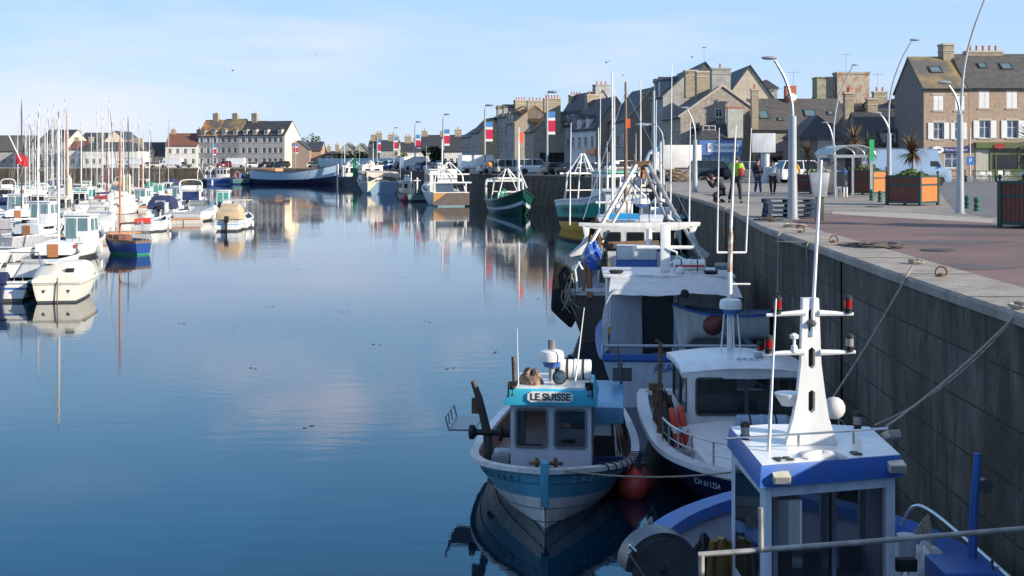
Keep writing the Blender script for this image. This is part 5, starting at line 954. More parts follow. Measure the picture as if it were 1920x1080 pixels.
# ---- LE SUISSE ----
LS=Boat('small turquoise and white fishing boat with name board LE SUISSE on its wheelhouse','fishing boat','fishing_boat',(.77,22.05),rad(175),6.7,2.72,.50,.86,.68,[(0,0),(.63,1),(.66,1)],[WHITE,TEAL],WHITE,ws=.72,bp=3.0,rake=.12,gw=.14,gh=.07,bw=.3,deck=pt('deck_brown',(.17,.08,.06)),tm=.5,pmin=.3)
t=LS.t
for q in(.3,.48,.82): # plank seams
    mb=MB(); 
    for sg in(-1,1): mb.tube([Vector(LS.P(tt,q,sg))+Vector((sg*.004,0,0)) for tt in [i/20 for i in range(21)]],.006,4)
    mb.build('plank_seam',mat('seam',(.05,.12,.16),rough=.8),LS.hull)
LIL=mat('cabin_lilac',(.55,.57,.66),rough=.4,dirt=.25); PANE=mat('cabin_pane',(.03,.035,.04),rough=.03,alpha=.42); cab=hollow_cabin(t,-.64,.64,.55,1.78,.12,1.56,LIL,mat('rubber_grey',(.16,.17,.17),rough=.7,dirt=.4),PANE,front=[(.07,.45,.52,.93),(.55,.93,.52,.93)],back=[(.1,.42,.55,.88),(.6,.9,.1,.9)],sides=[(.1,.45,.55,.92),(.55,.9,.55,.92)])
MB().box(-.646,.646,1.7,1.788,.12,.535).build('cabin_band',TEAL,t); MB().box(-.55,-.1,1.45,1.72,.7,.80).box(.15,.5,1.5,1.7,.7,.86).lathe([(.01,0),(.13,.0),(.13,.02),(.01,.02)],(-.25,1.3,.85),14).build('dashboard',BLACK,t,bevel=.01)
MB().prism([(-.74,1.54),(.74,1.54),(.66,1.80),(-.66,1.80)],.40,1.90,'y').build('roof',CYAN,t,bevel=.02)
MB().box(-.6,.6,.45,1.82,1.80,1.82).build('roof_top',WHITE,t)
MB().prism([(-.30,1.60),(-.36,1.64),(-.36,1.73),(-.30,1.77),(.30,1.77),(.36,1.73),(.36,1.64),(.30,1.60)],1.905,1.93,'y').build('name_board',WHITE2,t); text('LE SUISSE',.155,(0,1.934,1.685),(-1,0,0),(0,0,1),BLACK,t,bold=.003,ext=.002)
radar(t,(.02,1.2,2.15),.2,.17,.36); MB().lathe([(.06,0),(.06,.14),(.065,.15)],(.02,1.2,2.34),10).build('radar_top_light',GREY,t)
whip(t,(.53,1.6,1.82),(.55,1.6,2.72),.008); whip(t,(-.37,1.5,1.82),(-.52,1.5,3.05),.013); MB().tube([(.58,1.7,1.8),(.60,1.7,2.28)],.035,8).build('exhaust_pipe',DROPE,t)
lump(t,(.33,1.45,1.81),(.22,.2,.20),mat('pale_rope_heap',(.42,.30,.20),(.12,.08,.06),rough=1,scale=16,bump=.8),name='rope_heap',seed=4)
raft(t,(-.36,.95,1.97),.26,.17,WHITE2,None); MB().lathe([(.01,0),(.10,0),(.115,.05),(.115,.1),(.09,.12),(.01,.14)],(-.13,1.55,1.95),18,0,Matrix.Rotation(rad(-90),4,'X')).lathe([(.0,.125),(.088,.125),(.01,.15)],(-.13,1.55,1.95),18,1,Matrix.Rotation(rad(-90),4,'X')).build('searchlight',[BLACK,GLASSB],t)
for s,m in((1,DGREEN),(-1,RED)): 
    MB().box(s*.60-.06,s*.60+.06,1.75,1.79,1.70,1.9).box(s*.66-.012,s*.66+.012,1.79,1.95,1.68,1.9).build('light_board',BLACK,t); navlight(t,(s*.60,1.86,1.66),m,.8)
MB().box(-.06,.06,3.16,3.42,.35,1.0).build('stem_post',TEAL,t,bevel=.015); MB().tube([(-.25,3.0,.9),(.25,3.0,.9)],.03,8).tube([(-.14,3.0,.8),(-.14,3.0,.98)],.03,8).tube([(.14,3.0,.8),(.14,3.0,.98)],.03,8).build('bow_cleat',RUST,t)
pA,pB=Vector(LS.P(.80,.88,1)),Vector(LS.P(.93,.88,1)); U=(pA-pB); nn=Vector((1,0,0)); text('CH 274 641',.125,pA.lerp(pB,.5)+Vector((.06,.05,.0)),pB-pA if False else (pA-pB)*1,(.35,.1,1),NAVY,LS.hull,ext=.002) if False else None
hull_text(LS,'CH274641',.76,.95,.87,1,.14,pt('letter_dark',(.01,.03,.05))); hull_text(LS,'CH274641',.76,.95,.87,-1,.14,mat('reg_white',(.5,.55,.6),rough=.6))
for sg in():
    a=Vector(LS.P(.78,.87,sg));b_=Vector(LS.P(.955,.87,sg)); c_=Vector(LS.P(.87,.95,sg)); e_=Vector(LS.P(.87,.80,sg)); U=(b_-a).normalized()*(-1 if sg==-1 else 1); U=(b_-a).normalized()*sg if False else ((b_-a).normalized() if sg==1 else (a-b_).normalized())
    V=(c_-e_).normalized(); N=U.cross(V); N=N if N.x*sg>0 else -N
    text('CH 274 641',.13,Vector(LS.P(.87,.87,sg))+N*.03,U if U.cross(V).x*sg>0 else -U,V,NAVY if sg==1 else mat('reg_white',(.5,.55,.6),rough=.6),LS.hull,ext=.003)
# hauler arm on the viewer's left (+x local)
MB().tube([(1.05,1.1,.3),(1.08,1.1,.9),(1.22,1.1,1.5),(1.32,1.1,1.78)],[.075,.075,.06,.045],10).build('hauler_arm',mat('hauler_dark',(.05,.045,.045),rough=.6,dirt=.4),t)
MB().lathe([(.03,-.42),(.08,-.4),(.08,-.28),(.14,-.27),(.14,-.22),(.05,-.2),(.05,.15),(.12,.2),(.12,.27),(.03,.29)],(1.1,1.15,.95),16,0,Matrix.Rotation(rad(90),4,'Y')).build('pot_hauler_drum',BLACK,t)
MB().box(1.22,1.34,1.05,1.15,1.25,1.5).tube([(1.3,1.1,1.74),(1.28,1.1,1.5)],.012,5).build('hanging_block',RUST,t,bevel=.02)
MB().box(1.3,1.75,-.1,1.0,.93,.96).tube([(1.75,-.1,.96),(1.8,-.1,1.15),(1.8,.95,1.15),(1.75,.95,.96)],.015,5).tube([(1.78,.25,.96),(1.8,.25,1.15)],.012,5).tube([(1.78,.6,.96),(1.8,.6,1.15)],.012,5).build('side_platform',GREY,t)
lump(t,(.82,1.5,.25),(.2,.35,.32),NET,name='net_pile',seed=8); MB().box(.66,.95,1.2,1.75,.3,.72).build('deck_box',GREY,t,bevel=.03)
cabin(t,-1.05,-.2,-1.9,.5,.1,1.02,WHITE,pt('canopy_blue',(.10,.30,.50)),back=[(.1,.9,.2,.8)],name='aft_shelter',oh=.1,rt=.28); MB().box(-1.0,-.66,.52,.62,.3,.8).build('engine_hatch',BLACK,t)
bc=thing('fish_crate','navy blue plastic fish crate on the deck behind the LE SUISSE wheelhouse','crate',LS.t.matrix_basis@Vector((-.92,1.0,.28)),rad(175)); q=MB(); q.box(-.25,.25,-.2,.2,0,.02).box(-.25,.25,-.2,-.18,.021,.24).box(-.25,.25,.18,.2,.021,.24).box(-.25,-.23,-.179,.179,.021,.24).box(.23,.25,-.179,.179,.021,.24); q.build('crate_body',NAVY,bc,bevel=.005)
for s_,k in ((-1,0),):
    for i in range(9):
        tt=.62+i*.03; p=LS.loc(tt,s_); d_=(LS.loc(tt+.02,s_)-p).normalized(); o_=Vector((-d_.y,d_.x,0))
        MB().tube([p+o_*.09+Vector((0,0,-.03)),p+o_*.07+Vector((0,0,.05)),p-o_*.08+Vector((0,0,.05)),p-o_*.1+Vector((0,0,-.04))],.012,5).build('lashing',BLACK,t)
q=MB()
for i in range(7): q.tube(sm3([Vector((-1.0+R.uniform(-.1,.1),.6+R.uniform(-.4,.2)-i*.15,.4)),Vector((-.95,.4-i*.2,1.0+R.uniform(0,.3))),Vector((-1.1,-.2-i*.2,.9)),Vector((-1.2,-.6-i*.1,.5))]),.018,5)
q.build('hydraulic_hoses',BLACK,t); MB().tube([(-1.1,-1.6,.6),(-1.1,-1.6,1.7)],.03,6).box(-1.3,-.95,-1.65,-1.6,1.35,1.6).tube([(-1.05,-1.6,1.5),(-1.05,-1.6,2.0)],.015,5).build('stern_frame',DGREY,t)
buoy('round red fender between the turquoise boat and the navy cruiser',atd(1187,912,20.6),.25); buoy('second dull red fender half hidden behind the round one',atd(1207,905,21.1),.22,DBUOY)
buoy('small dull red float by the stern of the turquoise boat',atd(1138,752,24.2),.12,DBUOY)
# ---- navy cruiser ----
CR=Boat('white topped navy hulled motor fishing boat with a lifebuoy on its left side','fishing boat','fishing_boat',(3.95,22.1),rad(180),7.8,3.1,.72,.80,.72,[(0,0),(.90,1)],[pt('hull_navy',(.008,.022,.085),.65,.05),WHITE2],WHITE2,ws=.85,bp=3.4,rake=.6,gw=.22,gh=.09,bw=.28,tm=.5,deck=pt('deck_pale_grey',(.30,.34,.40)))
t=CR.t
tr=MB(); rows=[]
for yy,w_,z in ((3.0,.45,.50),(2.4,.85,.62),(1.6,1.02,.80),(.7,1.05,.98)): rows.append([Vector((-w_-.12,yy,.42)),Vector((-w_,yy,z)),Vector((-w_*.5,yy,z+.08)),Vector((w_*.5,yy,z+.08)),Vector((w_,yy,z)),Vector((w_+.12,yy,.42))])
tr.loft(rows,caps=True).build('trunk_cabin',WHITE2,t)
hollow_cabin(t,-.98,.98,-1.6,.55,.45,1.82,WHITE2,DGREY,mat('cruiser_pane',(.03,.03,.035),rough=.03,alpha=.6),front=[(.07,.49,.50,.94),(.51,.93,.50,.94)],sides=[(.08,.45,.5,.9),(.52,.9,.5,.9)],back=[(.1,.4,.5,.9)]); MB().box(-.9,.9,.1,.5,.9,1.12).box(-.3,.0,-.4,-.1,.5,1.25).build('helm_console',DGREY,t,bevel=.02)
rr=[]
for yy,k in ((-1.7,.0),(-.6,.06),(.2,.05),(.62,-.02)): rr.append([Vector((x,yy-.12*abs(x)**2*(yy>0),1.84+k+.10*(1-(x/1.1)**2))) for x in (-1.08,-.8,-.4,0,.4,.8,1.08)]+[Vector((x,yy-.12*abs(x)**2*(yy>0),1.76+k)) for x in (1.08,0,-1.08)])
MB().loft(rr,close=True,caps=True).build('roof',WHITE2,t); 
text('7620',.2,(-.1,.15,2.012),(1,0,0),(0,-1,.05),NAVY,t,ext=.002); MB().tube([(-.1,.80,1.74),(-.35,.86,1.5),(-.65,.92,1.33)],[.02,.015,.01],6).build('wiper',BLACK,t)
radar(t,(.02,-.9,2.75),.2,.17,.1); q=MB()
for a in(-.12,-.04,.04,.12): q.tube([(a*1.5+.02,-.9,1.95),(a+.02,-.9,2.66)],.014,5)
q.build('radar_legs',WHITE2,t)
MB().tube([(.02,-1.0,1.9),(.02,-1.0,3.4)],[.05,.045],8,0).tube([(.02,-1.0,3.4),(.0,-1.0,4.05),(-.0,-1,4.25)],[.045,.04,.02],8,1).tube([(.25,-1,3.75),(-.27,-1,3.75)],.022,6,0).tube([(.02,-1,3.18),(-.35,-1,3.18)],.018,6,0).build('mast',[WHITE2,mat('rusted_paint',(.6,.55,.5),(.35,.16,.06),rough=.7,scale=7)],t)
for a,b_ in ((.25,.21),(-.27,-.37)): whip(t,(a,-1,3.75),(b_,-1,6.0),.012)
whip(t,(.0,-1,4.2),(-.09,-1,6.05),.02)
raft(t,(-.12,1.25,1.12),.42,.15,pt('canister_blue',(.30,.42,.55)),None)
lb=thing('lifebuoy','orange red horseshoe lifebuoy with white bands hung on the navy cruiser','lifebuoy',CR.t.matrix_basis@Vector((1.18,.95,1.0)),rad(180)); M_=Matrix.Rotation(rad(12),4,'Y')
for k,o in enumerate((-.07,.07)):
    pts=[M_@Vector((o,math.cos(a)*.10,math.sin(a)*.30)) for a in [2*math.pi*i/20 for i in range(21)]]; MB().tube(pts,.055,8,0,False).build('float_ring',mat('lifebuoy_red',(.62,.06,.03),rough=.5),lb)
    MB().tube([M_@Vector((o,.10,-.05)),M_@Vector((o,.10,.03))],.06,8).tube([M_@Vector((o,-.10,-.05)),M_@Vector((o,-.10,.03))],.06,8).build('reflective_band',WHITE2,lb)
CR.rail(.62,.93,.42,1,n=5); CR.rail(.62,.93,.42,-1,n=5); navlight(t,(-.45,-.6,1.95),LRED,1.1); MB().lathe([(.01,0),(.08,.03),(.1,.12),(.03,.13)],(-.35,-.2,1.96),12).tube([(-.35,-.2,1.9),(-.35,-.2,2.0)],.02,6).build('horn',STEEL,t)
MB().box(.95,1.25,1.6,1.65,.5,.75).box(.35,.75,2.75,3.05,.62,.70).build('deck_hatch',GREY,t,bevel=.01)
lump(t,(1.25,-.6,.5),(.18,.5,.75),mat('net_brown2',(.11,.09,.08),(.06,.05,.045),rough=1,scale=8,bump=.8),name='hanging_net',seed=3); MB().tube([(1.45,.3,.7),(1.42,.3,2.3)],.035,7).tube([(1.42,.3,2.3),(1.5,.3,2.35)],.03,6).box(1.38,1.62,.24,.36,1.5,1.62).box(1.48,1.56,.26,.34,1.2,1.5).build('net_hauler',RUST,t)
for a,b_ in((.86,.80),): text('CH 611234',.13,Vector(CR.P(.86,.8,1))+Vector((.10,.06,0)),(-.75,-.62,0) if False else (Vector(CR.P(.80,.8,1))-Vector(CR.P(.92,.8,1))).normalized()*-1,(.15,.1,1),mat('reg_white',(.5,.55,.6),rough=.6),CR.hull,ext=.003)
# ---- FS boat ----
FS=Boat('nearest blue and white fishing boat with tall white slotted mast and flat roof','fishing boat','fishing_boat',(3.22,12.1),rad(0),8.7,3.7,1.0,1.15,.95,[(0,0),(.9,0)],[BLUE],BLUE,ws=.9,bp=3.4,rake=.7,gw=.26,gh=.14,bw=.6,tm=.55,deck=pt('deck_pale_grey',(.30,.34,.40)))
t=FS.t; ox,oy=3.22,12.1; 
def fs(px,py,d): v=atd(px,py,d); return Vector((v.x-ox,v.y-oy,v.z))
a0=fs(1427,873,11.35);a1=fs(1690,853,11.76);a2=fs(1632,808,13.0);a3=fs(1367,800,13.0); zr=2.70
for v in(a0,a1,a2,a3): v.z=zr
cx=(a0+a1+a2+a3)/4
rb=[cx+(v-cx)*1.03-Vector((0,0,.20)) for v in(a0,a1,a2,a3)]; MB().add([a0,a1,a2,a3]+rb,[(0,1,2,3),(0,1,5,4),(1,2,6,5),(2,3,7,6),(3,0,4,7),(7,6,5,4)]).build('roof_fascia',BLUE,t,bevel=.012)
rt_=[cx+(v-cx)*.985+Vector((0,0,.004)) for v in(a0,a1,a2,a3)]; m_=(rt_[2]+rt_[3])/2+Vector((0,.16,0)); MB().add(rt_[:3]+[m_+Vector((.3,-.03,0)),m_-Vector((.3,.03,0)),rt_[3]]+[v-Vector((0,0,.02)) for v in rt_[:3]+[m_+Vector((.3,-.03,0)),m_-Vector((.3,.03,0)),rt_[3]]],[(0,1,2,3,4,5)]+[(i,(i+1)%6,6+(i+1)%6,6+i) for i in range(6)]).build('roof_top',WHITE2,t,smooth=False)
# cabin walls (rear wall with sliding doors faces the camera)
c0=cx+(a0-cx)*.93;c1=cx+(a1-cx)*.93;c2=cx+(a2-cx)*.97;c3=cx+(a3-cx)*.97
def wallp(A,B_,z0,z1,th=.04,m=WHITE2,name='cabin_wall',par=None,a=0,b=1): 
    p=A.lerp(B_,a);q=A.lerp(B_,b); d=(q-p).normalized(); n_=Vector((d.y,-d.x,0))*th; v=[p,q,q-n_,p-n_]; return MB().add([Vector((k.x,k.y,z0)) for k in v]+[Vector((k.x,k.y,z1)) for k in v],[(0,1,5,4),(1,2,6,5),(2,3,7,6),(3,0,4,7),(4,5,6,7),(0,3,2,1)]).build(name,m,par or t,smooth=False)
cw=pt('cabin_white_blue',(.58,.63,.70))
for a,b in((0,.05),(.93,1)): wallp(c0,c1,.35,2.5,.06,cw,'door_post',a=a,b=b)
wallp(c0,c1,2.40,2.5,.06,cw,'door_header',a=.051,b=.929); dr=wallp(c0,c1,.5,2.399,.03,TGLASS,'sliding_door',a=.10,b=.50); wallp(c0,c1,.5,2.399,.05,STEEL,'door_frame',dr,a=.06,b=.095); wallp(c0,c1,.5,2.399,.06,STEEL,'door_frame',dr,a=.505,b=.54)
dr=wallp(c0,c1,.5,2.399,.03,TGLASS,'sliding_door',a=.545,b=.90); 
wallp(c3,c0,.35,1.35,.05,cw,'side_wall'); wallp(c3,c0,2.38,2.5,.05,cw,'side_wall'); wallp(c3,c0,1.351,2.379,.05,cw,'side_wall',a=.86,b=1); wallp(c3,c0,1.351,2.379,.05,cw,'side_wall',a=0,b=.12); wallp(c3,c0,1.351,2.379,.02,GLASS,'side_window',a=.125,b=.855)
wallp(c1,c2,.35,2.5,.05,cw,'side_wall'); wallp(c2,c3,.35,1.5,.05,cw,'front_wall'); wallp(c2,c3,2.3,2.5,.05,cw,'front_wall')
for a,b in((0,.08),(.31,.36),(.64,.69),(.92,1)): wallp(c2,c3,1.501,2.299,.05,cw,'window_pillar',a=a,b=b)
wallp(c2,c3,1.501,2.299,.02,TGLASS,'windscreen',a=.081,b=.919)
MB().box(c0.x+.1,c1.x-.2,c3.y-.55,c3.y-.1,.6,1.45).build('console',DGREY,t,bevel=.02); MB().box(c0.x+.2,c0.x+.42,c3.y-.75,c3.y-.6,1.46,1.75).box(c0.x+.55,c0.x+.7,c3.y-.72,c3.y-.6,1.46,1.65).box(c0.x+.9,c0.x+1.1,c3.y-.72,c3.y-.6,1.46,1.7).build('instruments',BLACK,t,bevel=.01)
MB().box(c0.x+.12,c0.x+.35,c0.y+.1,c0.y+.4,1.9,2.35).build('wall_cabinet',WHITE,t)
# mast pylon with slots
M0=fs(1520,833,12.2); zb=2.706; H=1.39
def pyl():
    mb=MB(); o=[(-.245,0),(-.18,.25),(-.10,.78),(-.085,H),(.065,H),(.085,.78),(.16,.25),(.245,0)]
    # two side plates around slots: build by horizontal slices
    import bisect
    def half(z,sd): 
        pts=[(0,-.245,.245),(.25,-.175,.165),(.5,-.13,.125),(.78,-.10,.09),(H,-.085,.068)]
        for i in range(len(pts)-1):
            if pts[i][0]<=z<=pts[i+1][0]+1e-6: f=(z-pts[i][0])/(pts[i+1][0]-pts[i][0]); return pts[i][sd]+(pts[i+1][sd]-pts[i][sd])*f
    slots=[(.30,.52),(.72,.93),(1.06,1.3)]; w_=.032
    zs=sorted({0,.1,.2,.25,.4,.5,.6,.78,.8,1.0,1.2,H,*[s[0] for s in slots],*[s[1] for s in slots],*[s[0]+.03 for s in slots],*[s[1]-.03 for s in slots]})
    for z0,z1 in zip(zs,zs[1:]):
        def sw(z):
            for a,b in slots:
                if a<=z<=b: e=min(z-a,b-z); return w_*math.sqrt(max(0,1-(1-min(1,e/.03))**2))
            return 0
        zm=(z0+z1)/2; ins=any(a<zm<b for a,b in slots)
        if ins:
            for sd,sg in((1,-1),(2,1)):
                v=[(half(z0,sd),z0),(sg*sw(z0),z0),(sg*sw(z1),z1),(half(z1,sd),z1)]; mb.prism(v if sg<0 else v,-.05,.05,'y')
        else: mb.prism([(half(z0,1),z0),(half(z0,2),z0),(half(z1,2),z1),(half(z1,1),z1)],-.05,.05,'y')
    return mb
ms=pyl().build('mast',WHITE2,t,loc=(M0.x,M0.y,zb),smooth=False); MB().box(-.03,.03,.052,.07,.3,1.3).build('cable',BLACK,ms)
def mb_(px,py): v=fs(px,py,12.15); return v
arms=MB().tube([mb_(1437,591),mb_(1510,586)],[.016,.03],8).tube([mb_(1536,587),mb_(1600,589)],[.03,.016],8).tube([mb_(1430,664),mb_(1508,660)],[.016,.03],8).tube([mb_(1538,661),mb_(1604,660)],[.03,.016],8); arms.build('light_arm',WHITE2,t)
for px,py,m in((1458,588,LRED),(1590,587,LRED),(1441,662,LRED),(1593,659,GREY)): navlight(t,mb_(px,py),m,.75)
navlight(t,fs(1397,826,12.4),GREY,.8); navlight(t,fs(1608,806,12.6),GREY,.8); MB().lathe([(.035,0),(.03,.06),(.015,.07),(.015,.12),(.04,.13),(.045,.16),(.01,.18)],mb_(1489,660),10).build('gps_dome',WHITE2,t)
MB().tube([mb_(1523,630),mb_(1526,550),mb_(1540,300)],[.02,.018,.013],8).build('top_pole',WHITE2,t); MB().lathe([(.03,0),(.05,.03),(.02,.07)],mb_(1522,612),8).build('pole_clamp',DGREY,t)
MB().lathe([(.01,0),(.06,.01),(.12,.10),(.13,.13),(.01,.14)],fs(1477,762,12.3),16).build('radar_bowl',WHITE2,t); MB().sphere(fs(1564,765,12.5),.11,14).build('satellite_ball',pt('ball_grey',(.55,.56,.55)),t)
whip(t,fs(1441,848,11.9),fs(1455,560,11.9),.013); MB().tube([fs(1360,823,11.9),fs(1500,814,11.9),fs(1665,803,11.9)],.012,6).tube([fs(1497,814,11.9),fs(1497,838,11.9)],.012,6).tube([fs(1600,808,11.9),fs(1600,832,11.9)],.012,6).build('roof_rail',STEEL,t)
flood(t,a0.lerp(a1,.13)+Vector((0,-.06,-.11)),.075); flood(t,a0.lerp(a1,.95)+Vector((0,-.06,-.09)),.075); flood(t,fs(1672,815,12.6),.07,(.3,-1,.5)); 
text('FS',.2,(a0.lerp(a1,.18)+Vector((0,.13,.012))),a1-a0,(-.25,1,0),BLACK,t,ext=.002,bold=.004); text('8',.2,(a0.lerp(a1,.70)+Vector((0,.14,.012))),a1-a0,(-.25,1,0),BLACK,t,ext=.002,bold=.004)
lump(t,a0.lerp(a1,.45)+Vector((0,.12,.0)),(.22,.10,.06),CANV,name='white_cloth',seed=6)
# front gear
D_=12.0; hc=fs(1243,1068,D_); Mx=Matrix.Translation(hc)@Matrix.Rotation(rad(12),4,'Z')@Matrix.Rotation(rad(90),4,'X')
MB().prism([(math.cos(a)*.30,math.sin(a)*.30) for a in [rad(-40+i*11) for i in range(24)]],-.02,.03,'z',0,Mx).prism([(math.cos(a)*.36,math.sin(a)*.34) for a in [rad(-30+i*10) for i in range(22)]],-.3,-.021,'z',0,Mx).lathe([(.01,.06),(.03,.055),(.04,.03)],(0,0,0),14,1,Mx).build('net_hauler_guard',[mat('brushed_dark_steel',(.12,.12,.125),(.08,.08,.085),rough=.35,metal=.7,scale=5),BLACK],t)
MB().tube([fs(1180,1022,11.7),fs(1192,1034,11.7)],.02,6).tube([fs(1178,1036,11.5),fs(1210,1085,11.5)],.012,6).build('guard_rod',STEEL,t)
q=MB().tube([fs(1309,1040,10),fs(1600,1018,10.05),fs(2040,981,10.2)],.021,10).tube([fs(1315,1040,10),fs(1316,1300,10)],.025,10).tube([fs(1426,952,10),fs(1427,1034,10)],.021,10)
q.build('stern_gallows_rail',mat('worn_galv',(.42,.41,.39),(.27,.25,.23),rough=.5,metal=.4,scale=9),t)
q=MB(); q.tube(sm3([fs(1690,985,14.6),fs(1712,950,14.3),fs(1745,958,14.0),fs(1810,1010,13.2),fs(1870,1062,12.5),fs(1935,1120,11.8)]),.02,8).tube([fs(1860,1050,12.5),fs(1862,1085,12.5)],.015,6).build('side_rail',STEEL,t)
q=MB().tube([fs(1822,1080,12.4),fs(1826,950,12.4),fs(1833,862,12.4),fs(1832,850,12.4)],[.045,.042,.036,.03],10); q.build('blue_davit',BLUE,t); MB().lathe([(.02,-.05),(.07,-.05),(.07,.05),(.02,.05)],fs(1846,910,12.4),14,0,Matrix.Rotation(rad(90),4,'X')).build('pulley',DGREY,t)
MB().box(*(lambda v:(v.x-.25,v.x+.25,v.y-.3,v.y+.3,v.z-.25,v.z+.1))(fs(1800,1075,12.2))).build('winch_box',BLUE,t,bevel=.03)
q=MB(); pts=[fs(1740,965,13.6),fs(1700,1075,13.2)]
for i in range(7): q.tube([pts[0]+Vector((0,0,0)),pts[0].lerp(pts[1],.5)+Vector((i*.05-.12,0,R.uniform(-.05,.05))),fs(1690+i*13,1078,13.2)],.012,5)
q.build('hanging_lines',ROPE,t); lump(t,fs(1735,1085,13.3),(.2,.2,.35),CANV,name='bulk_bag',seed=11); MB().lathe([(.01,0),(.09,0),(.1,.2),(.01,.2)],fs(1700,1040,12.9),12).build('bucket',WHITE,t); MB().box(*(lambda v:(v.x-.1,v.x+.1,v.y-.05,v.y+.05,v.z-.06,v.z+.06))(fs(1698,1058,12.2))).build('switch_box',BLACK,t,bevel=.01)
q=MB()
oil=mat('yellow_oilskin',(.26,.14,.025),(.13,.07,.015),rough=.45,scale=4)
rows=[]
for i,(zz,w_) in enumerate(((0,.03),(-.04,.09),(-.25,.11),(-.6,.13),(-.9,.14))): rows.append([fs(1352,1008,13)+Vector((math.cos(a)*w_*(1+.35*math.sin(a*5)),math.sin(a)*.06*(1+.5*math.sin(a*7)),zz)) for a in [2*math.pi*k/18 for k in range(18)]])
oi=thing('oilskin','yellow oilskin hanging beside the cabin of the nearest blue boat','oilskin',(0,0,0)); MBq=MB().loft([[p+Vector((ox,oy,0)) for p in r] for r in rows],close=True,caps=True); MBq.build('coat',oil,oi); lump(t,fs(1318,1075,13.4),(.14,.1,.34),BLACK,name='dark_oilskin',seed=13)
tangle('loops of pale rope on the bow of the nearest blue boat',atd(1216,1008,14.9),.10,.08,.3,.014,ROPE,14,'rope_coil','rope coil')
rope('twin mooring rope from the harbour wall ring to the roof rail of the nearest boat',[atd(1912,583,14.0),atd(1662,800,12.4)],.014,sag=.06); rope('thin upper mooring rope running beside the twin rope',[atd(1908,590,14.0),atd(1640,797,12.7)],.009,sag=.15)
rope('grey mooring rope slanting down the harbour wall behind the slotted mast',[atd(1710,500,18.2),atd(1683,515,18.3),atd(1560,748,17.2)],.016,sag=.05); rope('mooring rope crossing from the turquoise bow to the navy cruiser',[atd(1030,878,18.9),atd(1375,885,18.6)],.014,sag=.10)
for i,(px,py) in enumerate(((1718,497),(1908,582))): p=onp(px,py); tangle(['white rope knot on the coping ring second from the camera','white rope knot on the coping ring at the right edge'][i],(p.x,p.y,QZ+.03),.12,.2,.05,.018,ROPE,14,'rope_knot','rope knot')
# ---------------- other fishing boats on the right ----------------
def frame_arch(t,pts,r=.06,m=WHITE,name='gantry'): return MB().tube(pts,r,8).build(name,m,t)
def mast_rig(t,p,h,r=.07,m=WHITE,boom=None,stays=(),name='mast'):
    p=Vector(p); mo=MB().tube([p,p+Vector((0,0,h*.6)),p+Vector((0,0,h))],[r,r*.85,r*.5],8).build(name,m,t)
    if boom: MB().tube([p+Vector((0,0,h*boom[0])),p+Vector(boom[1])],r*.6,7).build('boom',m,t)
    for i,s in enumerate(stays): MB().tube([p+Vector((0,0,h*.95)),s],.012,4).build('stay',STEEL,t)
    return mo
# ASAN trawler, stern to the camera
AS=Boat('white trawler with blue rail, stern to the camera, under a stretched white awning','fishing boat','fishing_boat',(3.98,32.6),rad(-3),9.2,3.6,1.0,1.5,1.10,[(0,0),(.30,1),(.93,2)],[NAVY,pt('hull_bluewhite',(.52,.58,.66)),BLUE],BLUE,ws=.97,bp=2.8,gw=.16,gh=.12,bw=.55,draft=.5)
t=AS.t
def af(px,py,d): v=atd(px,py,d); return Vector((v.x-3.93,v.y-32.6,v.z))
text('ASANTE',.24,af(1280,690,27.98),(1,0,.05),(0,0,1),BLUE,AS.hull,ext=.004) if False else text('ASAN',.24,af(1268,691,27.97),(1,0,.06),(-.05,0,1),BLUE,AS.hull,ext=.004)
cabin(t,-1.55,-.72,-1.6,-.9,.55,2.28,pt('panel_lilac',(.44,.46,.52)),None,name='cabin_wall'); MB().box(-.719,.02,-1.45,-1.0,.55,2.28).build('doorway',mat('door_dark',(.02,.025,.03),rough=.3),t); MB().box(.021,.30,-1.62,-1.0,.55,2.28).build('door_post',pt('panel_lilac',(.44,.46,.52)),t,bevel=.02)
MB().tube([(.12,-1.66,.5),(.12,-1.66,2.3)],.025,6).build('pipe',GREY,t)
aw=[]
for i in range(7):
    f=i/6; y=-2.9+f*3.2; z=2.30+f*.12+.05*math.sin(f*3.1); aw.append([Vector((x,y+.04*math.sin(x*7+f*9)+(.10 if i==0 and k%3==1 else 0),z+.03*math.sin(x*3+f*5)-.06*abs(x/1.7)**3)) for k,x in enumerate([(-1.58+.12*f)+j*(3.1)/16 for j in range(17)])])
o=MB().loft(aw).build('awning',CANV,t); sm_=o.modifiers.new('s','SOLIDIFY'); sm_.thickness=.012
MB().lathe([(.01,0),(.09,0),(.1,.05),(.07,.09)],(.17,-2.95,2.34),14,0,Matrix.Rotation(rad(90),4,'X')).build('horn',BLACK,t)
q=MB()
for k in range(3): q.tube(sm3([Vector((-1.72+k*.05,-4.3+k*.35,1.1)),Vector((-1.72+k*.05,-4.0+k*.35,1.9)),Vector((-1.6,-3.4+k*.35,2.25)),Vector((-1.4,-2.6,2.38))]),.025,6)
q.tube([(-1.7,-4.45,1.32),(1.7,-4.45,1.34)],.035,8); q.tube([(-1.75,-4.5,1.1),(-1.75,-4.45,1.35)],.03,6).tube([(-.2,-4.45,1.1),(-.2,-4.45,1.35)],.03,6); q.build('stern_rail',GALV,t)
MB().box(-1.62,-1.56,-3.5,-3.4,1.3,1.62).box(-1.62,-1.56,-3.5,-3.4,1.3,1.45,1).build('flag_plate',[YELLOW,BLUE],t)
lump(t,af(1253,672,28.2),(.22,.12,.14),BLACK,name='rope_clump',seed=5); tangle('dark rope and shackles on the stern rail of the white trawler',atd(1250,668,28.1),.3,.1,.12,.015,DROPE,20,'rope_coil','rope coil')
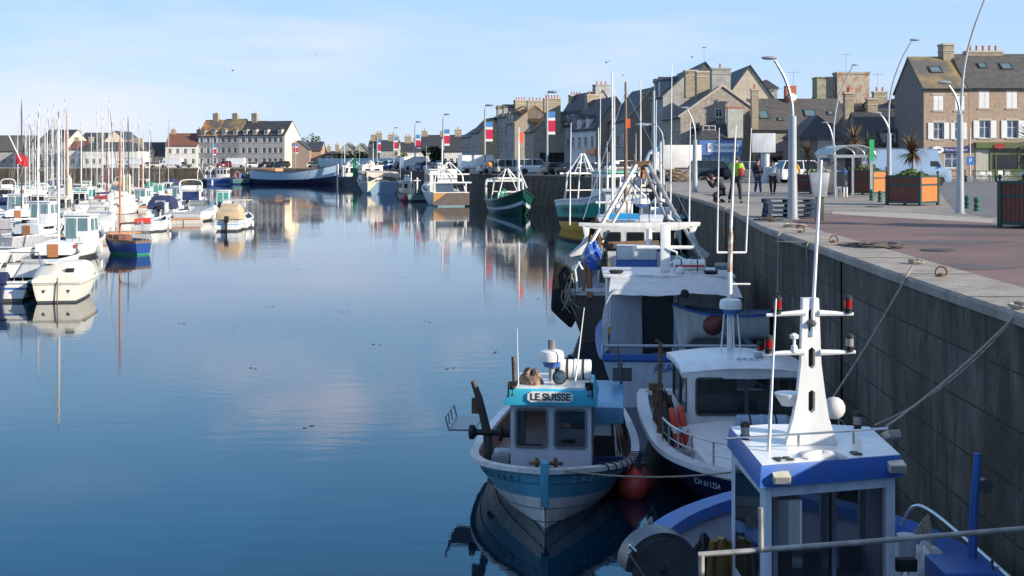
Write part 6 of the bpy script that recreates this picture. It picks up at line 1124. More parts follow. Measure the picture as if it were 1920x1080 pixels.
dg=Boat('small white dinghy with blue rim stowed on the deck of the white trawler','dinghy','dinghy',(5.0,30.7),rad(78),2.3,1.0,1.75,1.95,1.8,[(0,0)],[WHITE],BLUE,draft=-1.15,ws=.7,bp=2.6,rake=.2,bw=.1,gw=.06,gh=.06,pmin=.4)
b_=buoy('large dark red pear shaped buoy leaning against the stowed dinghy',atd(1337,610,29.9),.24,DBUOY); b_.rotation_euler=(rad(20),rad(50),0)
tr2=MB().box(-.02,1.7,.2,2.6,.7,2.38).build('wheelhouse',WHITE,t,bevel=.04); MB().box(-1.65,1.75,.32,2.8,2.39,2.47).build('roof',WHITE,t,bevel=.03); MB().box(-1.55,-.03,.6,2.6,.7,2.38).build('wheelhouse',WHITE,t,bevel=.04)
raft(t,(.62,1.1,2.66),.42,.16,WHITE2,RED); MB().sphere((.35,.6,2.55),.12,12).build('dome',WHITE2,t); flood(t,(1.45,.9,2.66),.17,(0,-.6,1),GREY); MB().lathe([(.15,0),(.2,.05),(.16,.08)],(-1.3,.7,2.48),14).lathe([(.15,0),(.2,.05),(.16,.08)],(1.15,.7,2.48),14).build('vent',BLACK,t)
MB().box(-.12,.14,1.15,1.33,2.48,3.72).tube([(.02,1.15,3.1),(.3,1.1,3.0),(.3,1.1,2.8),(.1,1.1,2.7)],.03,6).build('mast',WHITE2,t,bevel=.03); MB().tube([(-.75,1.2,3.12),(.75,1.2,3.12)],.05,8).build('crosstree',WHITE2,t)
# gantry boat
GB=Boat('fishing boat with a tall bare metal A-frame and white net gantry','fishing boat','fishing_boat',(4.35,45),rad(-5),14,4.5,1.5,2.2,1.55,[(0,0),(.2,0),(.93,1)],[mat('hull_brown',(.075,.06,.06),(.05,.045,.045),rough=.7,scale=3,dirt=.4),WHITE],WHITE,ws=.93,bp=2.6,bw=.6,draft=.6,gw=.14,gh=.1)
t=GB.t; Mi=None
bpy.context.view_layer.update(); Mi=t.matrix_world.inverted()
def gf(px,py,d): return Mi@atd(px,py,d)
STB=mat('bare_metal_tube',(.52,.51,.49),(.33,.29,.26),rough=.4,metal=.6,scale=5)
q=MB().tube([gf(1216,308,41),gf(1265,400,40),gf(1322,492,39)],.068,10).tube([gf(1206,309,41.6),gf(1245,400,40.6),gf(1268,445,40)],.048,10).tube([gf(1192,310,41),gf(1140,400,40),gf(1090,487,39)],.068,10).tube([gf(1204,311,41.6),gf(1170,380,40.6),gf(1128,455,40)],.048,10)
for py in (350,385,420):
    f=(py-308)/184; q.tube([gf(1216+106*f,py,41-2*f),gf(1204+78*f,py-8,41.6-2*f)],.03,6).tube([gf(1192-102*f,py,41-2*f),gf(1204-88*f,py-8,41.6-2*f)],.03,6)
q.build('a_frame',STB,t); MB().bar(gf(1190,309,41.1),gf(1222,307,41.1),.14,.2).tube([gf(1192,306,41.1),gf(1188,290,41.1)],.04,6).build('a_frame_head',RUST,t); MB().tube([gf(1205,312,41.2),gf(1205,335,41.2)],.06,8).build('hanging_block',mat('block_orange',(.45,.15,.04),rough=.7),t)
for px in(1195,1202,1209): MB().tube([gf(px,315,41.2),gf(px-4+(px-1202)*2,430,40)],.015,5).build('warp',DROPE,t)
def slab(t,pts,th,m,name): # pts list of (px,py) at d -> prism with depth
    P=[gf(px,py,39.6) for px,py in pts]; n=len(P); B_=[p+Vector((0,th,0)) for p in P]; return MB().add(P+B_,[tuple(range(n)),tuple(range(n,2*n))[::-1]]+[(i,(i+1)%n,n+(i+1)%n,n+i) for i in range(n)]).build(name,m,t,bevel=.015)
slab(t,[(1085,418),(1085,424),(1130,432),(1270,432),(1312,424),(1314,417),(1270,417),(1130,419)],.35,WHITE,'gantry_beam')
slab(t,[(1092,424),(1106,424),(1102,455),(1090,478),(1070,482),(1066,478),(1088,458),(1096,444)],.3,WHITE,'gantry_leg'); slab(t,[(1292,424),(1308,424),(1302,440),(1312,462),(1332,478),(1326,484),(1310,484),(1298,462)],.3,WHITE,'gantry_leg')
MB().tube([gf(1140,461,39.9),gf(1235,458,39.9)],.13,14).build('net_drum',mat('drum_tan',(.20,.13,.08),(.12,.08,.05),rough=.7,scale=6),t); MB().tube([gf(1192,461,39.2),gf(1242,462,39.2)],.05,8).tube([gf(1217,430,39.2),gf(1217,512,38.9)],.09,8).build('white_post',WHITE,t)
lump(t,gf(1115,478,39.9),(.22,.2,1.0),mat('net_brown3',(.16,.10,.05),(.06,.04,.03),rough=1,scale=9,bump=.8),name='net_bundle',seed=2); lump(t,gf(1118,462,40.3),(.2,.2,.45),mat('net_orange',(.55,.10,.02),(.4,.06,.02),rough=1,scale=9,bump=.8),name='orange_net',seed=7); lump(t,gf(1258,478,39.9),(.28,.25,.9),BLACK,name='dark_net',seed=9); lump(t,gf(1250,440,40.5),(.2,.2,.5),mat('net_mixed',(.05,.04,.04),(.5,.2,.12),rough=1,scale=5,lo=.5,hi=.6),name='net_bundle',seed=12)
x0,x1=gf(1155,500,38.4).x,gf(1232,500,38.4).x; MB().box(x0,x1,-6.6,-5.9,1.2,2.42).box(x0,x1,-6.62,-5.88,2.421,2.85,1).build('stern_bulkhead',[BLUE,WHITE],t,bevel=.02)
cabin(t,-1.3,1.2,-2.2,2.4,1.0,3.35,WHITE,WHITE,back=[(.08,.3,.6,.85),(.4,.62,.6,.85),(.7,.92,.6,.85)],sides=[(.1,.4,.6,.85),(.5,.9,.6,.85)]); MB().box(-.9,.1,-2.35,-2.25,3.45,3.65).build('blue_board',pt('sky_blue',(.03,.35,.75)),t)
radar(t,(.2,0,3.9),.3,.2,.4); raft(t,(-.5,.8,3.7),.4,.2,WHITE2,None); lump(t,gf(1112,505,38.6),(.35,.3,.75),mat('net_blue',(.03,.10,.40),(.35,.45,.55),rough=1,scale=4,lo=.5,hi=.6,bump=.6),name='blue_net',seed=14); lump(t,gf(1135,530,38.3),(.16,.2,.9),NET,name='net_bundle',seed=15)
MB().tube([gf(1094,545,38.1),gf(1097,486,38.5)],.05,8).tube([gf(1106,560,38.1),gf(1104,490,38.5)],.09,8).build('side_post',[mat('post_brown',(.25,.12,.06),rough=.7)],t); MB().tube([gf(1083,545,38),gf(1078,505,38),gf(1085,492,38),gf(1092,505,38)],.04,6).build('white_strop',WHITE,t)
for k,(px,py) in enumerate(()): tyre('black tyre fender on the flank of the A-frame boat, '+('uppermost','middle','lowest')[k],atd(px,py,37.9),(-1,-.6,.1),.42)
nb=thing('hanging_net','black net and rope mass hanging outside the A-frame boat','net',(0,0,0)); MB().prism([(p.x,p.z) for p in (atd(1041,487,38.3),atd(1064,497,38.3),atd(1082,516,38.3),atd(1081,598,38.3),atd(1071,617,38.3),atd(1052,600,38.3),atd(1033,582,38.3),atd(1036,530,38.3))],38.2,38.6,'y').build('net_mass',mat('black_net',(.008,.008,.009),(.03,.028,.025),rough=1,scale=8,bump=.9),nb,bevel=.1) if True else lump(nb,atd(1058,600,38.4),(.42,.35,1.7),mat('black_net',(.008,.008,.009),(.03,.028,.025),rough=1,scale=8,bump=.9),name='net_mass',seed=21)
q=MB(); 
for i in range(10): a=atd(1060+R.uniform(-14,14),500+R.uniform(10,60),38.15); q.tube(sm3([a,a+Vector((R.uniform(-.15,.15),-.05,-.3)),a+Vector((R.uniform(-.3,.3),0,-.7))]),.018,5)
q.build('rope_ends',ROPE,nb)
mast_rig(t,(-.35,3.4,1.8),6.6,.08,BWOOD,stays=[(-1.8,-1.5,3.4),(1.8,-1.5,3.4)]); mast_rig(t,(-.85,3,1.8),7.0,.05,WHITE,stays=[]); fl=MB().box(0,.16,-.03,.03,-.25,.1).build('flag',[mat('flag_orange',(.70,.10,.03),rough=.8)],t,loc=(-.33,3.4,6.9))
for x_,h in((-2.1,3.2),(.7,4.2),(1.6,3.2),(1.25,5.5),(-1.3,4.6)): whip(t,(x_,-5.2,3.4) if h<4 else (x_,1,3.4),(x_+.04,-5.2,3.4+h) if h<4 else (x_+.05,1,3.4+h),.02)
# boats behind it
def fboat(label,loc,rz,L,B,fb,bow,stern,bands,mats,gm,wh=None,whm=WHITE,roofm=WHITE,mast=(),arch=(),ws=.85,name_=None,nets=(),bp=2.4,rake=1.0,group=None,win=True,gantry=None,bw=.6,draft=.6):
    b=Boat(label,'fishing boat','fishing_boat',loc,rad(rz),L,B,fb,bow,stern,bands,mats,gm,ws=ws,bp=bp,rake=rake,bw=bw,gw=.16,gh=.12,draft=draft,group=group); t=b.t
    if wh:
        x0,x1,y0,y1,z0,z1=wh; cabin(t,x0,x1,y0,y1,z0,z1,whm,roofm,front=[(.04+i*.19,.19+i*.19,.52,.88) for i in range(5)] if win else (),back=[(.15,.4,.5,.85),(.6,.85,.5,.85)],sides=[(.08,.3,.52,.88),(.4,.62,.52,.88),(.7,.92,.52,.88)],oh=.15,rt=.12,fr=WHITE)
        radar(t,((x0+x1)/2,(y0+y1)/2,z1+.7),.3,.2,.6); MB().tube([((x0+x1)/2+.3,(y0+y1)/2-.5,z1),((x0+x1)/2+.3,(y0+y1)/2-.5,z1+1.6)],.05,6).build('exhaust',GREY,t); whip(t,(x0+.2,y1-.3,z1),(x0+.2,y1-.3,z1+3),.02); flood(t,(x1-.2,y1-.2,z1+.3),.15,(0,1,-.2)); raft(t,((x0+x1)/2,y0+.5,z1+.35),.45,.2,WHITE2,None)
    for m in mast: mast_rig(t,*m[:2],**(m[2] if len(m)>2 else {}))
    if gantry:
        y,w_,z0,z1=gantry; q=MB()
        zc=z0+(z1-z0)*.62
        for s in(-1,1): q.tube([(s*w_,y,z0),(s*w_*.8,y,zc),(s*.12,y+.3,z1)],.075,8).tube([(s*w_*.8,y+1.8,z0),(s*.12,y+.3,z1)],.055,7).tube([(s*w_*.4,y,zc),(0,y+.3,z1)],.04,6)
        q.tube([(-w_*1.25,y,zc),(w_*1.25,y,zc)],.085,8).tube([(-w_*.9,y,z0+(z1-z0)*.3),(w_*.9,y,z0+(z1-z0)*.3)],.05,7).build('gantry',WHITE,t)
    for k,(c,s,m) in enumerate(nets): lump(t,c,s,m,name='net_pile',seed=k+int(abs(loc[0]*10)))
    return b
fboat('small white boat with pale blue cabin moored beyond the A-frame boat',(7.0,61),-4,8,3,1.0,1.5,1.0,[(0,0)],[WHITE],LBLUE,wh=(-1,1,-1.5,1.5,.6,2.7),whm=WHITE,roofm=LBLUE,mast=[((0,-1.8,.8),5.5)],nets=[((.5,-3,.6),(.6,.6,.7),GNET)])
fboat('white boat with several thin masts between the green trawler and the A-frame boat',(6.8,76),-3,11,3.8,1.4,2.2,1.4,[(0,0),(.5,1)],[NAVY,WHITE],WHITE,wh=(-1.3,1.3,-1,2.5,1,3.6),mast=[((-.8,-3,1),8.5,{'r':.06}),((1.0,3.5,1.5),9,{'r':.06})],gantry=(-4.2,1.5,1.2,4.2),nets=[((-.6,-3.4,1),(.8,.7,.9),mat('net_blue',(.03,.10,.40)))])
GRP=mat('hull_green_grey',(.03,.30,.23),rough=.4,dirt=.3)
CE=fboat('green trawler with white bulwark, dark stripe, ochre bottom and green roofed wheelhouse',(7.5,98.3),203,11.4,4.7,2.45,4.5,2.2,[(0,0),(.42,1),(.54,2),(.86,3)],[pt('ochre_bright',(.92,.52,.07),.4,.1),BLACK,GRP,pt('white_bulwark',(.70,.73,.76))],WHITE,wh=(-1.35,1.45,-.3,2.4,2.0,4.5),roofm=pt('roof_green',(.05,.42,.30)),gantry=(-5.0,1.5,1.8,6.0),mast=[((.2,-1.5,2),6.0)],rake=1.6,bp=2.1,nets=[((.5,-4.5,1.3),(1,.8,1.2),CBLUE)])
hull_text(CE,'CESSABLE',.12,.50,.72,1,.60,pt('letter_dark',(.01,.03,.05)))
a=Vector(CE.P(.44,.70,1));b_=Vector(CE.P(.72,.70,1)); c_=Vector(CE.P(.6,.8,1));e_=Vector(CE.P(.6,.6,1)); None and text('CESSABLE',.55,a.lerp(b_,.5)+Vector((.26,0,.05)),b_-a,c_-e_,pt('letter_dark',(.01,.05,.04)),CE.hull,ext=.01,bold=.02)
DG=fboat('dark green trawler with a white stripe, tall white mast and orange flag',(.05,130.3),190.6,12,4.4,1.35,2.6,1.4,[(0,0),(.52,1),(.64,0)],[DGREEN,pt('stripe_white',(.55,.62,.68))],DGREEN,mast=[((-.4,1.2,1.2),7.6,{'r':.14,'boom':(.45,(0,4.2,1.6)),'stays':[(-1.9,-3,1.4),(1.9,-3,1.4),(0,5.6,2.6)]})],rake=1.4,gantry=(-3.6,1.6,1.2,4.6),nets=[((.4,-3.5,1.0),(.8,.7,1.3),GNET),((-.3,-1.5,1.1),(.9,.9,.9),mat('net_tan',(.35,.20,.10),rough=1)),((-.6,2.5,1.4),(.8,.9,.7),LBLUE)])
t=DG.t; q=MB().tube(sm3([Vector((-1.9,-4.6,1.2)),Vector((-1.95,-4.6,3.0)),Vector((-1.5,-4.6,3.5)),Vector((1.5,-4.6,3.5)),Vector((1.95,-4.6,3.0)),Vector((1.9,-4.6,1.2))]),.13,8).build('stern_arch',WHITE,t); MB().box(-.9,-.45,1.15,1.19,7.3,8.3).build('flag',[mat('flag_orange',(.70,.10,.03),rough=.8)],t)
MB().tube([(-1.2,-1.5,2.2),(1.2,-1.5,2.2)],.05,6).tube([(-1.2,-1.5,1.3),(-1.2,-1.5,2.2)],.05,6).tube([(1.2,-1.5,1.3),(1.2,-1.5,2.2)],.05,6).tube([(-1.2,1.5,2.2),(-1.2,-1.5,2.2)],.05,6).tube([(1.2,1.5,2.2),(1.2,-1.5,2.2)],.05,6).build('railing',WHITE,t)
text('LE BOSCO',.3,Vector(DG.P(.74,.82,1))+Vector((.12,0,0)),Vector(DG.P(.8,.82,1))-Vector(DG.P(.68,.82,1)),(.2,0,1),WHITE,DG.hull,ext=.01) if False else None
ST=fboat('stern trawler with an ochre triangle on its brown transom and white gantry',(-8.9,158.8),14,14,4.4,1.65,3.3,1.65,[(0,0),(.30,1),(.8,2)],[mat('bottom_teal',(.10,.25,.28),rough=.6),pt('hull_pale',(.50,.58,.64)),pt('hull_pale2',(.58,.62,.68))],WHITE,wh=(-1.5,1.5,-1,2.8,1.2,4.3),gantry=(-5.6,2.0,1.4,5.3),mast=[((0,-1.2,3.5),4.6,{'r':.12})],ws=.97,rake=2.0)
t=ST.t; BRN=mat('transom_brown',(.11,.085,.08),(.08,.065,.06),rough=.7,scale=2,dirt=.3); MB().box(-2.18,2.18,-7.12,-7.02,.18,1.62).build('transom_panel',BRN,t); MB().prism([(-2.17,.5),(-2.17,1.61),(-.6,1.61)],-7.15,-7.121,'y').build('transom_triangle',mat('triangle_ochre',(.42,.22,.07),rough=.7),t)
MB().box(-2.6,2.6,-6.4,-4.2,2.75,2.9).prism([(-2.6,2.75),(-2.9,2.5),(-2.2,2.6)],-6.4,-4.2,'y').build('upper_platform',WHITE,t,bevel=.03); MB().box(-1.2,1.2,-4.6,-4.5,2.9,4.4).build('net_guard',WHITE,t)
for s in(-1,1): MB().tube([(s*1.9,-6.3,1.4),(s*1.9,-6.3,2.75)],.1,8).build('platform_post',WHITE,t)
SG=fboat('small grey green boat seen from the stern beside the awning boat',(-14.1,174.8),20,9,3.0,1.0,1.7,1.05,[(0,0),(.5,1)],[BLACK,pt('hull_grey_teal',(.12,.20,.21))],BLACK,wh=(-.9,.9,0,2.2,.8,2.6),whm=CREAM,mast=[((0,-1.2,1),3.0,{'r':.12})],ws=.95)
MB().tube([(-.5,-4.2,2.8),(.5,-4.2,2.8)],.06,6).tube([(0,-4.2,1),(0,-4.2,3.2)],.12,8).build('stern_post',WHITE,SG.t); buoy('pink red float at the corner of the small grey green boat',atd(758,372,171),.35,mat('buoy_pink',(.6,.05,.12),rough=.5))
FE=fboat('broad pale blue boat under a long cream canvas awning',(-23.4,216.6),18,15,5.4,1.9,3.0,2.0,[(0,0),(.12,1)],[NAVY,pt('hull_blue_grey',(.20,.30,.42))],WHITE,wh=(-1.8,1.8,1,4.5,1.2,4.6),mast=[((0,.5,4.5),4)],ws=.97)
t=FE.t; rows=[[Vector((x,-7.2+j*1.1,3.75+.12*math.sin(x*2+j)-.25*(j==0)-.1*abs(x/2.6)**2)) for x in [-2.7+i*.45 for i in range(13)]] for j in range(8)]; rows.insert(0,[p+Vector((0,-.1,-.7+.1*math.sin(p.x*5))) for p in rows[0]]); o=MB().loft(rows).build('awning',mat('awning_cream',(.60,.50,.42),(.50,.42,.36),rough=.9,scale=1.5),t); m_=o.modifiers.new('s','SOLIDIFY'); m_.thickness=.03
for s in(-1,0,1): MB().tube([(s*2.5,-7.1,1.9),(s*2.5,-7.1,3.5)],.06,6).build('awning_post',WHITE,t)
MB().prism([(-2.6,.3),(-2.6,1.9),(-1.0,1.9)],-7.56,-7.53,'y').build('transom_triangle',CREAM,t); lump(t,(-.8,-6.3,1.6),(.7,.5,.6),mat('net_pink',(.6,.08,.10),rough=1),name='pink_net',seed=3)
GN=fboat('grey sterned boat with a hanging green net beside the pale blue hull',(-36.0,283),16,14,4.4,1.9,3.0,2.0,[(0,0)],[pt('hull_dark_grey',(.10,.11,.12))],GREY,wh=(-1.4,1.4,0,3,1.2,4.4),gantry=(-5.8,2.0,1.5,6.0),ws=.97)
lump(GN.t,(.3,-6.2,1.9),(.55,.5,3.6),GNET,name='green_net',seed=4); mast_rig(GN.t,(-1.7,-4.6,2),7.3,.09,WHITE,boom=(.98,(3.6,0,7.1)))
HB=Boat('long light blue wooden hull with navy bottom and white stem, without masts','wooden boat','wooden_hull',(-49.8,292.8),rad(-113),23,5.6,2.95,4.7,3.5,[(0,0),(.50,1)],[pt('hull_navy2',(.010,.012,.05)),pt('hull_sky_blue',(.42,.57,.70),.4,.1)],pt('gunwale_brown',(.12,.07,.06)),ws=.35,bp=2.0,rake=.25,bw=.8,draft=.7,gw=.2,gh=.22,n=26,bowp=.5)
MB().box(-.13,.13,11.3,11.62,-.3,4.75).build('stem_post',WHITE2,HB.t); MB().box(-1.6,1.6,-9.5,-4,2.9,3.7).build('deck_cover',mat('cover_tan',(.45,.25,.12),rough=.8),HB.t,bevel=.1)
fboat('blue and white boat with raised bow rail left of the pale blue hull',(-66.5,300),-96,9.5,3.4,1.5,2.7,1.4,[(0,1),(.35,0),(.85,2)],[BLUE,pt('bottom_pale',(.45,.5,.55)),WHITE],WHITE,wh=(-1.1,1.1,-2.5,0,1,3.7),mast=[((0,-3,1),4)],gantry=(-3.9,1.4,1.1,4.2))
fboat('dark grey boat at the foot of the far wall beside the blue and white boat',(-71.3,301.5),-80,7,3.2,1.2,2.0,1.2,[(0,0)],[DGREY],GREY,wh=(-1,1,-1,1.5,.8,3.4),mast=[((0,-1.6,1),4.6)],gantry=(-2.6,1.4,1,4),nets=[((0,-2.4,1),(.8,.6,.8),NET)])
fboat('small teal boat cluttered with nets just left of the pale blue hull',(-61.5,298),-60,8,3.4,1.2,2.0,1.2,[(0,0),(.5,1)],[NAVY,pt('hull_teal2',(.06,.20,.20))],GREY,nets=[((0,-2.4,1.2),(1.3,1,1.6),mat('net_mix2',(.04,.10,.30),(.30,.14,.06),rough=1,scale=1,lo=.45,hi=.55)),((.3,.4,1.2),(1.1,1.1,1.3),NET),((-.4,2.4,1.4),(.8,.8,.8),mat('net_cream',(.5,.4,.3),rough=1))],mast=[((0,-.6,1),4.6)])
# ---------------- marina ----------------
TGL=mat('green_glass',(.04,.30,.26),rough=.08,alpha=.8); AGL=mat('aqua_glass',(.08,.20,.24),rough=.06,alpha=.7); IVORY=pt('gelcoat_ivory',(.70,.68,.60),.35,.2); GEL=pt('gelcoat_white',(.74,.75,.74),.3,.18)
def wd(py): return F*CZ/(py-HY)
def outboard(t,p,s=1,m=BLACK,tilt=0):
    M=Matrix.Translation(p)@Matrix.Rotation(rad(tilt),4,'X')@Matrix.Scale(s,4); q=MB()
    q.prism([(-.18,.25),(-.22,.55),(-.12,.75),(.20,.72),(.25,.45),(.20,.25)],-.15,.15,'x',0,M).box(-.06,.06,-.10,.08,-.55,.25,0,M).box(-.02,.02,-.22,.12,-.58,-.52,0,M); q.lathe([(.01,-.18),(.06,-.15),(.05,.1),(.01,.14)],(M@Vector((0,-.02,-.62))),8,0,Matrix.Rotation(rad(90),4,'X')); return q.build('outboard_motor',m,t,bevel=.02*s)
def motorboat(label,px,py,rz,L,B,kind='cuddy',hull=None,ob=BLACK,stripe=None,canopy=None,glass=None,fb=.75,group='boats moored in the marina',tilt=0,d=None):
    d=d or wd(py); h=hull or GEL; b=Boat(label,'motor boat','motor_boat',(GX(px,d)-L/2*math.sin(rad(rz)),d+L/2*math.cos(rad(rz))),rad(rz),L,B,fb,fb*1.45,fb,[(0,0),(.40,1),(.72,2 if stripe else 1),(.80,1)],[DGREY,h,stripe or h],h,ws=.9,bp=2.3,rake=.5,bw=.35,gw=.14,gh=.08,draft=.3); t=b.t; g=glass or GLASS
    if kind in('cuddy','canopy'):
        q=MB(); rows=[]
        for yy,w_,z in ((L*.42,.12*B,fb*1.42),(L*.28,.28*B,fb*1.30+.2),(L*.12,.36*B,fb+.45),(L*.05,.38*B,fb+.50)): rows.append([Vector((-w_-.1,yy,fb*.9)),Vector((-w_,yy,z)),Vector((0,yy,z+.06)),Vector((w_,yy,z)),Vector((w_+.1,yy,fb*.9))])
        q.loft(rows,caps=True).build('cuddy_cabin',h,t); 
        MB().add([(-.38*B,L*.05,fb+.45),(.38*B,L*.05,fb+.45),(.30*B,-L*.02,fb+.95),(-.30*B,-L*.02,fb+.95),(-.40*B,-L*.10,fb+.40),(.40*B,-L*.10,fb+.40)],[(0,1,2,3),(0,3,4),(1,5,2)]).build('windscreen',TGLASS if g is GLASS else g,t); MB().tube([(-.40*B,-L*.10,fb+.40),(-.30*B,-L*.02,fb+.97),(.30*B,-L*.02,fb+.97),(.40*B,-L*.10,fb+.40)],.025,6).build('windscreen_frame',STEEL,t)
    if kind=='wheelhouse': cabin(t,-.30*B,.30*B,-L*.12,L*.18,fb*.6,fb+1.35,h,h,front=[(.06,.47,.5,.92),(.53,.94,.5,.92)],back=[(.08,.48,.25,.92),(.54,.92,.5,.92)],sides=[(.1,.5,.5,.9),(.58,.9,.5,.9)],slope=.35,glass=g,fr=h); b.rail(.55,.95,.4,1,n=4);b.rail(.55,.95,.4,-1,n=4)
    if kind=='fly': 
        cabin(t,-.36*B,.36*B,-L*.15,L*.22,fb*.6,fb+1.1,h,h,back=[(.1,.9,.3,.9)],front=[(.05,.95,.4,.9)],sides=[(.1,.9,.5,.85)],slope=.5,glass=g); MB().box(-.3*B,.3*B,-L*.12,L*.08,fb+1.18,fb+1.6).build('flybridge',h,t,bevel=.08); MB().tube(sm3([Vector((-.36*B,-L*.2,fb+.8)),Vector((-.34*B,-L*.14,fb+2.1)),Vector((.34*B,-L*.14,fb+2.1)),Vector((.36*B,-L*.2,fb+.8))]),.06,8).build('radar_arch',h,t)
    if canopy:
        rows=[]
        for yy,z in ((-L*.42,fb+.25),(-L*.38,fb+.95),(-L*.2,fb+1.25),(-L*.02,fb+1.15),(L*.04,fb+.6)): rows.append([Vector((-.44*B,yy,min(z,fb+.1))),Vector((-.42*B,yy,z*.8+fb*.2-.1)),Vector((-.30*B,yy,z)),Vector((0,yy,z+.06)),Vector((.30*B,yy,z)),Vector((.42*B,yy,z*.8+fb*.2-.1)),Vector((.44*B,yy,min(z,fb+.1)))])
        co=MB().loft(rows,caps=True).build('canopy',canopy,t)
        MB().add([(-.2*B,-L*.405,fb+.5),(.2*B,-L*.405,fb+.5),(.17*B,-L*.39,fb+.85),(-.17*B,-L*.39,fb+.85)],[(0,1,2,3)]).build('canopy_window',mat('vinyl_window',(.28,.30,.33),rough=.1),co)
    if ob: outboard(t,(0,-L/2-.12,fb*.55),1.0,ob,tilt)
    MB().tube([(-.36*B,-L/2+.05,fb),(-.36*B,-L/2+.02,fb+.28),(-.2*B,-L/2+.02,fb+.28),(-.2*B,-L/2+.05,fb)],.018,6).tube([(.36*B,-L/2+.05,fb),(.36*B,-L/2+.02,fb+.28),(.2*B,-L/2+.02,fb+.28),(.2*B,-L/2+.05,fb)],.018,6).build('stern_rail',STEEL,t)
    for s in(-1,1): MB().lathe([(.01,-.25),(.09,-.2),(.1,0),(.09,.2),(.03,.26)],(s*(B/2+.08),-L*.1,fb*.45),10).build('fender',WHITE,t)
    return b
MAST_A=mat('mast_alu',(.58,.58,.57),rough=.55); WIRE=mat('rigging_wire',(.30,.30,.31),rough=.6); MAST_D=mat('mast_dark',(.05,.05,.055),rough=.5); MAST_O=mat('mast_varnish',(.45,.15,.05),rough=.4); MAST_K=mat('mast_khaki',(.38,.36,.27),rough=.6); MAST_R=mat('mast_maroon',(.22,.05,.04),rough=.5)
def sailboat(label,px,py,ytop,rz=0,L=7.5,B=2.5,hull=None,mm=None,cover=None,cab=True,pxm=None,bands=None,tilt=0,group='boats moored in the marina',name='sailing_boat',win=None):
    d=wd(py); h=hull or GEL; b=Boat(label,'sailing boat',name,(GX(px,d)-(L/2*math.sin(rad(rz)) if abs(rz)<45 else 0),d+L/2*abs(math.cos(rad(rz)))),rad(rz),L,B,.85,1.15,.8,[(0,0),(.36,1)] if not bands else bands,[mat('antifoul_navy',(.02,.03,.08)),h] if not bands else h,GEL if not bands else BWOOD,ws=.72,bp=2.0,rake=.8,bw=.2,gw=.08,gh=.06,draft=.4); t=b.t
    if cab: 
        q=MB(); rows=[]
        for yy,w_,z in ((L*.30,.14*B,1.20),(L*.2,.26*B,1.38),(-L*.02,.34*B,1.45),(-L*.10,.35*B,1.42)): rows.append([Vector((-w_-.06,yy,.85)),Vector((-w_,yy,z)),Vector((0,yy,z+.08)),Vector((w_,yy,z)),Vector((w_+.06,yy,.85))])
        q.loft(rows,caps=True).build('coachroof',GEL,t); 
        for s in(-1,1): MB().box(s*(.335*B)-.012,s*(.335*B)+.03*s+.012,-L*.02,L*.16,1.12,1.28).build('cabin_window',win or GLASS,t)
        MB().box(-.25,.25,-L*.105,-L*.10,.75,1.38).build('companionway',WOOD,t)
    dm=d+L*.5+L*.08; ztop=CZ-(ytop-HY)/F*dm; mh=ztop-1.2; base=Vector((0,L*.08,1.2)); mm=mm or MAST_A
    mo=MB().tube([base,base+Vector((0,0,mh*.6)),base+Vector((tilt*mh,0,mh))],[.07,.062,.045],8).build('mast',mm,t)
    if mh>4: 
        MB().tube([base+Vector((-.5,-.1,mh*.52)),base+Vector((0,0,mh*.53)),base+Vector((.5,-.1,mh*.52))],.02,5).build('spreader',mm,mo)
        for s in(-1,1): MB().tube([base+Vector((tilt*mh,0,mh*.97)),base+Vector((s*.5,-.1,mh*.52)),(s*B*.45,L*.02,.9)],.008,4).build('shroud',WIRE,mo)
        fs_=MB().tube([base+Vector((tilt*mh,0,mh*.96)),(0,L*.47,1.15)],.03 if cover else .008,5).build('forestay',cover or WIRE,mo); MB().tube([base+Vector((tilt*mh,0,mh)),(0,-L*.48,.85)],.008,4).build('backstay',WIRE,mo); MB().tube([base+Vector((tilt*mh,0,mh)),base+Vector((tilt*mh,0,mh+.35))],.02,4).build('masthead_aerial',BLACK,mo)
    bo=MB().tube([base+Vector((0,-.1,.55)),(0,-L*.36,1.85)],.06,8).build('boom',mm,t)
    if cover: MB().tube([base+Vector((0,-.05,.75)),base+Vector((0,-.6,.72)),(0,-L*.34,1.95)],[.16,.15,.08],9).build('sail_cover',cover,bo)
    return b
# near boats
W1=sailboat('white sailing boat with T marked transom nearest on the left of the basin',103,568,392,3,6.2,2.3,hull=IVORY,mm=mat('mast_thin',(.5,.5,.5),rough=.5)) if False else None
d=wd(568); SB1=Boat('white cabin sailing boat without mast, transom to the camera, nearest in the marina','sailing boat','sailing_boat',(GX(108,d)-.55,d+3.1),rad(9),6.2,2.0,.78,.95,.78,[(0,0),(.38,1),(.90,2),(.93,1)],[DGREY,IVORY,pt('rub_grey',(.25,.25,.22))],IVORY,ws=.88,bp=2.2,rake=.6,bw=.05,gw=.1,gh=.05,draft=.35,group='boats moored in the marina'); t=SB1.t
rows=[]
for yy,w_,z in ((2.2,.35,1.0),(1.2,.7,1.28),(-.6,.88,1.45),(-2.0,.92,1.42),(-2.75,.95,1.02)): rows.append([Vector((-w_-.06,yy,.76)),Vector((-w_,yy,z-.18)),Vector((-w_*.7,yy,z)),Vector((w_*.7,yy,z)),Vector((w_,yy,z-.18)),Vector((w_+.06,yy,.76))])
MB().loft(rows,caps=True).build('cabin_top',IVORY,t); MB().box(.25,.55,-2.60,-2.38,1.10,1.26).build('hatch_window',BLACK,t,bevel=.02); MB().box(-.55,-.2,-2.3,-1.2,1.43,1.47).build('hatch',WHITE,t,bevel=.02)
for s in(-.45,.45): MB().box(s-.05,s+.05,-3.14,-3.10,.45,.49).box(s-.012,s+.012,-3.14,-3.10,.38,.45).build('transom_mark',BLACK,t)
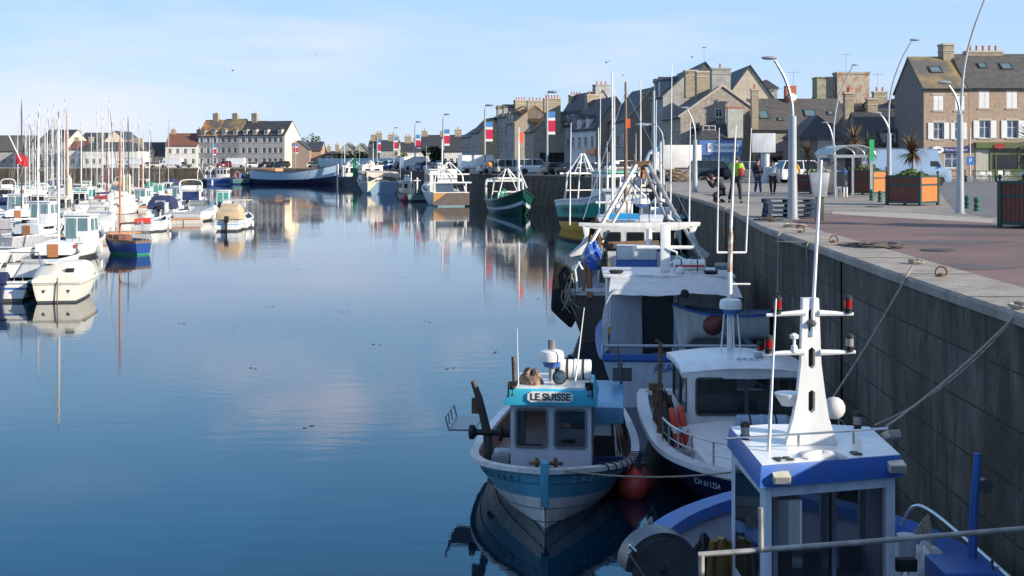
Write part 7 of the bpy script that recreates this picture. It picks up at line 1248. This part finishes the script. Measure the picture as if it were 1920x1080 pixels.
MB().tube([(.05,-3.15,.95),(.05,-3.2,.0)],.025,6).build('rudder',RUST,t); tyre('dark tyre fender on the side of the nearest white sailing boat',(GX(58,d+.8),d+.8,.5),(-1,-.3,0),.28)
motorboat('white motor boat with blue stripe and raised dark outboard cut by the left edge',6,566,4,5.2,2.0,'cuddy',stripe=BLUE,ob=mat('outboard_navy',(.02,.03,.08),rough=.3),tilt=-25)
sailboat('white sailing boat with maroon cabin windows and a thin white mast',74,520,222,6,6.2,2.3,mm=MAST_A,win=MAST_R)
motorboat('white boat showing its bow with a brown deck hatch at the left edge',22,492,172,5.5,2.5,'cuddy',ob=None,d=69); 
motorboat('white wheelhouse motor boat with aqua windows and a dark blue outboard',118,487,2,6.5,2.5,'wheelhouse',glass=AGL,ob=mat('outboard_navy',(.02,.03,.08),rough=.3),fb=.95)
BD=sailboat('blue hulled classic boat with orange varnished mast and green bottom',222,478,262,58,3.4,1.6,bands=[(0,0),(.42,1),(.9,2)],hull=[pt('bottom_green',(.015,.18,.12)),pt('hull_royal_blue',(.015,.055,.22),.3,.1),BWOOD],mm=MAST_O,cab=False); MB().box(-.5,.5,-.2,.9,.6,1.1).build('deck_box',TILE,BD.t,bevel=.03)
for k in range(4): MB().tube([(-.4+k*.25,-2.1,.85),(.1,-1.4,2.0)],.02,5).build('folded_legs',GALV,BD.t)
motorboat('small white dinghy shaped boat with a bright red cover',268,436,-6,4.6,1.6,'none',ob=None,canopy=None,d=97); db=MB(); dq=97
rc=thing('boat_cover','bright red cover over the stern of the small white boat','cover',(GX(268,97),97.0,0)); rows=[[Vector((x,y_,.98+.12*math.cos(x*2)-.05*y_)) for x in (-.62,-.35,0,.35,.62)] for y_ in (-.1,.5,1.0)]; rows.insert(0,[p+Vector((0,-.05,-.38+.1*abs(p.x))) for p in rows[0]]); MB().loft(rows).build('cover',pt('cover_red',(.70,.05,.03),.6,.05),rc)
motorboat('white dinghy right of the boat with the red cover',290,436,4,4.2,1.5,'none',ob=None,d=98)
motorboat('motor boat with a navy canopy and black outboard by the wooden pontoon',298,412,5,6.6,2.7,'cuddy',canopy=CBLUE,fb=.9)
motorboat('low white sports boat with dark cockpit right of the navy canopy boat',350,416,-8,6.5,3.0,'cuddy',ob=None,glass=AGL,fb=.85)
motorboat('white flybridge cruiser behind the low sports boat',352,396,8,8.5,3.1,'fly',fb=1.1,glass=NAVY)
motorboat('white boat with tan canopy, black outboard and small pink flag',425,434,3,5.6,2.1,'cuddy',canopy=CTAN,fb=.8,stripe=LBLUE)
motorboat('white boat with cream bimini top right of the tan canopy boat',446,430,2,5.0,1.5,'none',ob=mat('outboard_navy',(.02,.03,.08),rough=.3),fb=.8,tilt=-20)
q=thing('bimini_top','cream bimini top on a steel frame over the last boat of the pontoon','canopy',(GX(441,102),102.5,0)); MB().box(-1.1,1.1,-.8,.8,2.25,2.32).build('cover',pt('bimini_cream',(.62,.54,.40)),q,bevel=.03); fr_=MB()
for sx in(-1,1): fr_.tube([(sx*1.0,-.7,2.25),(sx*.9,0,.9)],.02,5).tube([(sx*1.0,.7,2.25),(sx*.9,0,.9)],.02,5)
fr_.build('frame',STEEL,q)
motorboat('white wheelhouse boat with green windows at the end of the marina row',412,402,6,7.2,2.3,'wheelhouse',glass=TGL,fb=.95)
motorboat('white block sterned boat between the aqua windowed boat and the blue hull',160,456,0,5.8,2.3,'cuddy',ob=None,fb=1.1,d=90); motorboat('large white cruiser with pale windscreen behind the cream pile',152,432,10,8,3.3,'cuddy',ob=None,fb=1.1,d=108)
motorboat('white wheelhouse boat with grey windows and outboard at the left, second row',48,440,-4,6.2,2.6,'wheelhouse',fb=.95,glass=AGL); motorboat('white rear cabin boat with dark windows left of the cream pile',92,426,5,6.4,2.6,'wheelhouse',fb=1.0,hull=IVORY)
motorboat('grey hulled yacht tender behind the orange mast',196,428,70,7.5,2.6,'cuddy',ob=None,hull=pt('hull_light_grey',(.40,.41,.44)),d=104,fb=.95)
sailboat('white yacht behind the black mast with maroon canvas',170,410,284,0,8,2.7,mm=MAST_R,cover=mat('cover_maroon',(.20,.02,.04),rough=.8)); 
motorboat('green windowed white cruiser facing the camera in the middle rows',184,396,176,7.5,2.9,'wheelhouse',glass=TGL,ob=None,fb=1.2,d=140)
# masts: px, py waterline, top, mast material, cover
ML=[(1,470,222,None,None),(6,405,221,None,CBLUE),(16,430,195,MAST_D,None),(43,388,200,None,None),(54,400,211,None,CBLUE),(86,382,205,None,mat('cover_teal',(.02,.15,.18),rough=.8)),(97,392,192,None,None),(114,386,207,MAST_O,None),(126,378,234,None,CBLUE),(119,372,232,None,None),(163,384,226,None,None),(170,398,193,None,CBLUE),(177,380,208,None,None),(188,376,236,None,None),(216,388,226,None,mat('cover_blue2',(.03,.10,.35),rough=.8)),(219,402,224,MAST_D,None),(228,380,224,None,None),(243,378,284,MAST_O,None),(254,384,234,None,CBLUE),(266,372,258,None,None),(307,366,228,MAST_K,None),(280,366,300,None,None),(73,376,246,None,None),(63,370,242,None,None),(29,376,236,None,None),(144,370,250,None,None),(10,372,238,None,None),(22,366,225,None,None),(36,374,215,None,None),(48,366,236,None,CBLUE),(59,380,200,None,None),(79,368,228,None,None),(91,374,216,None,None),(103,370,222,None,None),(109,380,240,None,CBLUE),(134,368,226,None,None),(152,376,214,None,None),(183,368,222,None,None),(198,374,216,None,None),(234,370,240,None,None),(205,368,246,None,None)]
ords=['first','second','third','fourth','fifth','sixth','seventh','eighth','ninth','tenth','eleventh','twelfth','thirteenth','fourteenth','fifteenth','sixteenth','seventeenth','eighteenth','nineteenth','twentieth','twenty-first','twenty-second','twenty-third','twenty-fourth','twenty-fifth','twenty-sixth','twenty-seventh','twenty-eighth','twenty-ninth','thirtieth','thirty-first','thirty-second','thirty-third','thirty-fourth','thirty-fifth','thirty-sixth','thirty-seventh','thirty-eighth','thirty-ninth','fortieth','forty-first']
R2=random.Random(3); mcol={id(MAST_D):'black',id(MAST_O):'orange varnished',id(MAST_K):'khaki'}
for i,m in enumerate(sorted(ML)):
    px,py,top,mm,cv=m; L=R2.uniform(6.5,9); hl=R2.choice([GEL,GEL,GEL,IVORY,pt('hull_light_grey',(.40,.41,.44)),NAVY])
    sailboat(f"yacht with {mcol.get(id(mm),'silver')} mast{' and coloured furled sail' if cv else ''}, {ords[i]} mast from the left",px,py,top,R2.uniform(-14,14),L,L*.32,hull=hl,mm=mm,cover=cv,tilt=R2.uniform(-.008,.008))
MBs=[(10,418,'wheelhouse'),(30,410,'cuddy'),(66,406,'wheelhouse'),(84,402,'fly'),(108,400,'cuddy'),(140,404,'wheelhouse'),(150,388,'cuddy'),(204,394,'cuddy'),(232,398,'canopy'),(248,392,'wheelhouse'),(268,386,'cuddy'),(290,380,'wheelhouse'),(318,384,'wheelhouse'),(20,384,'fly'),(70,384,'cuddy'),(128,378,'wheelhouse'),(196,376,'wheelhouse'),(238,374,'fly'),(286,368,'cuddy'),(322,372,'wheelhouse'),(338,376,'cuddy'),(10,368,'cuddy'),(50,366,'wheelhouse'),(100,366,'cuddy'),(156,366,'wheelhouse'),(222,364,'cuddy'),(258,362,'wheelhouse'),(312,360,'cuddy')]
kn={'wheelhouse':'white motor boat with a boxy wheelhouse','cuddy':'low white motor boat with a raked windscreen','fly':'white cruiser with a flybridge','canopy':'white motor boat with a folded hood'}
rown=lambda py:'front crowded row' if py>398 else 'middle crowded row' if py>380 else 'far crowded row'
cnt={}
for px,py,k in sorted(MBs,key=lambda q:(-(q[1]>398)-(q[1]>380),q[0])):
    key=(k,rown(py)); cnt[key]=cnt.get(key,0)+1; cv=R2.choice([None,None,CBLUE,CANV,None,mat('cover_blue2',(.03,.10,.35),rough=.8),mat('cover_green',(.02,.16,.10),rough=.8)])
    motorboat(f"{kn[k]}, {ords[cnt[key]-1]} such from the left, {rown(py)}",px,py,R2.choice([0,0,180])+R2.uniform(-12,12),R2.uniform(4.8,6.5),R2.uniform(2.0,2.5),k,canopy=cv if k in('cuddy','canopy') else None,glass=R2.choice([GLASS,AGL,None,TGL if px%5==0 else None]),ob=R2.choice([BLACK,None,BLACK]),fb=R2.uniform(.8,1.1),stripe=R2.choice([None,BLUE,NAVY,RED,None]),hull=R2.choice([GEL,GEL,IVORY]))
# piles and pontoons
for px,py,top,w_,lb in ((129,408,327,.30,'thick cream mooring pile with a conical cap left of the orange mast'),(240,398,322,.30,'thick cream mooring pile with a conical cap right of the black mast'),(232,388,326,.22,'slimmer cream pile just behind the right hand mooring pile'),(403,372,346,.0,'')):
    if not w_: continue
    d=wd(py); h=CZ-(top-HY)/F*d; o=MB().lathe([(w_,-.5),(w_,h-w_*1.6),(w_*.9,h-w_*1.5),(.02,h)],n=18).lathe([(w_+.004,-.3),(w_+.004,.8)],n=18,m=1).build('mooring_pile',[mat('pile_cream',(.60,.57,.42),(.52,.49,.36),rough=.6,scale=1),mat('pile_weed',(.05,.07,.04),rough=.9)],loc=(GX(px,d),d,0)); tag(o,lb,'mooring pile','mooring piles')
PW=mat('pontoon_deck',(.38,.29,.17),(.28,.22,.14),rough=.85,scale=2,stretch=(1,6,1))
def pontoon(label,a,b_,w_=1.6):
    a=Vector(a);b_=Vector(b_); t=thing('pontoon',label,'pontoon',(a.x,a.y,0),math.atan2((b_-a).y,(b_-a).x)); L=(b_-a).length
    MB().box(0,L,-w_/2,w_/2,.38,.48).build('deck',PW,t,bevel=.02); q=MB(); n=max(2,int(L/3))
    for i in range(n): q.box(L*i/n+.3,L*i/n+2.0,-w_/2+.1,w_/2-.1,-.2,.379)
    q.build('float',pt('float_grey',(.35,.34,.33)),t); MB().box(0,L,-w_/2-.02,-w_/2-.001,.36,.47).build('edge_board',WOOD,t)
def wp_(px,py): d=wd(py); return (GX(px,d),d)
pontoon('short wooden pontoon finger between the navy canopy boat and the low sports boat',wp_(296,420),wp_(372,418),1.3)
pontoon('long pontoon walkway running away behind the front boats',wp_(-40,462),wp_(250,446),1.8); pontoon('middle pontoon walkway between the crowded rows',wp_(-30,404),wp_(345,392),1.8); pontoon('far pontoon walkway behind the middle row of yachts',wp_(-30,372),wp_(350,368),1.8)
for px,py,lb in((312,412,'white service pedestal on the short pontoon finger'),(398,352,'grey utility box on a post near the far wall')):
    x,y=wp_(px,py); o=MB().box(-.15,.15,-.15,.15,.3,1.4).box(-.18,.18,-.18,.18,1.402,1.5).build('service_pedestal',WHITE,loc=(x,y,.1),bevel=.02); tag(o,lb,'service post')
p=wp_(28,368); fp=thing('ensign_flag','red ensign flag drooping from a white staff among the left masts','flag',(GX(26,90),90,0)); MB().tube([(-.5,0,3.5),(-1.4,0,8.2)],.05,6).build('staff',WHITE,fp) if False else MB().tube([(.5,0,5.4),(-.35,0,7.2)],.045,6).build('staff',WHITE,fp); MB().loft([[Vector((.1+x*.45,.06*math.sin(x*6+z),6.0-z*.5-x*.15)) for x in (0,.5,1,1.5,2)] for z in (0,.8,1.5)]).build('flag_cloth',pt('flag_red',(.6,.03,.04),.8,.05),fp)
# small things: weed on the water, ladders, drain covers
wm_=MB().add([(math.cos(a)*.07*(1+.4*math.sin(a*3)),math.sin(a)*.04*(1+.3*math.cos(a*4)),.006) for a in [i*.524 for i in range(12)]],[tuple(range(12))]).add([(.2+math.cos(a)*.05,.1+math.sin(a)*.04,.006) for a in [i*.785 for i in range(8)]],[tuple(range(8))]).mesh('floating_weed',mat('weed',(.02,.025,.015),rough=.8))
for px,py in ((512,575),(700,646),(584,799),(806,604),(345,607),(752,520),(928,662),(640,585),(838,692),(470,690),(1010,560),(560,505)): tag(link('floating_weed',wm_,None,onp(px,py,0),R.uniform(0,6)),'small dark clump of weed floating on the basin','weed','floating clumps of weed')
for y,lb in ((22.85,'rusty ladder in the first recess of the harbour wall'),(44.75,'rusty ladder in the recess below the photographer')):
    p,a=edge_at(y,.12); t=thing('wall_ladder',lb,'ladder',(p.x,p.y,0),a); q=MB()
    for s in(-.17,.17): q.tube([(s,0,-.5),(s,0,QZ+.02)],.02,6)
    for i in range(13): q.tube([(-.17,0,i*.3),(.17,0,i*.3)],.014,5)
    q.build('ladder_rungs',RUST,t)
dm=MB().lathe([(.01,0),(.32,0),(.32,.012),(.01,.012)],n=20).mesh('manhole_cover',mat('cast_iron',(.05,.045,.04),(.08,.07,.06),rough=.6,scale=10,metal=.4))
for px,py,lb in ((1760,470,'round iron manhole cover in the red asphalt'),(1640,388,'round iron manhole cover on the pale paving by the wooden planter')): tag(link('manhole_cover',dm,None,onp(px,py)+Vector((0,0,.008))),lb,'manhole cover')
st=mat('asphalt_patch',(.085,.07,.068),(.12,.095,.088),rough=.8,scale=3)
for px,py,rx,ry in ((1690,455,2.2,.8),(1800,500,.9,.5),(1850,440,1.6,.5)):
    c=onp(px,py); sheet('asphalt',[(c.x+math.cos(a)*rx*(1+.25*math.sin(a*3+px)),c.y+math.sin(a)*ry*(1+.3*math.cos(a*2+px))) for a in [i*.393 for i in range(16)]],QZ+.0085,st)
